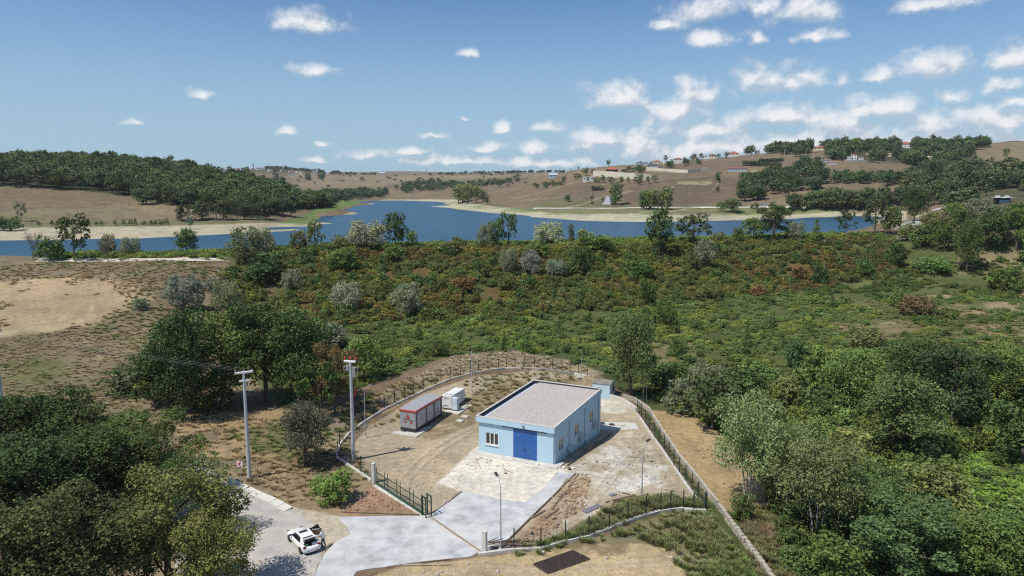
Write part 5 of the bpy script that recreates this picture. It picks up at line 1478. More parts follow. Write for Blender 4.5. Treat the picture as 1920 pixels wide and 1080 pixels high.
# stones and rubble
stone_lo = []
for k in range(4):
    bm = bmesh.new(); bmesh.ops.create_icosphere(bm, subdivisions=1, radius=.5)
    for v in bm.verts: v.co = Vector((v.co.x * r.uniform(.7, 1.2), v.co.y * r.uniform(.7, 1.2), v.co.z * r.uniform(.5, .8)))
    me = bpy.data.meshes.new("stone"); bm.to_mesh(me); bm.free(); me.materials.append(M_STONE); stone_lo.append(me)
def rubble(name, poly, n, s0, s1, label, seed, m=M_STONE):
    rr = np.random.default_rng(seed); xs = [p[0] for p in poly]; ys = [p[1] for p in poly]
    px = rr.uniform(min(xs), max(xs), n * 6); py = rr.uniform(min(ys), max(ys), n * 6); k = np.nonzero(in_poly(px, py, poly))[0][:n]
    tmp = [(v.co.copy()) for v in stone_lo[0].vertices]; fs = [tuple(p.vertices) for p in stone_lo[0].polygons]
    mb = MB()
    for j in k:
        g = at_z(px[j], py[j], 0); g.z = hz(g.x, g.y); g = at_z(px[j], py[j], g.z); s = rr.uniform(s0, s1) * (1 if rr.random() < .85 else 2)
        src = stone_lo[rr.integers(0, 4)]; a = rr.uniform(0, 6.28); ca, sa = math.cos(a), math.sin(a)
        mb.add([(g.x + s * (v.co.x * ca - v.co.y * sa), g.y + s * (v.co.x * sa + v.co.y * ca), g.z + s * (v.co.z + .15)) for v in src.vertices], fs)
    return tag(mb.build(name, m), label, "rubble", kind="stuff")
M_CLOD = mat("dry_clod", (.30, .215, .13), .95, var=.25, scale=3)
rubble("rubble", [(690, 870), (800, 830), (900, 850), (880, 900), (800, 955), (740, 920)], 260, .07, .2, "small stones strewn over the left yard", 1)
rubble("rubble", [(1060, 890), (1200, 800), (1300, 920), (1180, 940), (1090, 985), (1000, 1020)], 420, .07, .22, "pale gravel and stones over the right yard", 2)
rubble("clods", [(1060, 900), (1108, 893), (1100, 945), (1020, 1010), (970, 1020), (1040, 940)], 320, .10, .32, "brown clods along the edge of the drive", 3, M_CLOD)
rubble("rubble", [(770, 1062), (1000, 1045), (1250, 1025), (1320, 1080), (700, 1080)], 220, .07, .2, "stones on the waste ground in front of the fence", 4)
rubble("clods", [(640, 957), (700, 915), (795, 960)], 160, .08, .24, "reddish clods on the heap outside the gate", 5, mat("reddish_clod", (.34, .20, .13), .95, var=.2, scale=3))
rubble("rubble", [(1215, 772), (1330, 802), (1420, 862), (1430, 950), (1340, 925), (1280, 860)], 150, .08, .2, "stones on the bare earth strip outside the channel wall", 6)
rubble("rubble", [(880, 852), (900, 858), (1040, 884), (1045, 890), (930, 880)], 70, .08, .26, "rubble along the front of the blue building", 7, M_KERB)
for i, (px, py, s, sm, lb) in enumerate([(1057, 878, .55, M_WHITE, "white sack beside the corner of the blue building"), (1074, 879, .5, M_WHITE, "second white sack right of the corner of the blue building"), (1068, 881, .6, M_RUST, "brown heap between the white sacks"), (1017.6, 1036, .35, M_WHITE, "white canister outside the front fence"),
                                     (987, 868.5, .4, M_WHITE, "white block at the foot of the blue door"), (1008, 872, .42, M_WHITE, "white block right of the blue door"), (948, 888, .5, M_PALEWOOD, "brown block on the grey stain before the door")]):
    o = link("sack", stone_lo[i % 4].copy(), None, ground(px, py) + Vector((0, 0, s * .22))); o.data.materials.clear(); o.data.materials.append(sm); o.scale = (s, s * .8, s * .9)
    if "block" in lb: o.name = "block"
    if "heap" in lb: o.name = "soil_heap"
    if "canister" in lb: o.name = "canister"
    tag(o, lb, o.name.split('.')[0].replace('_', ' '))
# pale boulders on the dam slope
for i, (px, py, s) in enumerate([(1302, 545, 1.6), (1310, 548, 2.2), (1316, 552, 1.8), (1376, 548, 1.5), (1627, 462, 2.4), (1634, 462, 2.0), (1593, 464, 1.3), (1690, 517, 2.4), (1705, 512, 2.0), (1720, 508, 1.6), (1465, 525, 1.4), (1470, 530, 1.1)]):
    o = link("boulder", stone_lo[i % 4], None, ground(px, py)); o.scale = (s, s * .8, s * .7); o.rotation_euler.z = i
    tag(o, ["left", "middle", "right"][i] + " rock of the white outcrop on the slope" if i < 3 else "pale rock lying among the shrubs of the dam slope", "boulder", "rocks on the dam slope")
# white track on the crest
def track(name, pts, w, dz, m, label):
    P = [ground(*p) for p in pts]; vs, fs = [], []
    for i, p in enumerate(P):
        d = (P[min(i + 1, len(P) - 1)] - P[max(i - 1, 0)]); d.z = 0; nn = Vector((-d.y, d.x, 0)).normalized()
        for s in (-1, -.33, .33, 1):
            q = p + nn * s * w / 2; vs.append((q.x, q.y, hz(q.x, q.y) + dz))
    for i in range(len(P) - 1):
        for k in range(3): fs.append((i * 4 + k, i * 4 + k + 1, (i + 1) * 4 + k + 1, (i + 1) * 4 + k))
    return tag(MB().add(vs, fs).build(name, m), label, "track", kind="structure")
M_TRACK = mat("white_gravel", (.62, .57, .48), .95, var=.12, scale=.6, dirt=(.45, .37, .25), dirt_scale=.1, dirt_amt=.4)
track("path", [(70 + k * 23, 488.2 - k * .12) for k in range(16)], 6.0, .12, M_TRACK, "white gravel track on the left end of the dam crest")
track("path", [(965 + k * 13, 467.8 - k * .25) for k in range(20)], 3.2, .14, M_TRACK, "pale track showing on the middle of the dam crest")
track("path", [(1490 + k * 16, 452.5 - k * .45) for k in range(17)], 3.2, .14, M_TRACK, "pale track on the right end of the dam crest")
track("road", [(1690, 436), (1702, 426), (1716, 414), (1728, 405), (1740, 399), (1752, 394), (1762, 390)], 9, .15, mat("lake_road", (.42, .40, .36), .95, var=.1), "grey road climbing past the lone tree beside the lake")
track("path", [(1000 + k * 22, 391 - k * .0) for k in range(8)] + [(1190 + k * 25, 390 - .1 * k) for k in range(14)], 4, .3, M_CONC2, "low pale road along the right shore")
# ------------------------------------------------------------------ houses, walls and masts on the far hills
M_HWALL = mat("house_plaster", (.70, .69, .66), .85, var=.06, scale=.5)
M_HCREAM = mat("cream_wall", (.66, .60, .47), .9, var=.10, scale=.3)
M_HGREY = mat("grey_block", (.34, .34, .34), .9, var=.10, scale=.4)
M_HBLUE = mat("pale_blue_wall", (.42, .50, .56), .8, var=.05, scale=.4)
M_TILE = mat("roof_tile", (.36, .12, .075), .85, var=.2, scale=1.2)
M_TILE2 = mat("dark_roof_tile", (.24, .09, .085), .85, var=.2, scale=1.2)
M_PINKR = mat("pink_roof_sheet", (.52, .20, .20), .7, var=.1)
M_WHITER = mat("white_roof_sheet", (.70, .72, .74), .6, var=.06)
M_DARKR = mat("slate_roof", (.085, .085, .095), .8, var=.15)


HOUSES = []


def far_house(px, py, wpx, hpx, label, wall=None, roof=None, kind='hip', depth=.75, rz=0.0, nwin=3, floors=1, roof_h=.34, name='house', cat='house', group="houses on the hills", chimney=False):
    HOUSES.append((px, py, wpx, hpx))
    g = ground(px, py); _, _, zc = project(g.x, g.y, g.z); s = float(zc) / F_PX
    w, h = wpx * s, hpx * s; d = w * depth
    root = empty(name, g, -math.atan2(g.x, g.y) + rz, label, cat, group)
    wall = wall or M_HWALL; roof = roof or M_TILE
    MB().box((0, 0, h / 2 - 1.5), (w, d, h + 3)).build("wall", wall, root)
    rh = w * roof_h * .5; o = .45
    rf = MB(); X, Y = w / 2 + o, d / 2 + o
    if kind == 'hip':
        rx = max(.2, X - Y); rf.add([(-X, -Y, h), (X, -Y, h), (X, Y, h), (-X, Y, h), (-rx, 0, h + rh), (rx, 0, h + rh), (-X, -Y, h - .2), (X, -Y, h - .2), (X, Y, h - .2), (-X, Y, h - .2)], [(0, 1, 5, 4), (2, 3, 4, 5), (1, 2, 5), (3, 0, 4), (0, 6, 7, 1), (1, 7, 8, 2), (2, 8, 9, 3), (3, 9, 6, 0), (9, 8, 7, 6)])
    elif kind == 'gable':
        rf.add([(-X, -Y, h), (X, -Y, h), (X, Y, h), (-X, Y, h), (-X, 0, h + rh), (X, 0, h + rh)], [(0, 1, 5, 4), (2, 3, 4, 5), (1, 2, 5), (3, 0, 4), (3, 2, 1, 0)])
    else:
        rf.box((0, 0, h + .15), (w + .5, d + .5, .3))
    ro = rf.build("roof", roof, root)
    if chimney:
        for x in (-.25, .2): MB().box((x * w, 0, h + rh + .3), (.8, .8, 1.6)).build("chimney", roof, ro)
    fh = h / floors
    for fl in range(floors):
        for k in range(nwin):
            x = -w / 2 + w * (k + .5) / nwin
            q = MB().box((x, -d / 2 - .03, fl * fh + fh * .55), (min(1.25, w / nwin * .42), .08, min(1.4, fh * .40))).build("window", M_DARK, root)
    return root


far_house(1147, 325, 22, 7, "open pavilion with a red hipped roof above the pale wall", M_DARK, M_TILE, depth=.8, nwin=1, roof_h=.5)
far_house(1103, 339.5, 20, 8, "small white flat roofed house below the left end of the pale wall", M_HWALL, M_WHITER, 'flat', nwin=3)
far_house(1223, 318.5, 19, 8, "white two storey villa with a dark roof at the end of the pale wall", M_HWALL, M_DARKR, nwin=4, floors=2)
far_house(1239, 317, 9, 6, "grey annex at the right of the white villa with the dark roof", M_HGREY, M_DARKR, 'flat', nwin=2)
far_house(1271, 306, 15, 8, "white villa with a red roof and a porch on the ridge", M_HWALL, M_TILE, nwin=2, floors=2, depth=.9)
far_house(1231, 306, 15, 3, "low house on the ridge, only its red roof showing", M_HWALL, M_TILE, nwin=2)
far_house(1302, 294, 10, 4, "small red roofed house between two dark pines on the ridge", M_HCREAM, M_TILE, nwin=2)
far_house(1321, 298, 8, 6, "small white house with a grey roof on the ridge", M_HWALL, M_HGREY, 'gable', nwin=2)
far_house(1336, 295, 14, 6, "reddish house right of the small white one on the ridge", M_HCREAM, M_TILE2, nwin=3)
far_house(1375, 291, 19, 5, "house with a wide orange roof over a green hedge on the ridge", M_HWALL, M_TILE, nwin=3, roof_h=.42)
far_house(1383, 321, 33, 5, "long white bungalow with a dark red roof in the brown field", M_HBLUE, M_TILE2, 'gable', depth=.3, nwin=6, roof_h=.16)
far_house(1420, 283, 9, 6, "grey house half hidden by trees left of the ridge wood", M_HGREY, M_HGREY, 'flat', nwin=2)
far_house(1601, 300, 10, 10, "white villa with red chimneys on a terrace under the ridge wood", M_HWALL, M_TILE, 'flat', nwin=2, floors=2, chimney=True)
far_house(1592, 300, 8, 6, "lower left wing of the white villa with red chimneys", M_HWALL, M_HCREAM, 'flat', nwin=2)
far_house(1614, 299, 9, 4, "small white porch right of the villa with red chimneys", M_HWALL, M_HCREAM, 'flat', nwin=3)
far_house(1536, 281, 20, 4, "house with a long orange roof at the foot of the ridge wood", M_HCREAM, M_TILE, nwin=3)
far_house(1697, 277, 17, 7, "tall white house with a red roof in a gap of the ridge wood", M_HWALL, M_TILE, nwin=3, floors=2, roof_h=.5)
far_house(1549, 304, 17, 4, "long farm shed with a white roof on the right hill", M_HGREY, M_WHITER, 'flat', depth=.4, nwin=2, cat='shed', name='farm_shed')
far_house(1561, 308, 16, 3.5, "long farm shed with a pink roof in front of the white roofed one", M_HBLUE, M_PINKR, 'gable', depth=.4, nwin=2, roof_h=.16, cat='shed', name='farm_shed')
far_house(1742, 302, 11, 7, "pale little house among the trees of the right slope", M_HCREAM, M_HCREAM, 'gable', nwin=1)
far_house(1626, 290, 0.1 + 5, 4, "tiny cream house in the ridge wood, left of the tall white one", M_HCREAM, M_TILE, nwin=1)
far_house(1668, 293, 5, 4, "tiny pinkish house in the ridge wood below the tall white one", M_HCREAM, M_HCREAM, 'gable', nwin=1)
far_house(1204, 310, 22, 5, "glassy grey building behind the villa with the dark roof", M_HBLUE, M_HGREY, 'flat', nwin=4)
far_house(1170, 322, 10, 4, "dark shed behind the red roofed pavilion", M_DARKR, M_DARKR, 'flat', nwin=1)
far_house(1180, 328, 18, 5, "row of cream outbuildings on the pale wall", M_HCREAM, M_TILE2, 'flat', depth=.3, nwin=4)
far_house(1432, 384, 14, 2.5, "low blue roofed shelter on the right shore", M_HGREY, M_HBLUE, 'flat', depth=.5, nwin=2)
far_house(1037, 333, 15, 5, "pale blue barn with a curved roof in the far fields", M_HBLUE, M_HBLUE, 'gable', depth=.5, nwin=2, roof_h=.5, name='barn', cat='barn')
far_house(716, 327, 11, 3, "long pale building at the head of the valley", M_HBLUE, M_WHITER, 'gable', depth=.4, nwin=3, roof_h=.2)
far_house(546, 331, 15, 4, "long white factory building below the far village", M_HWALL, M_HWALL, 'flat', depth=.3, nwin=5, name='factory', cat='building')
rr = random.Random(77)
vil = [(402, 319), (412, 324), (424, 320), (431, 325), (437, 321), (446, 318), (473, 315), (483, 318), (490, 317), (505, 322), (528, 322), (545, 323), (556, 324), (565, 325), (590, 325), (615, 326), (418, 328), (460, 326)]
for i, (px, py) in enumerate(vil):
    far_house(px, py, rr.uniform(4.5, 7), rr.uniform(2, 3.2), "small house with a %s roof in the far village on the skyline" % ("red" if i % 3 else "white"), M_HWALL, M_TILE if i % 3 else M_WHITER, 'gable' if i % 2 else 'hip', nwin=2, rz=rr.uniform(-.5, .5), group="houses of the far village")
for i, px in enumerate((735, 745, 752, 770, 785, 800, 815)):
    far_house(px, 323, rr.uniform(2.5, 4), 1.6, "tiny house on the bluish skyline beyond the lake", M_HWALL, M_TILE, 'gable', nwin=1, group="houses on the bluish skyline")


def far_wall(pts, hpx, m, label, thick=.5, seg='wall_segment', group="walls on the right hill"):
    P = [ground(*p) for p in pts]; root = empty("retaining_wall", P[0], 0, label, "wall", group)
    for i in range(len(P) - 1):
        _, _, zc = project(P[i].x, P[i].y, P[i].z); h = hpx * float(zc) / F_PX
        a, b = P[i] - P[0], P[i + 1] - P[0]; d = (b - a); d.z = 0; nn = Vector((-d.y, d.x, 0)).normalized() * thick / 2
        MB().prism([(a.x + nn.x, a.y + nn.y), (a.x - nn.x, a.y - nn.y), (b.x - nn.x, b.y - nn.y), (b.x + nn.x, b.y + nn.y)], [a.z - 3, a.z - 3, b.z - 3, b.z - 3], [a.z + h, a.z + h, b.z + h, b.z + h]).build(seg, m, root)
    return root
far_wall([(1112, 331), (1130, 332), (1150, 333), (1170, 335), (1190, 336), (1206, 337), (1220, 338)], 11, M_HCREAM, "long cream retaining wall under the pavilion on the right hill")
far_wall([(1184, 319), (1210, 320), (1236, 321), (1262, 323), (1290, 324), (1312, 322), (1330, 318)], 5.5, M_HCREAM, "thinner cream wall running right from the villa with the dark roof")
far_wall([(1243, 307.5), (1255, 308), (1265, 308.5)], 3, M_HCREAM, "short cream garden wall before the red roofed villa")
far_wall([(1583, 302), (1600, 303), (1625, 303)], 3, M_HGREY, "grey terrace wall under the villa with red chimneys")
far_wall([(1632, 306), (1650, 305), (1672, 304)], 1.6, M_HGREY, "pale low wall along the lane right of the villa")
# greenhouse: two glazed tunnels
g = ground(1893, 265); _, _, zc = project(g.x, g.y, g.z); s = float(zc) / F_PX
gh = empty("greenhouse", g, -math.atan2(g.x, g.y), "pale twin tunnel greenhouse on the right skyline", "greenhouse")
M_FILM = mat("greenhouse_film", (.55, .62, .66), .4, var=.06)
for k, x in enumerate((-8 * s, 8 * s)):
    R_ = 8 * s; q = MB(); n = 10
    for i in range(n):
        a, b = math.pi * i / n, math.pi * (i + 1) / n
        q.add([(x + R_ * math.cos(a), -6, 8 * s * math.sin(a)), (x + R_ * math.cos(b), -6, 8 * s * math.sin(b)), (x + R_ * math.cos(b), 18, 8 * s * math.sin(b)), (x + R_ * math.cos(a), 18, 8 * s * math.sin(a))], [(0, 1, 2, 3)])
    q.add([(x + R_ * math.cos(math.pi * i / n), -6, 8 * s * math.sin(math.pi * i / n)) for i in range(n + 1)], [tuple(range(n + 1))])
    q.build("tunnel", M_FILM, gh)
# minarets and masts
def mast(px, py, hpx, w, label, kind):
    g = ground(px, py); _, _, zc = project(g.x, g.y, g.z); h = hpx * float(zc) / F_PX
    root = empty("minaret" if kind == 'minaret' else "mast", g, 0, label, kind, "towers on the skyline")
    if kind == 'minaret':
        MB().tube([(0, 0, 0), (0, 0, h * .55)], [w, w * .9], 8).build("shaft", M_HGREY, root)
        MB().tube([(0, 0, h * .55), (0, 0, h * .57), (0, 0, h * .62)], [w * .9, w * 1.6, w * 1.6], 8).build("balcony", M_HGREY, root)
        MB().tube([(0, 0, h * .62), (0, 0, h * .78), (0, 0, h)], [w * .75, w * .75, .05], 8).build("spire", M_DARKR, root)
    else:
        q = MB()
        for a in range(3):
            c = (math.cos(a * 2.09) * w, math.sin(a * 2.09) * w); q.span((*c, 0), (0, 0, h), w * .25, w * .25)
        for k in range(8):
            z = h * k / 8; ww_ = w * (1 - k / 8)
            for a in range(3): q.span((math.cos(a * 2.09) * ww_, math.sin(a * 2.09) * ww_, z), (math.cos(a * 2.09 + 2.09) * ww_, math.sin(a * 2.09 + 2.09) * ww_, z), w * .15, w * .15)
        q.build("lattice", M_GALV, root)
    return root
mast(1497, 270, 22, 1.1, "slender minaret rising over the ridge wood on the right", 'minaret')
mast(475, 318, 14, 1.6, "small minaret on the skyline of the far village", 'minaret')
mast(800, 322, 13, 3.0, "lattice mast on the bluish skyline beyond the lake", 'mast')
for i, (px, py, h) in enumerate([(1292, 307, 10), (1349, 300, 12), (1411, 296, 11), (1471, 291, 11), (1525, 298, 9), (1113, 322, 8), (1105, 324, 8), (1198, 316, 8)]):
    g = ground(px, py); _, _, zc = project(g.x, g.y, g.z)
    o = MB().tube([(0, 0, -1), (0, 0, h * float(zc) / F_PX)], [.26, .16], 6).box((0, 0, h * float(zc) / F_PX - .4), (1.6, .15, .15)).build("utility_pole", M_POLE, None, g)
    tag(o, "thin distant utility pole on the right hill", "utility pole", "distant utility poles")
# hedges
def hedge(pts, hpx, label):
    P = [ground(*p) for p in pts]; lobes = []; r = random.Random(3)
    o0 = P[0]
    for i in range(len(P) - 1):
        d = P[i + 1] - P[i]; n = max(2, int(d.length / 3))
        _, _, zc = project(P[i].x, P[i].y, P[i].z); h = hpx * float(zc) / F_PX
        for k in range(n):
            q = P[i] + d * (k / n) - o0
            for z in (.35, .7): lobes.append((q.x + r.uniform(-.5, .5), q.y + r.uniform(-.5, .5), q.z + h * z, 2.2, 2.2, h * .35))
    v, f, var, _ = make_leaves('x', 9, 170 * len(lobes), .95, 6, lobes)
    v[:, 2] = v[:, 2]
    me = np_mesh("hedge", v, f, [M_LEAF]); a = me.attributes.new("leafvar", 'FLOAT', 'FACE'); a.data.foreach_set("value", var.astype(np.float32))
    o = link("hedge", me, None, o0); o.color = (.030, .046, .020, 1)
    return tag(o, label, "hedge", "hedges on the right hill")
hedge([(1396, 311), (1410, 311), (1424, 310.5)], 9, "dark clipped hedge in the right hill field, left part")
hedge([(1422, 312), (1440, 313), (1456, 314), (1464, 316)], 9, "dark clipped hedge running down to the hill belt, right part")
hedge([(1426, 304), (1450, 303.5), (1472, 302)], 6, "dark hedge behind the two clipped ones")
# blue roofed hut on the right bank
g = ground(1880, 381)
hut = empty("hut", g, -.3, "open fronted hut with a pale blue panel and flat roof on the right bank", "hut")
MB().box((0, 1.5, 1.2), (6.2, 4, 3.2)).build("wall", M_DARK, hut)
MB().box((.4, -.62, .9), (4.6, .12, 1.8)).build("front_panel", mat("hut_blue", (.30, .46, .52), .8, var=.08), hut)
MB().box((0, .8, 3.0), (8.6, 6.4, .14), rx=.05).build("roof", M_HGREY, hut)
MB().box((-.6, -1.9, 2.95), (1.8, .9, .12), rx=.3).build("awning", M_WHITER, hut)
for x in (-2.2, 2.0): MB().box((x, 1.2, 3.5), (1.8, 1.4, .9)).build("water_tank", M_WHITER, hut)
for x in (-3.9, 3.9): MB().tube([(x, -1.8, -.5), (x, -1.8, 3.0)], .08, 6).build("post", M_WOOD, hut)
# sloping grey slab on the right shore
P = [ground(*p) for p in ((1129, 384), (1146, 384), (1149, 370), (1139, 368))]
q = MB().prism([(p.x, p.y) for p in P], [p.z - 1 for p in P], [p.z + .5 for p in P])
tag(q.build("boat_ramp", M_HGREY), "sloping grey concrete slab on the right shore beside the poplars", "ramp")

# ------------------------------------------------------------------ car
M_CAR = mat("white_car_paint", (.80, .80, .79), .22, var=.02, spec=.6)
M_CARGLASS = clean_mat("car_glass", (.015, .018, .02), .05, spec=.7)
M_TYRE = clean_mat("tyre_rubber", (.02, .02, .02), .85)
M_RIM = clean_mat("dark_alloy", (.10, .10, .105), .35, metal=.6)
M_INT = clean_mat("car_interior", (.035, .032, .03), .8)
M_TAIL = clean_mat("tail_lamp", (.28, .01, .012), .25)
wf, wr = at_z(540.4, 1013, .02), at_z(564.6, 1039.6, .02)
fwd = (wf - wr); fwd.z = 0; fwd.normalize(); left = Vector((-fwd.y, fwd.x, 0))
CS = .93
mid = (wf + wr) / 2 - left * .90 * CS
car = empty("car", mid, math.atan2(fwd.y, fwd.x), "white saloon car parked by the apron with its boot lid and right door open", "car")
car.scale = (CS, CS, CS)
ST = [  # x, half width, z sill, z belt line, z centre line
    (2.38, .45, .42, .60, .62), (2.30, .72, .32, .66, .70), (2.05, .86, .24, .74, .80), (1.55, .90, .22, .82, .90), (1.00, .905, .22, .90, .99), (.85, .905, .22, .92, .96),
    (.0, .91, .22, .94, .94), (-.9, .91, .22, .96, .96), (-1.40, .91, .22, .97, .97)]
ST2 = [(-1.40, .91, .22, .97, .60), (-1.9, .89, .24, .98, .60), (-2.22, .82, .30, .97, .60)]
def loft(sts, wheel=True):
    rows = []
    for (x, w, zs, zb, zc) in sts:
        half = [(w * .90, zs), (w * .985, zs + .12), (w, (zs + zb) / 2), (w * .97, zb - .04), (w * .90, zb), (w * .45, (zb * .4 + zc * .6) if zc >= zb - .01 else zb), (0, zc if zc >= zb - .01 else zb)]
        rows.append([(x, y, z) for (y, z) in half] + [(x, -y, z) for (y, z) in reversed(half[:-1])])
    return rows
b = MB(); rows = loft(ST); n = len(rows[0])
vs = [p for row in rows for p in row]; fs = [(i * n + k, i * n + k + 1, (i + 1) * n + k + 1, (i + 1) * n + k) for i in range(len(rows) - 1) for k in range(n - 1)]
b.add(vs, fs, 0, True); b.add(rows[0], [tuple(range(n))])
# rear quarter sides, boot sill and bumper round the open boot
for sgn in (1, -1):
    pr = [[(x, sgn * w * .90, zs), (x, sgn * w * .985, zs + .12), (x, sgn * w, (zs + zb) / 2), (x, sgn * w * .97, zb - .04), (x, sgn * w * .90, zb), (x, sgn * w * .74, zb - .01), (x, sgn * w * .74, .62)] for (x, w, zs, zb, zc) in ST2]
    vs = [p for row in pr for p in row]; b.add(vs, [(i * 7 + k, i * 7 + k + 1, (i + 1) * 7 + k + 1, (i + 1) * 7 + k) for i in range(2) for k in range(6)], 0, True)
b.build("body", M_CAR, car)
bp = MB()
ring = []
for t in range(9):
    a = -math.pi / 2 + math.pi * t / 8
    yy = .86 * math.sin(a); xx = -2.16 - .22 * math.cos(a)
    ring.append((xx, yy))
vs = [(x, y, z) for z, o in ((.28, .03), (.40, -.03), (.60, -.02), (.72, .06)) for (x, y) in [(q[0] + o, q[1]) for q in ring]]
bp.add(vs, [(r_ * 9 + k, r_ * 9 + k + 1, (r_ + 1) * 9 + k + 1, (r_ + 1) * 9 + k) for r_ in range(3) for k in range(8)], 0, True)
bp.add([(q[0] + .06, q[1], .72) for q in ring] + [(-1.95, .66, .72), (-1.95, -.66, .72)], [tuple(range(11))])
bp.build("bumper", M_CAR, car)
MB().box((-2.375, 0, .44), (.02, .9, .12)).build("diffuser", M_BLACKSTEEL, car)
for sgn in (1, -1):
    MB().box((-2.17, sgn * .72, .82), (.16, .26, .17), rz=sgn * .35).build("tail_lamp", M_TAIL, car, bevel=.02)
    MB().box((2.22, sgn * .62, .66), (.16, .34, .12), rz=-sgn * .5).build("headlight", M_CARGLASS, car, bevel=.02)
MB().box((-1.65, 0, .50), (1.0, 1.36, .06)).box((-1.24, 0, .75), (.06, 1.36, .5)).build("boot_floor", M_INT, car)
# cabin
def cab_pt(x, w, z): return [(x, w, z), (x, -w, z)]
cabv = [(1.08, .78, .97), (1.08, -.78, .97), (.26, .58, 1.34), (.26, -.58, 1.34), (-.50, .575, 1.37), (-.50, -.575, 1.37), (-1.08, .55, 1.28), (-1.08, -.55, 1.28), (-1.78, .66, 1.00), (-1.78, -.66, 1.00), (.9, .86, .93), (.9, -.86, .93), (-1.55, .84, .97), (-1.55, -.84, .97)]
c = MB(); c.add(cabv, [(2, 3, 5, 4), (4, 5, 7, 6)], 0, False); c.build("roof_panel", M_CAR, car)
c = MB(); c.add(cabv, [(0, 1, 3, 2)]); c.build("windscreen", M_CARGLASS, car)
c = MB(); c.add(cabv, [(6, 7, 9, 8)]); c.build("rear_window", M_CARGLASS, car)
for sgn in (0, 1):
    c = MB(); c.add([cabv[10 + sgn], cabv[2 + sgn], cabv[4 + sgn], cabv[6 + sgn], cabv[12 + sgn]], [(0, 1, 2, 3, 4)]); c.build("side_window", M_CARGLASS, car)
    c = MB(); s_ = 1 if sgn == 0 else -1
    for (p, q) in ((cabv[10 + sgn], cabv[2 + sgn]), (cabv[2 + sgn], cabv[4 + sgn]), (cabv[4 + sgn], cabv[6 + sgn]), (cabv[6 + sgn], cabv[12 + sgn]), (cabv[6 + sgn], cabv[8 + sgn])):
        c.span(Vector(p) + Vector((0, s_ * .015, .0)), Vector(q) + Vector((0, s_ * .015, .0)), .16 if q[0] < -1.2 else .08, .06)
    c.build("roof_pillar", M_CAR, car)
    mbx = MB().box((.72, s_ * 1.0, 1.0), (.16, .20, .14)); mbx.build("mirror", M_BLACKSTEEL, car, bevel=.03)
MB().box((-.06, 0, 1.372), (.42, .80, .012), ry=.035).build("sunroof", M_CARGLASS, car)
# boot lid raised
c = MB(); c.add([(-1.52, .66, 1.04), (-1.52, -.66, 1.04), (-1.72, .66, 1.46), (-1.72, -.66, 1.46), (-1.98, .63, 1.52), (-1.98, -.63, 1.52)], [(0, 1, 3, 2), (2, 3, 5, 4)])
lid = c.build("boot_lid", M_CAR, car); so = lid.modifiers.new("thick", 'SOLIDIFY'); so.thickness = .05; so.offset = 0
c = MB(); c.add([(-1.60, .50, 1.12), (-1.60, -.50, 1.12), (-1.745, .50, 1.38), (-1.745, -.50, 1.38)], [(0, 1, 3, 2)]); c.build("boot_lining", M_INT, lid)
for sgn in (1, -1):
    for x in (1.42, -1.45):
        w = empty("wheel", Vector((x, sgn * .84, .33)), 0); w.parent = car
        MB().tube([(0, -.11, 0), (0, -.10, 0), (0, .10, 0), (0, .11, 0)], [.29, .33, .33, .29], 20).build("tyre", M_TYRE, w)
        q = MB().tube([(0, sgn * .112, 0), (0, sgn * .118, 0)], [.22, .21], 14)
        for a in range(5): q.span((0, sgn * .125, 0), (.2 * math.cos(a * 1.257), sgn * .125, .2 * math.sin(a * 1.257)), .05, .02)
        q.build("rim", M_RIM, w)
c = MB(); hx, ha = .78, math.radians(62)
c.box((0, 0, 0), (1.05, .07, .66)); d = c.build("door", M_CAR, car); 
d.location = (.80 - .52 * math.cos(ha), -.93 - .52 * math.sin(ha), .60); d.rotation_euler.z = ha
MB().box((0, .045, 0), (.95, .03, .56)).build("door_lining", clean_mat("brown_trim", (.12, .08, .05), .7), d)
c = MB().span((-.50, 0, .33), (-.30, 0, .80), .04, .05).span((-.30, 0, .80), (.46, 0, .38), .04, .05).add([(-.48, 0, .33), (-.30, 0, .78), (.42, 0, .38), (.45, 0, .33)], [(0, 1, 2, 3)]); c.build("door_window", M_CARGLASS, d)
MB().box((0, 0, 0), (.02, .52, .12)).build("number_plate", M_PVC, car, (-2.395, 0, .58))
bag = MB().box((0, 0, .16), (.34, .40, .34), taper=.75).build("green_bag", clean_mat("green_fabric", (.02, .16, .05), .8), None, car.matrix_world @ Vector((0, 0, 0)), bevel=.05)
def in_car(x, y, z): return mid + fwd * x * CS + left * y * CS + Vector((0, 0, z * CS))
bag.location = in_car(-1.75, .34, .54); tag(bag, "green bag lying in the open boot of the white car", "bag")
bx = MB().box((0, 0, .15), (.30, .46, .30)).build("white_box", M_PVC, None, in_car(-1.72, -.40, .54), bevel=.02); bx.rotation_euler.z = car.rotation_euler.z; tag(bx, "white box in the right of the open boot", "box")

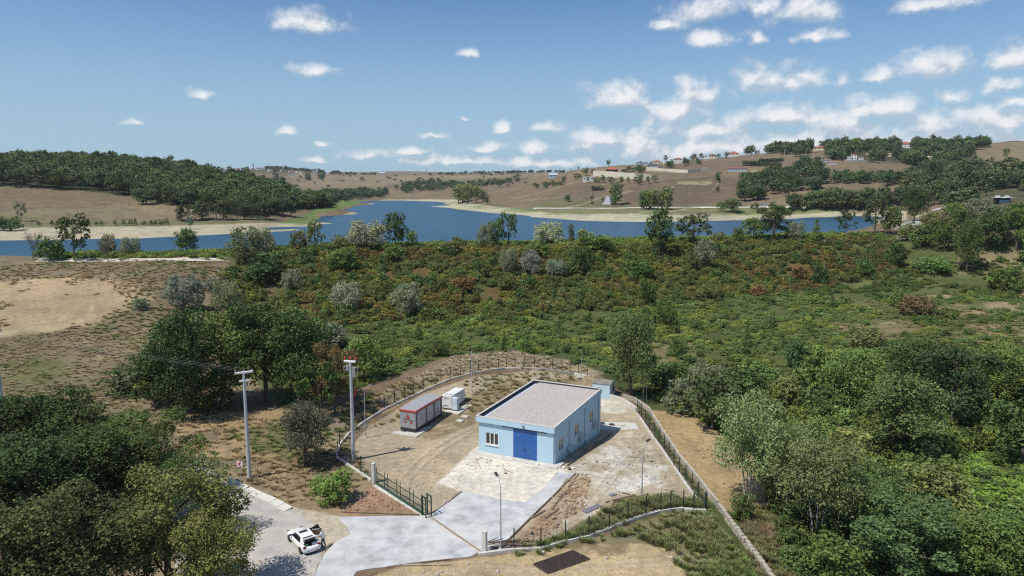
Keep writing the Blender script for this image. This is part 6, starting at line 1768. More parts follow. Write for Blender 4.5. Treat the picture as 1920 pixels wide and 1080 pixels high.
# ------------------------------------------------------------------ person beside the car
pp = at_z(606.5, 1026.5, .05)
face = math.atan2(fwd.y, fwd.x) + .75      # local +x is the way the person faces
J = {'pel': (0, 0, .93, .135), 'sp': (.03, 0, 1.12, .145), 'ch': (.10, 0, 1.34, .16), 'nk': (.17, 0, 1.50, .06), 'hd0': (.20, 0, 1.58, .085), 'hd1': (.225, 0, 1.68, .098), 'hd2': (.225, 0, 1.76, .07),
     'hl': (0, .10, .88, .105), 'kl': (.10, .11, .50, .072), 'al': (.0, .12, .10, .05), 'tl': (.17, .13, .04, .042), 'hr': (0, -.10, .88, .105), 'kr': (-.02, -.11, .49, .072), 'ar': (-.18, -.12, .11, .05), 'tr': (-.02, -.13, .04, .042),
     'sl': (.11, .19, 1.42, .075), 'el': (.22, .27, 1.16, .052), 'wl': (.46, .22, 1.10, .036), 'pl': (.54, .21, 1.09, .038), 'sr': (.11, -.19, 1.42, .075), 'er': (.03, -.30, 1.15, .052), 'wr': (.16, -.33, .92, .036), 'pr': (.19, -.33, .85, .038)}
E = [('pel', 'sp'), ('sp', 'ch'), ('ch', 'nk'), ('nk', 'hd0'), ('hd0', 'hd1'), ('hd1', 'hd2'), ('pel', 'hl'), ('hl', 'kl'), ('kl', 'al'), ('al', 'tl'), ('pel', 'hr'), ('hr', 'kr'), ('kr', 'ar'), ('ar', 'tr'), ('ch', 'sl'), ('sl', 'el'), ('el', 'wl'), ('wl', 'pl'), ('ch', 'sr'), ('sr', 'er'), ('er', 'wr'), ('wr', 'pr')]
for sd, base, dr in (('l', Vector(J['pl'][:3]), Vector((1, -.1, -.25)).normalized()), ('r', Vector(J['pr'][:3]), Vector((.35, .05, -1)).normalized())):
    side = dr.cross(Vector((0, 1, 0) if sd == 'r' else (0, 0, 1))).normalized()
    for k in range(4):
        a = base + side * (k - 1.5) * .021; L_ = (.075, .085, .08, .062)[k]
        J[f'f{sd}{k}a'] = (*(a + dr * .03), .0095); J[f'f{sd}{k}b'] = (*(a + dr * (.03 + L_ * .55)), .009); J[f'f{sd}{k}c'] = (*(a + dr * (.03 + L_ * .85) + Vector((-.02, 0, -.02))), .008)
        E += [(('pl' if sd == 'l' else 'pr'), f'f{sd}{k}a'), (f'f{sd}{k}a', f'f{sd}{k}b'), (f'f{sd}{k}b', f'f{sd}{k}c')]
    t0 = base - dr * .01 + side * -.035; t1 = base + dr * .035 + side * -.06
    J[f't{sd}a'] = (*t0, .011); J[f't{sd}b'] = (*t1, .009); E += [(('pl' if sd == 'l' else 'pr'), f't{sd}a'), (f't{sd}a', f't{sd}b')]
keys = list(J); me = bpy.data.meshes.new("person"); me.from_pydata([J[k][:3] for k in keys], [(keys.index(a), keys.index(b_)) for a, b_ in E], [])
person = link("person_skin", me); md = person.modifiers.new("skin", 'SKIN'); md.use_smooth_shade = True
sk = me.skin_vertices[0].data
for i, k in enumerate(keys):
    sk[i].radius = (J[k][3], J[k][3]); sk[i].use_root = (k == 'pel')
for k in ('ch', 'sp'): sk[keys.index(k)].radius = (.13, .19)
md2 = person.modifiers.new("sub", 'SUBSURF'); md2.levels = 1; md2.render_levels = 1
dg = bpy.context.evaluated_depsgraph_get(); bm_ = bpy.data.meshes.new_from_object(person.evaluated_get(dg)); bpy.data.objects.remove(person)
M_SKIN, M_SHIRT, M_TROUS, M_HAIR = clean_mat("skin", (.36, .20, .13), .6), clean_mat("white_shirt", (.74, .73, .72), .85), clean_mat("dark_trousers", (.025, .025, .03), .85), clean_mat("dark_hair", (.018, .013, .01), .7)
bm_.materials.clear()
for m_ in (M_SHIRT, M_TROUS, M_SKIN, M_TYRE): bm_.materials.append(m_)
idx = []
for p in bm_.polygons:
    c_ = p.center
    arm = abs(c_.y) > .20 and c_.z > .7 and (c_.z < 1.30)
    idx.append(3 if c_.z < .10 else 2 if (c_.z > 1.50 or arm) else 1 if c_.z < .97 else 0)
bm_.polygons.foreach_set("material_index", np.array(idx, np.int32)); bm_.polygons.foreach_set("use_smooth", np.ones(len(bm_.polygons), bool))
man = empty("person", pp, face, "person in a white shirt and dark trousers leaning towards the open car door", "person")
link("body", bm_, man)
hm = MB(); 
bmh = bmesh.new(); bmesh.ops.create_icosphere(bmh, subdivisions=2, radius=.112)
for v in bmh.verts: v.co = Vector((v.co.x * 1.05, v.co.y * .95, v.co.z * .95))
bmesh.ops.delete(bmh, geom=[v for v in bmh.verts if v.co.z < -.02 and v.co.x > -.03 or v.co.z < -.07], context='VERTS')
hme = bpy.data.meshes.new("hair"); bmh.to_mesh(hme); bmh.free(); hme.materials.append(M_HAIR); link("hair", hme, man, (.215, 0, 1.715))
fc = MB().tube([(.31, 0, 1.70), (.335, 0, 1.665), (.31, 0, 1.65)], [.008, .018, .008], 6).box((.31, 0, 1.62), (.012, .05, .012), 0, 1)
for y in (-.035, .035): fc.box((.308, y, 1.70), (.012, .024, .012), 0, 1)
for y in (-.105, .105): fc.box((.21, y, 1.68), (.04, .02, .06))
fc.build("face", [M_SKIN, M_HAIR], man)
# ------------------------------------------------------------------ trees and shrubs that can be told apart
# the big trees beside the road, bottom left
for a in [(20, 935, 190, 200, DARK, "dark green tree at the far left edge, behind the roadside trees"),
          (115, 915, 180, 210, DARK, "dark green tree at the back of the roadside group, its top against the dry meadow"),
          (285, 940, 170, 200, MID, "spreading green tree of the roadside group, nearest the meadow and the pole"),
          (205, 1000, 200, 220, DARK, "dense dark tree in the middle of the roadside group"),
          (75, 1040, 220, 270, DARK, "broad very dark tree filling the left edge of the roadside group"),
          (318, 1130, 245, 260, YELLOW, "yellowing tree in front of the dark roadside trees, lit on its crown"),
          (165, 1190, 270, 280, (.048, .060, .021), "dull green tree at the bottom of the roadside group, left of the yellowing trees"),
          (398, 1165, 200, 170, YELLOW, "yellowing tree overhanging the road, casting the shade beside the white car"),
          (20, 1210, 250, 230, (.042, .056, .020), "dull green tree in the bottom left corner"),
          (-90, 1060, 240, 240, DARK, "dark tree half out of view beyond the left edge")]:
    plant(a[0], a[1], a[2], a[3], 'near', tuple(c * (1.0 if a[4] is YELLOW else .74) for c in a[4]), a[5], "trees beside the road", loc=at_z(a[0], a[1], 0.0))
plant(362, 1012, 160, 122, 'birch', DARK, "loose dark tree whose outer branches hang over the road below the chevron sign", "trees beside the road")
# clump left of the yard
for a in [(345, 785, 200, 115, 'big', DARK, "tall dark tree on a bare slanting trunk, leftmost of the clump in the meadow"),
          (418, 755, 165, 140, 'big', MID, "broad green tree of the clump, behind the roadside pole"),
          (500, 752, 180, 150, 'big', DARK, "dark rounded tree at the centre of the clump, between the two tall poles"),
          (562, 762, 175, 140, 'big', DARK, "dark tree of the clump, left of the pole with red insulators"),
          (480, 668, 95, 110, 'big', DARK, "dark tree top rising behind the clump, below the dam slope"),
          (545, 668, 92, 100, 'round', MID, "green tree at the back of the clump, beside the low silver shrub"),
          (628, 775, 130, 85, 'big', (.085, .066, .028), "rust tinged tree behind the pole with red insulators"),
          (682, 712, 80, 70, 'round', MID, "green tree just right of the pole with red insulators"),
          (292, 768, 112, 95, 'round', DARK, "dark rounded tree at the left of the clump, beside the bare trunk"),
          (600, 790, 110, 80, 'open', DARK, "thin dark tree on bare stems at the right end of the clump")]:
    plant(*a[:6], a[6], "trees of the meadow clump")
for a in [(240, 738, 52, 85, (.040, .055, .024), "rounded dark shrub at the left end of the clump"), (300, 750, 62, 95, OLIVE, "olive shrub under the tall tree of the clump"), (395, 768, 70, 90, MID, "low green shrub at the foot of the clump, left of the road pole"), (715, 690, 40, 50, MID, "green shrub on the valley edge above the grey kiosk")]:
    plant(*a[:4], 'bush', *a[4:], group="shrubs of the meadow clump", cat='shrub')
plant(612, 650, 46, 85, 'bush', (.105, .125, .085), "low silver grey shrub at the back of the meadow clump", cat='shrub')
plant(573, 873, 118, 100, 'big', (.052, .056, .034), "round grey green tree standing alone between the two tall poles")
plant(628, 940, 55, 75, 'bush', (.060, .095, .025), "fresh green shrub on the verge below the lone round tree", cat='shrub')
plant(600, 925, 30, 45, 'bush', (.065, .10, .028), "small fresh green shrub left of the larger one on the verge", cat='shrub')
# silver shrubs on the dam slope
for a in [(345, 582, 66, 72, (.085, .10, .07), "large grey green willow, darkest of the silvery shrubs at the left of the dam"), (426, 588, 62, 56, (.095, .115, .06), "grey green willow beside the darkest one, above the meadow clump"),
          (396, 546, 24, 26, (.11, .125, .085), "small silvery shrub left on the dam slope"), (262, 580, 22, 28, (.09, .115, .07), "small blue green shrub alone on the bare spoil slope"),
          (548, 546, 42, 42, SILVER, "silver willow on the red brown slope, leftmost of the three pale ones"), (648, 580, 52, 62, (.125, .14, .09), "silver willow on the red brown slope, middle of the three pale ones"),
          (765, 590, 60, 64, SILVER, "silver willow on the red brown slope, rightmost of the three pale ones"), (955, 512, 46, 38, SILVER, "silver topped shrub on the upper slope, left of two greyish ones"),
          (995, 515, 46, 40, (.115, .12, .095), "greyish shrub on the upper slope between its silver neighbours"), (1042, 520, 34, 42, (.11, .13, .08), "low silver green shrub on the upper slope"),
          (1320, 502, 52, 46, (.10, .115, .065), "pale grey green shrub high on the right of the dam slope")]:
    plant(*a[:4], 'willow', *a[4:], group="silver shrubs on the dam slope", cat='shrub', jitter=.04)
for a in [(500, 528, 54, 82, (.035, .06, .02), "dark round shrub at the left top of the dam slope"), (640, 506, 42, 70, MID, "wide green shrub near the dam crest"), (740, 490, 34, 50, MID, "green shrub just under the dam crest"), (575, 500, 35, 40, (.05, .07, .025), "green shrub beside the eroded patch on the dam"),
          (1085, 512, 46, 32, DARK, "upright dark shrub on the upper slope"), (1200, 522, 38, 56, (.045, .085, .02), "bright green shrub on the upper slope below the dark crest tree"), (1215, 572, 44, 34, DARK, "dark shrub in the middle of the slope"),
          (1245, 610, 46, 46, MID, "green shrub at the foot of the slope"), (1100, 500, 36, 30, DARK, "dark shrub under the track on the crest"), (1490, 694, 58, 52, (.03, .055, .022), "very dark round shrub alone in the green valley"),
          (1500, 528, 30, 40, RED, "rust red shrub on the right of the slope"), (1536, 536, 46, 34, DARK, "dark green shrub right of the rust red one"), (1620, 516, 24, 42, (.05, .09, .022), "bright green shrub low on the right of the dam slope"),
          (1718, 592, 36, 66, (.085, .056, .028), "rust brown shrub in the right meadow"), (1685, 575, 36, 40, MID, "green shrub touching the rust brown one"), (1880, 545, 44, 70, MID, "green shrub at the right edge of the meadow"),
          (1625, 655, 42, 62, (.07, .075, .03), "olive shrub at the edge of the right meadow"), (1750, 510, 30, 66, (.05, .09, .022), "bright green low shrub below the pale gully"), (1680, 500, 44, 40, DARK, "dark shrub on the right of the dam above the pale gully"),
          (825, 668, 30, 36, DARK, "dark shrub in the valley behind the generator"), (985, 662, 30, 30, MID, "green shrub behind the arc of the fence"), (1270, 668, 36, 30, MID, "small green shrub right of the tall tree behind the shed"),
          (1120, 470, 30, 70, MID, "wide shrub on the crest track"), (1005, 480, 26, 60, MID, "wide green shrub under the crest"), (840, 475, 24, 50, OLIVE, "olive shrub on the crest, left half"), (1330, 560, 26, 40, OLIVE, "olive shrub in the middle of the right slope"),
          (1420, 555, 22, 34, RED, "reddish shrub below the pale rocks"), (700, 560, 26, 40, OLIVE, "olive shrub between two silver willows"), (870, 545, 26, 50, RED, "reddish shrub in the middle of the slope")]:
    plant(*a[:4], 'bush', *a[4:], group="shrubs on the slope and valley floor", cat='shrub')
for a in [(945, 660, 38, 12), (1450, 622, 28, 16), (1400, 637, 36, 16), (1506, 608, 18, 9), (1638, 545, 24, 14), (1668, 540, 16, 12), (1150, 640, 25, 12), (1785, 600, 22, 12), (1560, 572, 18, 14)]:
    plant(*a, 'cone', MID, "slim young tree standing up from the green valley floor", "saplings in the valley", 'sapling', 'tree')
plant(1182, 744, 155, 86, 'big', (.05, .072, .026), "tall loose green tree behind the small blue shed")
plant(1160, 668, 70, 44, 'open', MID, "slender tree behind the taller one by the blue shed")
# along the dam crest, against the water
for a in [(140, 488, 86, 72, 'open', (.050, .062, .022), "open branched green tree on the crest track, left"), (95, 488, 46, 56, 'bush', MID, "green shrub left of the open branched tree on the crest"),
          (350, 478, 50, 46, 'round', MID, "small round tree standing against the water on the left"), (245, 480, 36, 40, 'willow', SILVER, "silver shrub on the left bank of the lake"), (205, 480, 40, 36, 'bush', (.10, .09, .05), "brownish shrub beside the silver one on the left bank"),
          (462, 498, 72, 66, 'willow', (.075, .095, .045), "grey green tree where the left track meets the dam"), (490, 478, 52, 55, 'willow', (.09, .105, .06), "rounded grey willow behind the end of the left track"), (560, 472, 40, 34, 'bush', OLIVE, "olive shrub on the crest below the green spit"),
          (592, 474, 62, 40, 'open', OLIVE, "loose olive tree on the crest, in front of the green spit"), (640, 470, 30, 46, 'bush', OLIVE, "low olive shrub on the crest, left of the big silver willow"),
          (688, 468, 54, 76, 'willow', (.125, .135, .075), "big silver willow on the crest before the open water"), (742, 466, 68, 46, 'round', (.038, .058, .02), "dark rounded tree on the crest behind the big silver willow"), (772, 466, 34, 26, 'round', MID, "little tree right of the dark rounded one on the crest"),
          (862, 466, 22, 34, 'bush', OLIVE, "olive bush alone on the middle of the crest"), (912, 464, 46, 36, 'willow', SILVER, "silver tree left of two dark ones on the crest"), (930, 464, 52, 34, 'round', MID, "green tree beside the silver one on the crest"), (954, 464, 66, 42, 'open', DARK, "dark open tree on the crest"),
          (1028, 460, 44, 62, 'willow', (.15, .16, .085), "pale broad willow on the crest against the water"), (1071, 458, 38, 14, 'tall', OLIVE, "thin columnar tree on the crest"), (1097, 460, 30, 40, 'bush', (.09, .11, .03), "yellow green bush on the crest beside the columnar tree"),
          (1236, 482, 92, 58, 'round', DARK, "dark tall tree on the crest, right of the middle"), (1300, 458, 58, 78, 'open', (.045, .058, .022), "wide loose tree on the crest next to the dark tall one"), (1345, 458, 24, 36, 'bush', OLIVE, "small shrub at the right foot of the wide loose tree"),
          (1382, 456, 30, 28, 'bush', MID, "green shrub on the crest before the right arm of the lake"), (1412, 452, 44, 44, 'round', MID, "green tree left of the largest crest tree"), (1450, 450, 64, 76, 'big', DARK, "largest dark tree on the right half of the crest"), (1492, 450, 36, 36, 'willow', SILVER, "silver shrub right of the largest crest tree"),
          (1530, 454, 42, 22, 'cone', MID, "pointed green tree on the crest right of the silver shrub"), (1585, 442, 48, 42, 'open', DARK, "dark open tree by the right end of the water"), (1640, 442, 80, 52, 'open', (.045, .06, .025), "tall loose tree at the right end of the lake"), (1668, 440, 56, 40, 'round', MID, "green tree behind the tall loose one at the lake end"),
          (1714, 414, 62, 56, 'big', (.028, .045, .016), "lone dark tree with a rounded crown beside the lake road"), (1740, 425, 30, 44, 'bush', OLIVE, "olive shrub under the lone dark tree")]:
    plant(*a[:5], a[5], a[6], "trees along the dam crest", cat='tree' if a[4] != 'bush' else 'shrub')
for a in [(1812, 508, 96, 50, 'big', DARK, "tall dark tree at the right of the dam slope, above the pale gully"), (1770, 470, 50, 50, 'round', MID, "green tree left of the tall dark one by the gully"), (1850, 470, 70, 60, 'round', DARK, "dark tree behind the tall one by the gully"), (1905, 470, 80, 70, 'big', MID, "broad green tree at the right edge above the meadow"), (1800, 440, 50, 50, 'round', DARK, "dark round tree below the hut, left of the lane"), (1860, 435, 50, 60, 'round', (.06, .075, .035), "brownish green tree just below the blue panelled hut"), (1910, 430, 50, 55, 'round', MID, "green tree at the right edge below the hut"), (1760, 440, 36, 50, 'bush', OLIVE, "olive shrub under the lake road on the right"), (1730, 462, 40, 60, 'bush', MID, "wide green shrub on the right end of the dam"), (1945, 500, 60, 60, 'bush', MID, "low shrub beyond the right edge of the meadow"), (1700, 450, 34, 40, 'bush', OLIVE, "olive shrub at the foot of the lake road"), (1830, 408, 36, 50, 'willow', (.09, .10, .06), "grey willow left of the hut on the right bank"), (1790, 415, 36, 44, 'round', MID, "green tree between the lone dark tree and the hut")]:
    plant(*a[:6], a[6], "trees on the right bank", cat='shrub' if a[4] in ('bush', 'willow') else 'tree')
# bottom right
for a in [(1402, 940, 195, 145, 'birch', (.085, .108, .042), "pale leaved tree on several white trunks beside the bare earth strip"), (1450, 945, 150, 110, 'birch', (.075, .10, .036), "second pale leaved tree on white trunks, just behind the first"),
          (1530, 1010, 190, 170, 'birch', (.075, .10, .04), "grey green tree on the near right, in front of the bright one"), (1640, 1020, 130, 140, 'birch', (.066, .10, .034), "green tree on the near right between two darker trees")]:
    plant(*a[:6], a[6], "white stemmed trees right of the yard")
for a in [(1335, 805, 105, 95, 'round', (.036, .056, .022), "dark tree at the top of the bare earth strip"), (1285, 778, 66, 80, 'bush', (.06, .075, .042), "grey green shrub behind the retaining wall"), (1390, 790, 100, 90, 'round', DARK, "dark tree behind the pale leaved one"), (1250, 742, 60, 84, 'bush', DARK, "dark shrub beside the thin pale trunks"),
          (1320, 750, 70, 80, 'willow', (.075, .09, .055), "grey willow above the bare earth strip"), (1420, 740, 66, 90, 'bush', MID, "green shrub at the back of the right thicket"), (1600, 765, 110, 115, 'big', MID, "green tree at the left of the right thicket"), (1705, 745, 110, 115, 'big', DARK, "dark tree at the top of the right thicket"),
          (1785, 800, 150, 165, 'big', (.034, .052, .02), "largest dark tree of the right thicket"), (1690, 862, 160, 150, 'big', (.060, .085, .03), "light green tree in front of the largest dark one"), (1865, 765, 120, 120, 'big', MID, "green tree at the upper right of the thicket"), (1915, 870, 120, 120, 'round', DARK, "dark tree at the right edge, above the bracken"),
          (1545, 735, 84, 96, 'bush', MID, "green shrub between the pale trees and the thicket"), (1470, 770, 60, 84, 'bush', OLIVE, "olive shrub behind the pale leaved trees"), (1775, 720, 66, 80, 'bush', MID, "green shrub at the top right of the thicket"), (1590, 880, 70, 110, 'bush', OLIVE, "low olive shrub in the gap of the thicket"),
          (1690, 1090, 150, 195, 'big', (.036, .06, .022), "dark leafy tree at the bottom right"), (1570, 1100, 90, 120, 'bush', MID, "green shrub at the bottom, right of the stone wall"), (1800, 1075, 110, 170, 'big', MID, "green tree at the bottom right, beside the dark leafy one"), (1905, 1100, 130, 150, 'big', MID, "green tree in the bottom right corner"),
          (1760, 960, 90, 130, 'bush', OLIVE, "olive shrub left of the bright bracken"), (1640, 930, 80, 100, 'bush', MID, "green shrub in the middle of the right thicket"), (1960, 800, 120, 120, 'big', DARK, "dark tree just at the right edge of view"), (1390, 975, 50, 46, 'bush', DARK, "small dark shrub under the white trunks")]:
    plant(*a[:4], a[4], a[5], a[6], "trees of the right thicket", cat='shrub' if a[4] in ('bush', 'willow') else 'tree')
# two thin pale trunks beside the retaining wall
for i, (px, py, top) in enumerate([(1206, 752, 60), (1212, 752, 82)]):
    g = ground(px, py)
    s = empty("bare_sapling", g, i * 1.3, ["shorter of two bare pale saplings beside the retaining wall", "taller of two bare pale saplings beside the retaining wall"][i], "tree", "bare saplings")
    mb = MB(); hh = top * 110 / F_PX
    mb.tube([(0, 0, 0), (.06, .05, hh * .5), (.0, .12, hh)], [.07, .05, .015], 6)
    r = random.Random(i)
    for k in range(7):
        z = hh * (.45 + .07 * k); a = r.uniform(0, 6.28)
        mb.tube([(.03, .06, z), (.03 + .35 * math.cos(a), .06 + .35 * math.sin(a), z + .5)], [.022, .008], 4, caps=False)
    mb.build("trunk", M_PALEBARK, s)
# leafless trees on the crest
for i, (px, py, h) in enumerate([(62, 488, 68), (203, 490, 50)]):
    g = ground(px, py); hh = h * 185 / F_PX
    s = empty("bare_tree", g, i, ["bare grey tree with many fine twigs on the left crest track", "smaller bare tree on the crest track, right of the open branched one"][i], "tree", "bare trees on the crest")
    mb = MB(); r = random.Random(40 + i)
    def twig(p, d, l, q, n):
        e = p + d * l
        mb.tube([p, e], [q, q * .55], 4, caps=False)
        if n == 0: return
        for _ in range(4):
            dd_ = (d + Vector((r.uniform(-.7, .7), r.uniform(-.7, .7), r.uniform(-.1, .4)))).normalized()
            twig(p + d * l * r.uniform(.5, 1), dd_, l * r.uniform(.5, .8), q * .5, n - 1)
    for k in range(4):
        twig(Vector((0, 0, 0)), Vector((r.uniform(-.35, .35), r.uniform(-.35, .35), 1)).normalized(), hh * .42, .09, 3)
    mb.build("branches", mat("grey_bark", (.17, .145, .115), .9, var=.2), s)

# ------------------------------------------------------------------ far trees
FH = (.042, .062, .026); FM = (.056, .080, .030)
# first row of the left hill wood
edge = [(8, 346), (40, 350), (75, 352), (110, 354), (150, 356), (185, 356), (222, 364), (262, 374), (275, 384), (300, 378), (322, 384), (350, 388), (390, 394), (432, 398), (455, 400), (480, 402), (505, 402), (530, 402), (-40, 346), (-90, 346)]
for i, (px, py) in enumerate(edge):
    r = random.Random(i)
    plant(px, py, r.uniform(34, 50) - px * .02, r.uniform(36, 52) - px * .02, 'round', FH if i % 3 else DARK, "dark tree in the front edge of the left hill wood", "front trees of the left hill wood")
plant(270, 384, 20, 22, 'far', FM, "small round tree alone at the top of the left field")
plant(545, 405, 28, 24, 'round', (.06, .085, .05), "rounded grey green tree at the tip of the left hill wood")
plant(500, 400, 34, 34, 'round', MID, "bright green tree at the right end of the left hill wood")
plant(40, 415, 36, 20, 'open', (.075, .095, .05), "loose pale tree in the lower left field")
plant(20, 432, 26, 44, 'bush', (.06, .085, .035), "wide shrub on the shore at the far left", cat='shrub')
plant(-10, 432, 30, 34, 'round', DARK, "dark tree on the shore beyond the left edge")
plant(357, 430, 26, 17, 'open', (.085, .11, .07), "small pale tree on the left beach casting a short shade")
for i in range(13):
    px = 340 + i * 13.2
    plant(px, 413.5 - i * .25, 30 + (i * 37 % 9), 23, 'open' if i % 3 else 'tall', (.046, .062, .028), "tree of the even row standing on the left beach", "row of trees on the left beach")
for i, px in enumerate([72, 97, 108, 118, 140, 165, 180, 190, 216, 232, 245, 253, 270, 283, 292, 300, 308, 314, 12, 24]):
    plant(px, 422.5, 9 + (i * 7 % 6), 9, 'farbush', FM, "little shrub in the row along the foot of the left field", "shrubs below the left field", cat='shrub')
# poplars at the head of the lake
for i, (px, py, h, w) in enumerate([(860, 381, 36, 34), (876, 383, 38, 30), (893, 381, 34, 26), (868, 379, 34, 30), (906, 378, 22, 18)]):
    plant(px, py, h, w, 'round' if i < 3 else 'tall', (.085, .11, .042), "bright green poplar of the clump on the right point of the lake", "poplars on the point")
for a in [(914, 384, 18, 12), (935, 352, 16, 14), (955, 346, 12, 10), (1065, 378, 14, 12)]:
    plant(*a, 'far', FH, "little dark tree dotted over the fields right of the lake", "scattered field trees")
# right shore poplars and trees
for i, (px, h) in enumerate([(1208, 36), (1218, 34), (1226, 38), (1250, 44), (1240, 36), (1254, 40), (1212, 34), (1202, 34)]):
    plant(px, 392 + (i % 2), h, 19, 'tall', (.085, .115, .042), "pale green poplar of the stand on the right shore", "poplars on the right shore")
plant(1155, 384, 42, 28, 'tall', (.055, .085, .03), "tall green poplar pair beside the sloping grey slab")
plant(1149, 387, 16, 12, 'farbush', FH, "shrub at the foot of the sloping grey slab", cat='shrub')
plant(1371, 398, 26, 36, 'round', (.045, .07, .024), "dark tree on the right shore, larger of two"); plant(1352, 396, 18, 22, 'round', MID, "small green tree left of the larger shore tree")
for a in [(1064, 378, 13, 12), (1346, 342, 20, 16), (1346, 360, 12, 9), (1110, 374, 9, 7), (1130, 378, 10, 7), (1110, 384, 9, 6), (1484, 386, 12, 14), (1415, 392, 12, 20), (1450, 392, 14, 20)]:
    plant(*a, 'farbush', FH, "little dark bush dotted over the right hill fields", "bushes in the right fields", cat='shrub')
for i in range(62):      # the belt climbing the right hill
    r = random.Random(300 + i)
    px = r.uniform(1392, 1545); lo = 378 - (px - 1392) * .10; hi = 336 - (px - 1392) * .22
    py = r.uniform(hi + 12, lo)
    plant(px, py, r.uniform(22, 32), r.uniform(24, 34), 'far' if i % 3 else 'round', FH if i % 4 else DARK, "dark green tree in the belt climbing the right hill", "trees of the right hill belt")
for i in range(40):
    r = random.Random(400 + i)
    px = r.uniform(1480, 1700); py = 392 + r.uniform(-6, 3) - max(0, px - 1600) * .10
    plant(px, py, r.uniform(22, 36), r.uniform(24, 36), 'round' if i % 2 else 'far', (.042, .062, .026) if i % 3 else FM, "green tree of the grove on the right shore of the lake", "trees of the right shore grove")
for i in range(72):
    r = random.Random(600 + i)
    px = r.uniform(1700, 1960); py = r.uniform(332, 392)
    if py > 372 and px > 1840: continue
    if 1850 < px < 1912 and py > 358: continue
    plant(px, py, r.uniform(30, 46), r.uniform(30, 46), 'round' if i % 2 else 'far', FH if i % 3 else (.05, .07, .03), "dark tree of the wooded slope above the blue roofed hut", "trees of the right slope wood")
for i in range(58):      # villas among trees
    r = random.Random(700 + i); t = r.random()
    px = 1160 + 240 * t; py = 327 - 36 * t + r.uniform(-2, 4)
    if any(abs(px - q[0]) < q[2] * .5 + 3 and -1 < py - q[1] < 10 for q in HOUSES): continue
    plant(px, py, r.uniform(7, 15), r.uniform(8, 16), 'far', FH if i % 3 else FM, "garden tree among the villas on the ridge", "garden trees on the ridge")
for (px, py, h, w) in [(1141, 311, 13, 10), (1248, 300, 13, 10), (1302, 292, 12, 10), (1315, 292, 12, 10), (1201, 303, 5, 7), (1084, 316, 5, 5), (1070, 318, 3, 4)]:
    plant(px, py, h, w, 'far', DARK, "single tree standing out on the skyline of the right ridge", "skyline trees")
for i, (px, py, h, w) in enumerate([(1102, 343, 12, 7), (1118, 342, 10, 16), (1130, 343, 16, 10), (1145, 345, 14, 14), (1165, 346, 16, 9), (1178, 343, 12, 8), (1190, 344, 12, 8), (1200, 343, 18, 14), (1215, 344, 14, 10), (1228, 342, 14, 12), (1198, 347, 12, 12), (1120, 356, 9, 32), (1080, 337, 12, 12), (1098, 330, 16, 14), (1112, 328, 12, 10)]):
    plant(px, py, h, w, 'far', FM if i % 2 else FH, "small garden tree before the pale retaining wall on the right hill", "trees before the pale wall")
for i in range(30):
    r = random.Random(800 + i)
    px = r.uniform(1760, 1900); py = r.uniform(288, 318)
    plant(px, py, r.uniform(8, 13), r.uniform(8, 13), 'far', FM, "young tree of the rows in the upper right field", "trees in the upper right field")
# far fields
for i in range(46):
    r = random.Random(1000 + i)
    px = r.uniform(545, 1080); py = r.uniform(330, 352)
    plant(px, py, r.uniform(3, 7), r.uniform(4, 12), 'farbush', (.045, .06, .032), "small dark bush in the fields beyond the lake", "bushes in the far fields", cat='shrub')


def wood(name, poly, n, r0, r1, hm, wm, tint, label, seed, zmin=-99, jit=2.0):
    a = [math.atan2((p[0] - 960) / F_PX, 1.0) for p in poly]
    x, y, z, px, py, zc, r = field_points(n * 8, r0, r1, min(a) - .02, max(a) + .02, seed)
    ok = polymask(px, py, poly, jit, seed) & (z > LAKE_Z + 2)
    for (hx_, hy_, hw_, hh_) in HOUSES: ok &= ~((np.abs(px - hx_) < hw_ * .5 + 5) & (py > hy_ - hh_) & (py < hy_ + 15))
    k = np.nonzero(ok)[0][:n]
    m = len(k)
    ps = [KINDS_S['round'][0], KINDS_S['round'][1], KINDS_S['round'][2]]
    h = np.where(r.random(m) < .12, 1.3, 1.0) * r.uniform(.7, 1.25, m) * hm; w = r.uniform(.7, 1.4, m) * wm
    tn = np.array(tint)[None] * r.uniform(.6, 1.5, (m, 1)) * np.array([[1, 1, 1]]) + r.uniform(-.006, .010, (m, 1)) * np.array([[1, .7, .1]])
    return scatter(name, ps, np.stack([x[k], y[k], z[k]], 1), r.uniform(0, 6.28, m), np.stack([w / .8, w / .8, h], 1), r.integers(0, 3, m), np.clip(tn, .012, 1), label, "wood")


KINDS_S = {'round': [proto('round', s, 520, .10, M_BARK, merged=True, per=7, scattered=True) for s in (31, 32, 33)],
           'bush': [proto('bush', s, 620, .098, None, merged=True, per=8, scattered=True) for s in (34, 35, 36)],
           'mat': [proto('mat', s, 760, .080, None, merged=True, per=8, scattered=True) for s in (37, 38, 39)]}


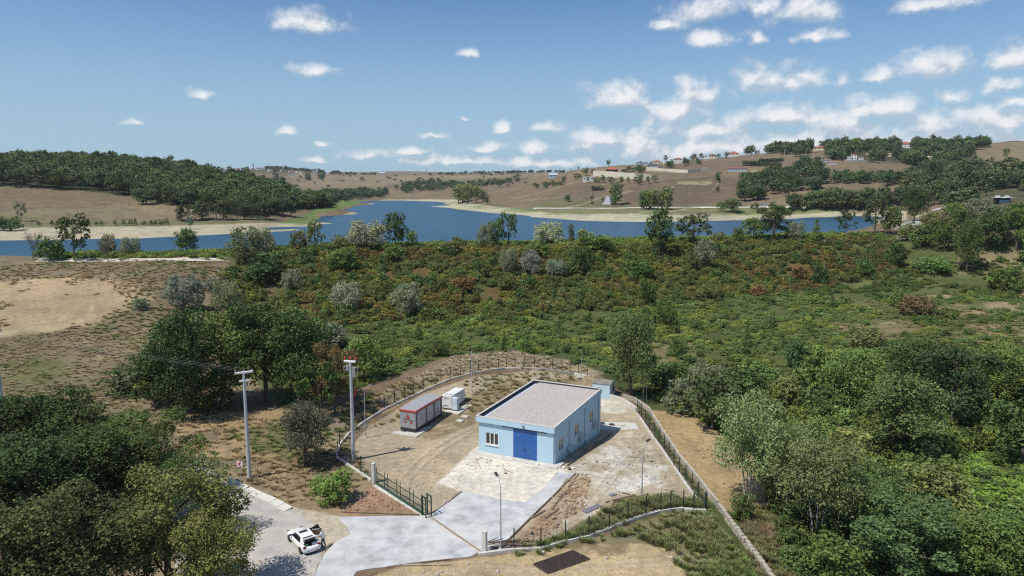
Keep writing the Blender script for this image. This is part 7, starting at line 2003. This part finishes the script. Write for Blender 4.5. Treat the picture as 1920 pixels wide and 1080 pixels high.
def tuft_proto(seed, n, lean, wid, merged_w=1.0):
    r = np.random.default_rng(seed); v, f = [], []
    for i in range(n):
        a = r.uniform(0, 6.28); q = r.uniform(0, .22); h = r.uniform(.55, 1.0); l = r.uniform(.2, 1) * lean
        b = np.array([q * math.cos(a), q * math.sin(a), 0]); t = b + np.array([l * math.cos(a), l * math.sin(a), h])
        s = np.array([-math.sin(a), math.cos(a), 0]) * wid * r.uniform(.7, 1.3)
        m_ = (b + t) / 2 + np.array([0, 0, .12])
        k = len(v); v += [b - s * .6, b + s * .6, m_ + s, m_ - s, t]
        f += [(k, k + 1, k + 2, k + 3), (k + 3, k + 2, k + 4, k + 4)]
    p = Proto(); fq = [q for q in f if len(set(q)) == 4]; tri = [q[:3] for q in f if len(set(q)) == 3]
    me = bpy.data.meshes.new("grass_tuft"); me.from_pydata([tuple(x) for x in v], [], fq + tri); me.materials.append(M_LEAF_S)
    a = me.attributes.new("leafvar", 'FLOAT', 'FACE'); a.data.foreach_set("value", r.uniform(.15, .85, len(me.polygons)).astype(np.float32))
    p.crown = me
    return p


TUFTS = [tuft_proto(s, 46, .5, .026) for s in (51, 52, 53)]
wood("hill_wood", [(-260, 262), (0, 268), (300, 306), (440, 326), (560, 354), (640, 376), (610, 388), (530, 394), (480, 398), (430, 394), (330, 380), (200, 352), (0, 340), (-260, 338)], 3400, 430, 800, 9.5, 9.5, (.047, .068, .024), "dark green wood covering the whole left hill", 3)
wood("ridge_wood", [(1385, 292), (1440, 268), (1560, 262), (1700, 262), (1830, 258), (1960, 250), (1960, 262), (1860, 270), (1800, 300), (1740, 318), (1690, 306), (1640, 306), (1560, 300), (1440, 288)], 620, 700, 1250, 11.5, 11, (.048, .069, .028), "dense green wood along the top of the right hill", 4)
wood("shore_wood", [(590, 372), (620, 366), (680, 360), (725, 362), (722, 371), (680, 372), (650, 378), (600, 388), (585, 392)], 260, 560, 1500, 10, 10.5, (.040, .058, .024), "dark wooded band along the far left shore of the lake", 6, jit=1.0)
wood("valley_wood", [(735, 352), (790, 342), (860, 346), (872, 352), (820, 358), (760, 362)], 130, 900, 1700, 8.5, 10, (.042, .060, .026), "strip woods in the valley beyond the head of the lake", 7, jit=1.0)
wood("valley_wood", [(850, 346), (930, 338), (980, 334), (975, 340), (900, 352)], 60, 900, 1700, 6, 9, (.05, .068, .03), "hedge lines and bushes in the fields beyond the lake", 8, jit=1.0)
wood("field_wood", [(1530, 332), (1620, 336), (1700, 340), (1790, 342), (1790, 352), (1700, 352), (1620, 346), (1530, 342)], 110, 480, 900, 9.5, 9.5, (.044, .066, .026), "belt of green trees between the two right hill fields", 9, jit=1.0)
wood("valley_wood", [(1000, 352), (1060, 344), (1078, 346), (1012, 357)], 26, 600, 1300, 6, 8, (.05, .068, .03), "hedge of bushes across the field left of the pale wall", 11, jit=1.0)
wood("valley_wood", [(1040, 341), (1090, 332), (1096, 335), (1050, 345)], 24, 600, 1300, 6, 8, (.05, .068, .03), "upper hedge of bushes left of the small white house", 12, jit=1.0)
wood("skyline_wood", [(560, 324), (760, 327), (900, 325), (1060, 322), (1060, 327), (900, 329), (760, 331), (560, 329)], 170, 1400, 2700, 7, 10, (.045, .060, .036), "dotted dark trees along the far skyline", 10, jit=1.0)
wood("village_wood", [(385, 318), (440, 310), (560, 314), (640, 325), (600, 340), (470, 340), (400, 332)], 300, 1500, 2500, 8, 9, (.045, .062, .034), "hazy trees around the village on the far hill", 5, jit=1.0)

# ------------------------------------------------------------------ undergrowth of the slope and the valley
x, y, z, px, py, zc, r = field_points(52000, 60, 330, -.70, .80, 12)
nz1, nz2, nz3 = fbm(x / 8, y / 8, 71, 4), fbm(x / 5, y / 5, 75, 3), fbm(x / 40, y / 40, 79, 3)
SLOPE = [(420, 520), (440, 500), (560, 478), (760, 470), (1000, 466), (1250, 460), (1500, 452), (1620, 448), (1700, 460), (1690, 500), (1560, 540), (1400, 552), (1200, 575), (900, 600), (700, 605), (560, 620), (430, 610)]
VALLEY = [(430, 610), (560, 615), (700, 600), (900, 590), (1200, 570), (1400, 548), (1560, 535), (1640, 520), (1660, 560), (1560, 620), (1620, 690), (1960, 700), (1960, 1100), (1480, 1100), (1450, 960), (1400, 840), (1290, 780), (1200, 745), (1130, 690), (1060, 668), (960, 655), (850, 664), (760, 690), (640, 740), (560, 760), (480, 700)]
MEADOW = [(1560, 540), (1700, 500), (1960, 480), (1960, 700), (1620, 690), (1560, 620)]
CREST = [(100, 478), (420, 474), (560, 462), (760, 462), (1000, 458), (1250, 452), (1500, 444), (1640, 440), (1680, 450), (1500, 458), (1250, 466), (1000, 472), (760, 478), (560, 482), (430, 482), (100, 484)]
in_s, in_v, in_m, in_c = (polymask(px, py, p_, 5, 90 + i) for i, p_ in enumerate((SLOPE, VALLEY, MEADOW, CREST)))
gap = (nz2 > .33) | ((zc < 118) & (px > 1200))
keep = (in_s & (nz1 > .33)) | (in_v & ~in_m & gap) | (in_m & (nz1 > .47)) | in_c
near_right = (zc < 118) & (px > 1200)
dens = np.where(in_s | in_c, .95, np.where(near_right, 1.0, .80)); keep &= (r.random(len(x)) < dens) & ~(in_c & (z < LAKE_Z + .8))
keep &= ~in_poly(px, py, [(1200, 740), (1290, 772), (1340, 800), (1440, 870), (1450, 985), (1380, 1000), (1180, 770)])
k = np.nonzero(keep)[0]; n = len(k)
redness = .68 * ss(.45, .62, nz1[k] * .6 + nz3[k] * .4 + r.normal(0, .05, n)) * in_s[k]
tg = np.where(in_s[k][:, None], np.array([[.066, .084, .025]]), np.array([[.072, .106, .030]]))
tg = tg * (1 - .35 * ss(.5, .62, nz3[k])[:, None]) + np.array([[.035, .022, 0]]) * ss(.5, .66, nz2[k])[:, None]
tn = tg * (1 - redness[:, None]) + np.array([[.108, .070, .028]]) * redness[:, None]
tn = tn * r.uniform(.72, 1.28, (n, 1))
brk = in_poly(px[k], py[k], [(1790, 860), (1870, 830), (1960, 830), (1960, 970), (1830, 980), (1780, 930)])
tn[brk] = np.array([[.088, .135, .026]]) * r.uniform(.8, 1.2, (brk.sum(), 1))
w = np.where(in_s[k], r.uniform(1.2, 3.2, n), r.uniform(1.1, 2.6, n)); h = np.where(in_s[k], r.uniform(.8, 2.1, n), r.uniform(.45, 1.2, n))
w = np.where(in_c[k], r.uniform(1.8, 4.0, n), w); h = np.where(in_c[k], r.uniform(.9, 2.2, n), h)
w = np.where(near_right[k], r.uniform(1.3, 3.0, n), w); h = np.where(near_right[k], r.uniform(.8, 2.0, n), h); h = np.where(brk, r.uniform(.6, .9, n), h)
tall_ = near_right[k] & ~brk & (r.random(n) < .22); h = np.where(tall_, r.uniform(1.8, 3.4, n), h); w = np.where(tall_, r.uniform(2.2, 3.6, n), w)
big = (r.random(n) < .10) & ~in_c[k]; w = np.where(big, w * 1.3, w); h = np.where(big, h * 1.9, h); tn = np.where((big & (r.random(n) < .7))[:, None], np.array([[.046, .070, .022]]) * r.uniform(.8, 1.25, (n, 1)), tn); 
ii = np.where(r.random(n) < np.where(tall_ | big, 2, 0) + np.where(in_s[k], .75, .5), r.integers(0, 3, n), r.integers(3, 6, n))
scatter("undergrowth", KINDS_S['bush'] + KINDS_S['mat'], np.stack([x[k], y[k], z[k] - .05], 1), r.uniform(0, 6.28, n), np.stack([w, w, h], 1), ii, tn, "tangled green and rust brown undergrowth over the dam slope and valley", "undergrowth")

# dry grass and weeds
x, y, z, px, py, zc, r = field_points(60000, 50, 215, -.72, .72, 15)
nz1, nz2 = fbm(x / 9, y / 9, 81, 4), fbm(x / 2.5, y / 2.5, 85, 3)
LEFT = [(-300, 480), (430, 490), (440, 600), (420, 760), (460, 880), (340, 840), (-300, 800)]
BERM = [(640, 770), (760, 712), (850, 672), (960, 660), (1100, 690), (1100, 702), (960, 688), (850, 705), (700, 775), (640, 830)]
INNER = [(690, 800), (760, 775), (900, 705), (1000, 697), (1110, 708), (1060, 716), (1000, 714), (900, 770), (880, 770), (840, 760), (740, 795)]
VERGE = [(430, 780), (640, 800), (690, 890), (640, 950), (560, 960), (440, 885)]
WEED = [(1080, 1004), (1120, 965), (1180, 938), (1250, 932), (1330, 945), (1340, 1000), (1420, 1085), (1300, 1090), (1250, 1020), (1180, 1010), (1100, 1020), (960, 1045), (1000, 1026)]
WEED2 = [(1390, 960), (1480, 960), (1600, 1085), (1440, 1085)]
STRIPW = [(1195, 768), (1212, 772), (1330, 935), (1318, 948)]
ml, mb_, mi_, mv, mw, mw2, mst, mmd = (polymask(px, py, p_, 3, 120 + i) for i, p_ in enumerate((LEFT, BERM, INNER, VERGE, WEED, WEED2, STRIPW, MEADOW)))
spoil = in_poly(px, py, [(-300, 540), (100, 522), (190, 525), (240, 560), (170, 612), (60, 628), (-300, 636)])
kx, ky = [p[0] for p in KERB_FRONT] + [1325], [p[1] for p in KERB_FRONT] + [962]
dk = py - np.interp(px, kx, ky); mw &= ~((dk > -3) & (dk < 17) & (px < 1328))
keep = (ml & (nz1 > .30) & ~(spoil & (nz1 < .60)) & (r.random(len(x)) < .60)) | (mb_ & (nz1 > .36)) | (mi_ & (nz1 > .40)) | (mv & (nz1 > .40)) | (mw & (nz1 > .25)) | (mw2 & (nz2 > .38)) | (mst & (nz2 > .5)) | (mmd & (nz1 > .4) & (r.random(len(x)) < .5))
k = np.nonzero(keep)[0]; n = len(k)
gre = ss(.48, .62, nz2[k] * .5 + fbm(x[k] / 20, y[k] / 20, 88, 3) * .5)
gre = np.where(mw[k], .55 + .45 * gre, gre); gre = np.where(mmd[k], .5 + .3 * gre, gre); gre = np.where(mi_[k], .3 + .5 * gre, gre)
tn = np.array([[.150, .116, .064]]) * (1 - gre[:, None]) + np.array([[.064, .082, .024]]) * gre[:, None]
tn = np.where((mb_[k] & (py[k] < 712))[:, None], np.array([[.205, .172, .118]]), tn)
tn = np.where(mw2[k][:, None], np.array([[.095, .064, .040]]) * (1 - .5 * gre[:, None]) + np.array([[.07, .085, .03]]) * .5 * gre[:, None], tn)
tn = tn * r.uniform(.7, 1.3, (n, 1))
h = r.uniform(.18, .45, n); h = np.where(mw[k], r.uniform(.3, .85, n), h); h = np.where(mb_[k], r.uniform(.3, .7, n), h); h = np.where(mst[k], h * .6, h); w = r.uniform(.5, 1.15, n) * np.where(zc[k] > 130, 1.35, 1.0)
scatter("grass", TUFTS, np.stack([x[k], y[k], z[k] - .03], 1), r.uniform(0, 6.28, n), np.stack([w, w, h], 1), r.integers(0, 3, n), tn, "dry tufts and weeds on the banks around the yard", "grass")

# denser weeds along the front fence
x, y, z, px, py, zc, r = field_points(30000, 50, 84, -.05, .42, 19)
nz1 = fbm(x / 2.2, y / 2.2, 93, 4)
WEED3 = [(960, 1040), (1010, 1022), (1090, 1000), (1130, 965), (1180, 942), (1250, 934), (1325, 948), (1335, 985), (1420, 1085), (1440, 1200), (1330, 1200), (1255, 1030), (1180, 1005), (1090, 1022), (1000, 1045)]
WEED4 = [(1385, 960), (1470, 950), (1560, 1080), (1600, 1200), (1450, 1200), (1400, 1010)]
m3, m4 = polymask(px, py, WEED3, 3, 140), polymask(px, py, WEED4, 3, 141)
kx, ky = [p[0] for p in KERB_FRONT] + [1325], [p[1] for p in KERB_FRONT] + [962]
dk = py - np.interp(px, kx, ky); by_kerb = (dk > -3) & (dk < 17) & (px < 1328)
k = np.nonzero(((m3 & (nz1 > np.where(dk > 17, .49, .36))) | (m4 & (nz1 > .40))) & ~(by_kerb & (r.random(len(px)) < .93)))[0]; n = len(k)
mixg = ss(.40, .62, fbm(x[k] / 4, y[k] / 4, 95, 3))
tn = np.array([[.064, .086, .027]]) * mixg[:, None] + np.array([[.090, .092, .040]]) * (1 - mixg[:, None])
tn = np.where(m4[k][:, None], np.array([[.105, .075, .046]]) * (1 - .5 * mixg[:, None]) + np.array([[.06, .08, .024]]) * .5 * mixg[:, None], tn) * r.uniform(.7, 1.35, (n, 1))
h = r.uniform(.25, .85, n); w = r.uniform(.5, 1.2, n)
scatter("weeds", TUFTS, np.stack([x[k], y[k], z[k] - .03], 1), r.uniform(0, 6.28, n), np.stack([w, w, h], 1), r.integers(0, 3, n), tn, "green and browning weeds along the front fence and stone wall", "weeds")
# ------------------------------------------------------------------ air
HAZE_DENSITY = 0.000055
hmat = bpy.data.materials.new("thin_haze"); hmat.use_nodes = True
hnt = hmat.node_tree; hnt.nodes.clear()
ho = hnt.nodes.new("ShaderNodeOutputMaterial"); hv = hnt.nodes.new("ShaderNodeVolumePrincipled")
hv.inputs["Color"].default_value = (.86, .92, 1.0, 1); hv.inputs["Density"].default_value = HAZE_DENSITY; hv.inputs["Anisotropy"].default_value = 0.2
hnt.links.new(hv.outputs[0], ho.inputs["Volume"])
zt = max(float(TZ.max()) + 30, 160.0); zb = float(min(TZ.min(), -6)) - 1
haze = MB().box((0, 0, (zt + zb) / 2), (29000, 29000, zt - zb)).build("haze", hmat)
tag(haze, "thin summer haze over the valley", "haze", kind="stuff")
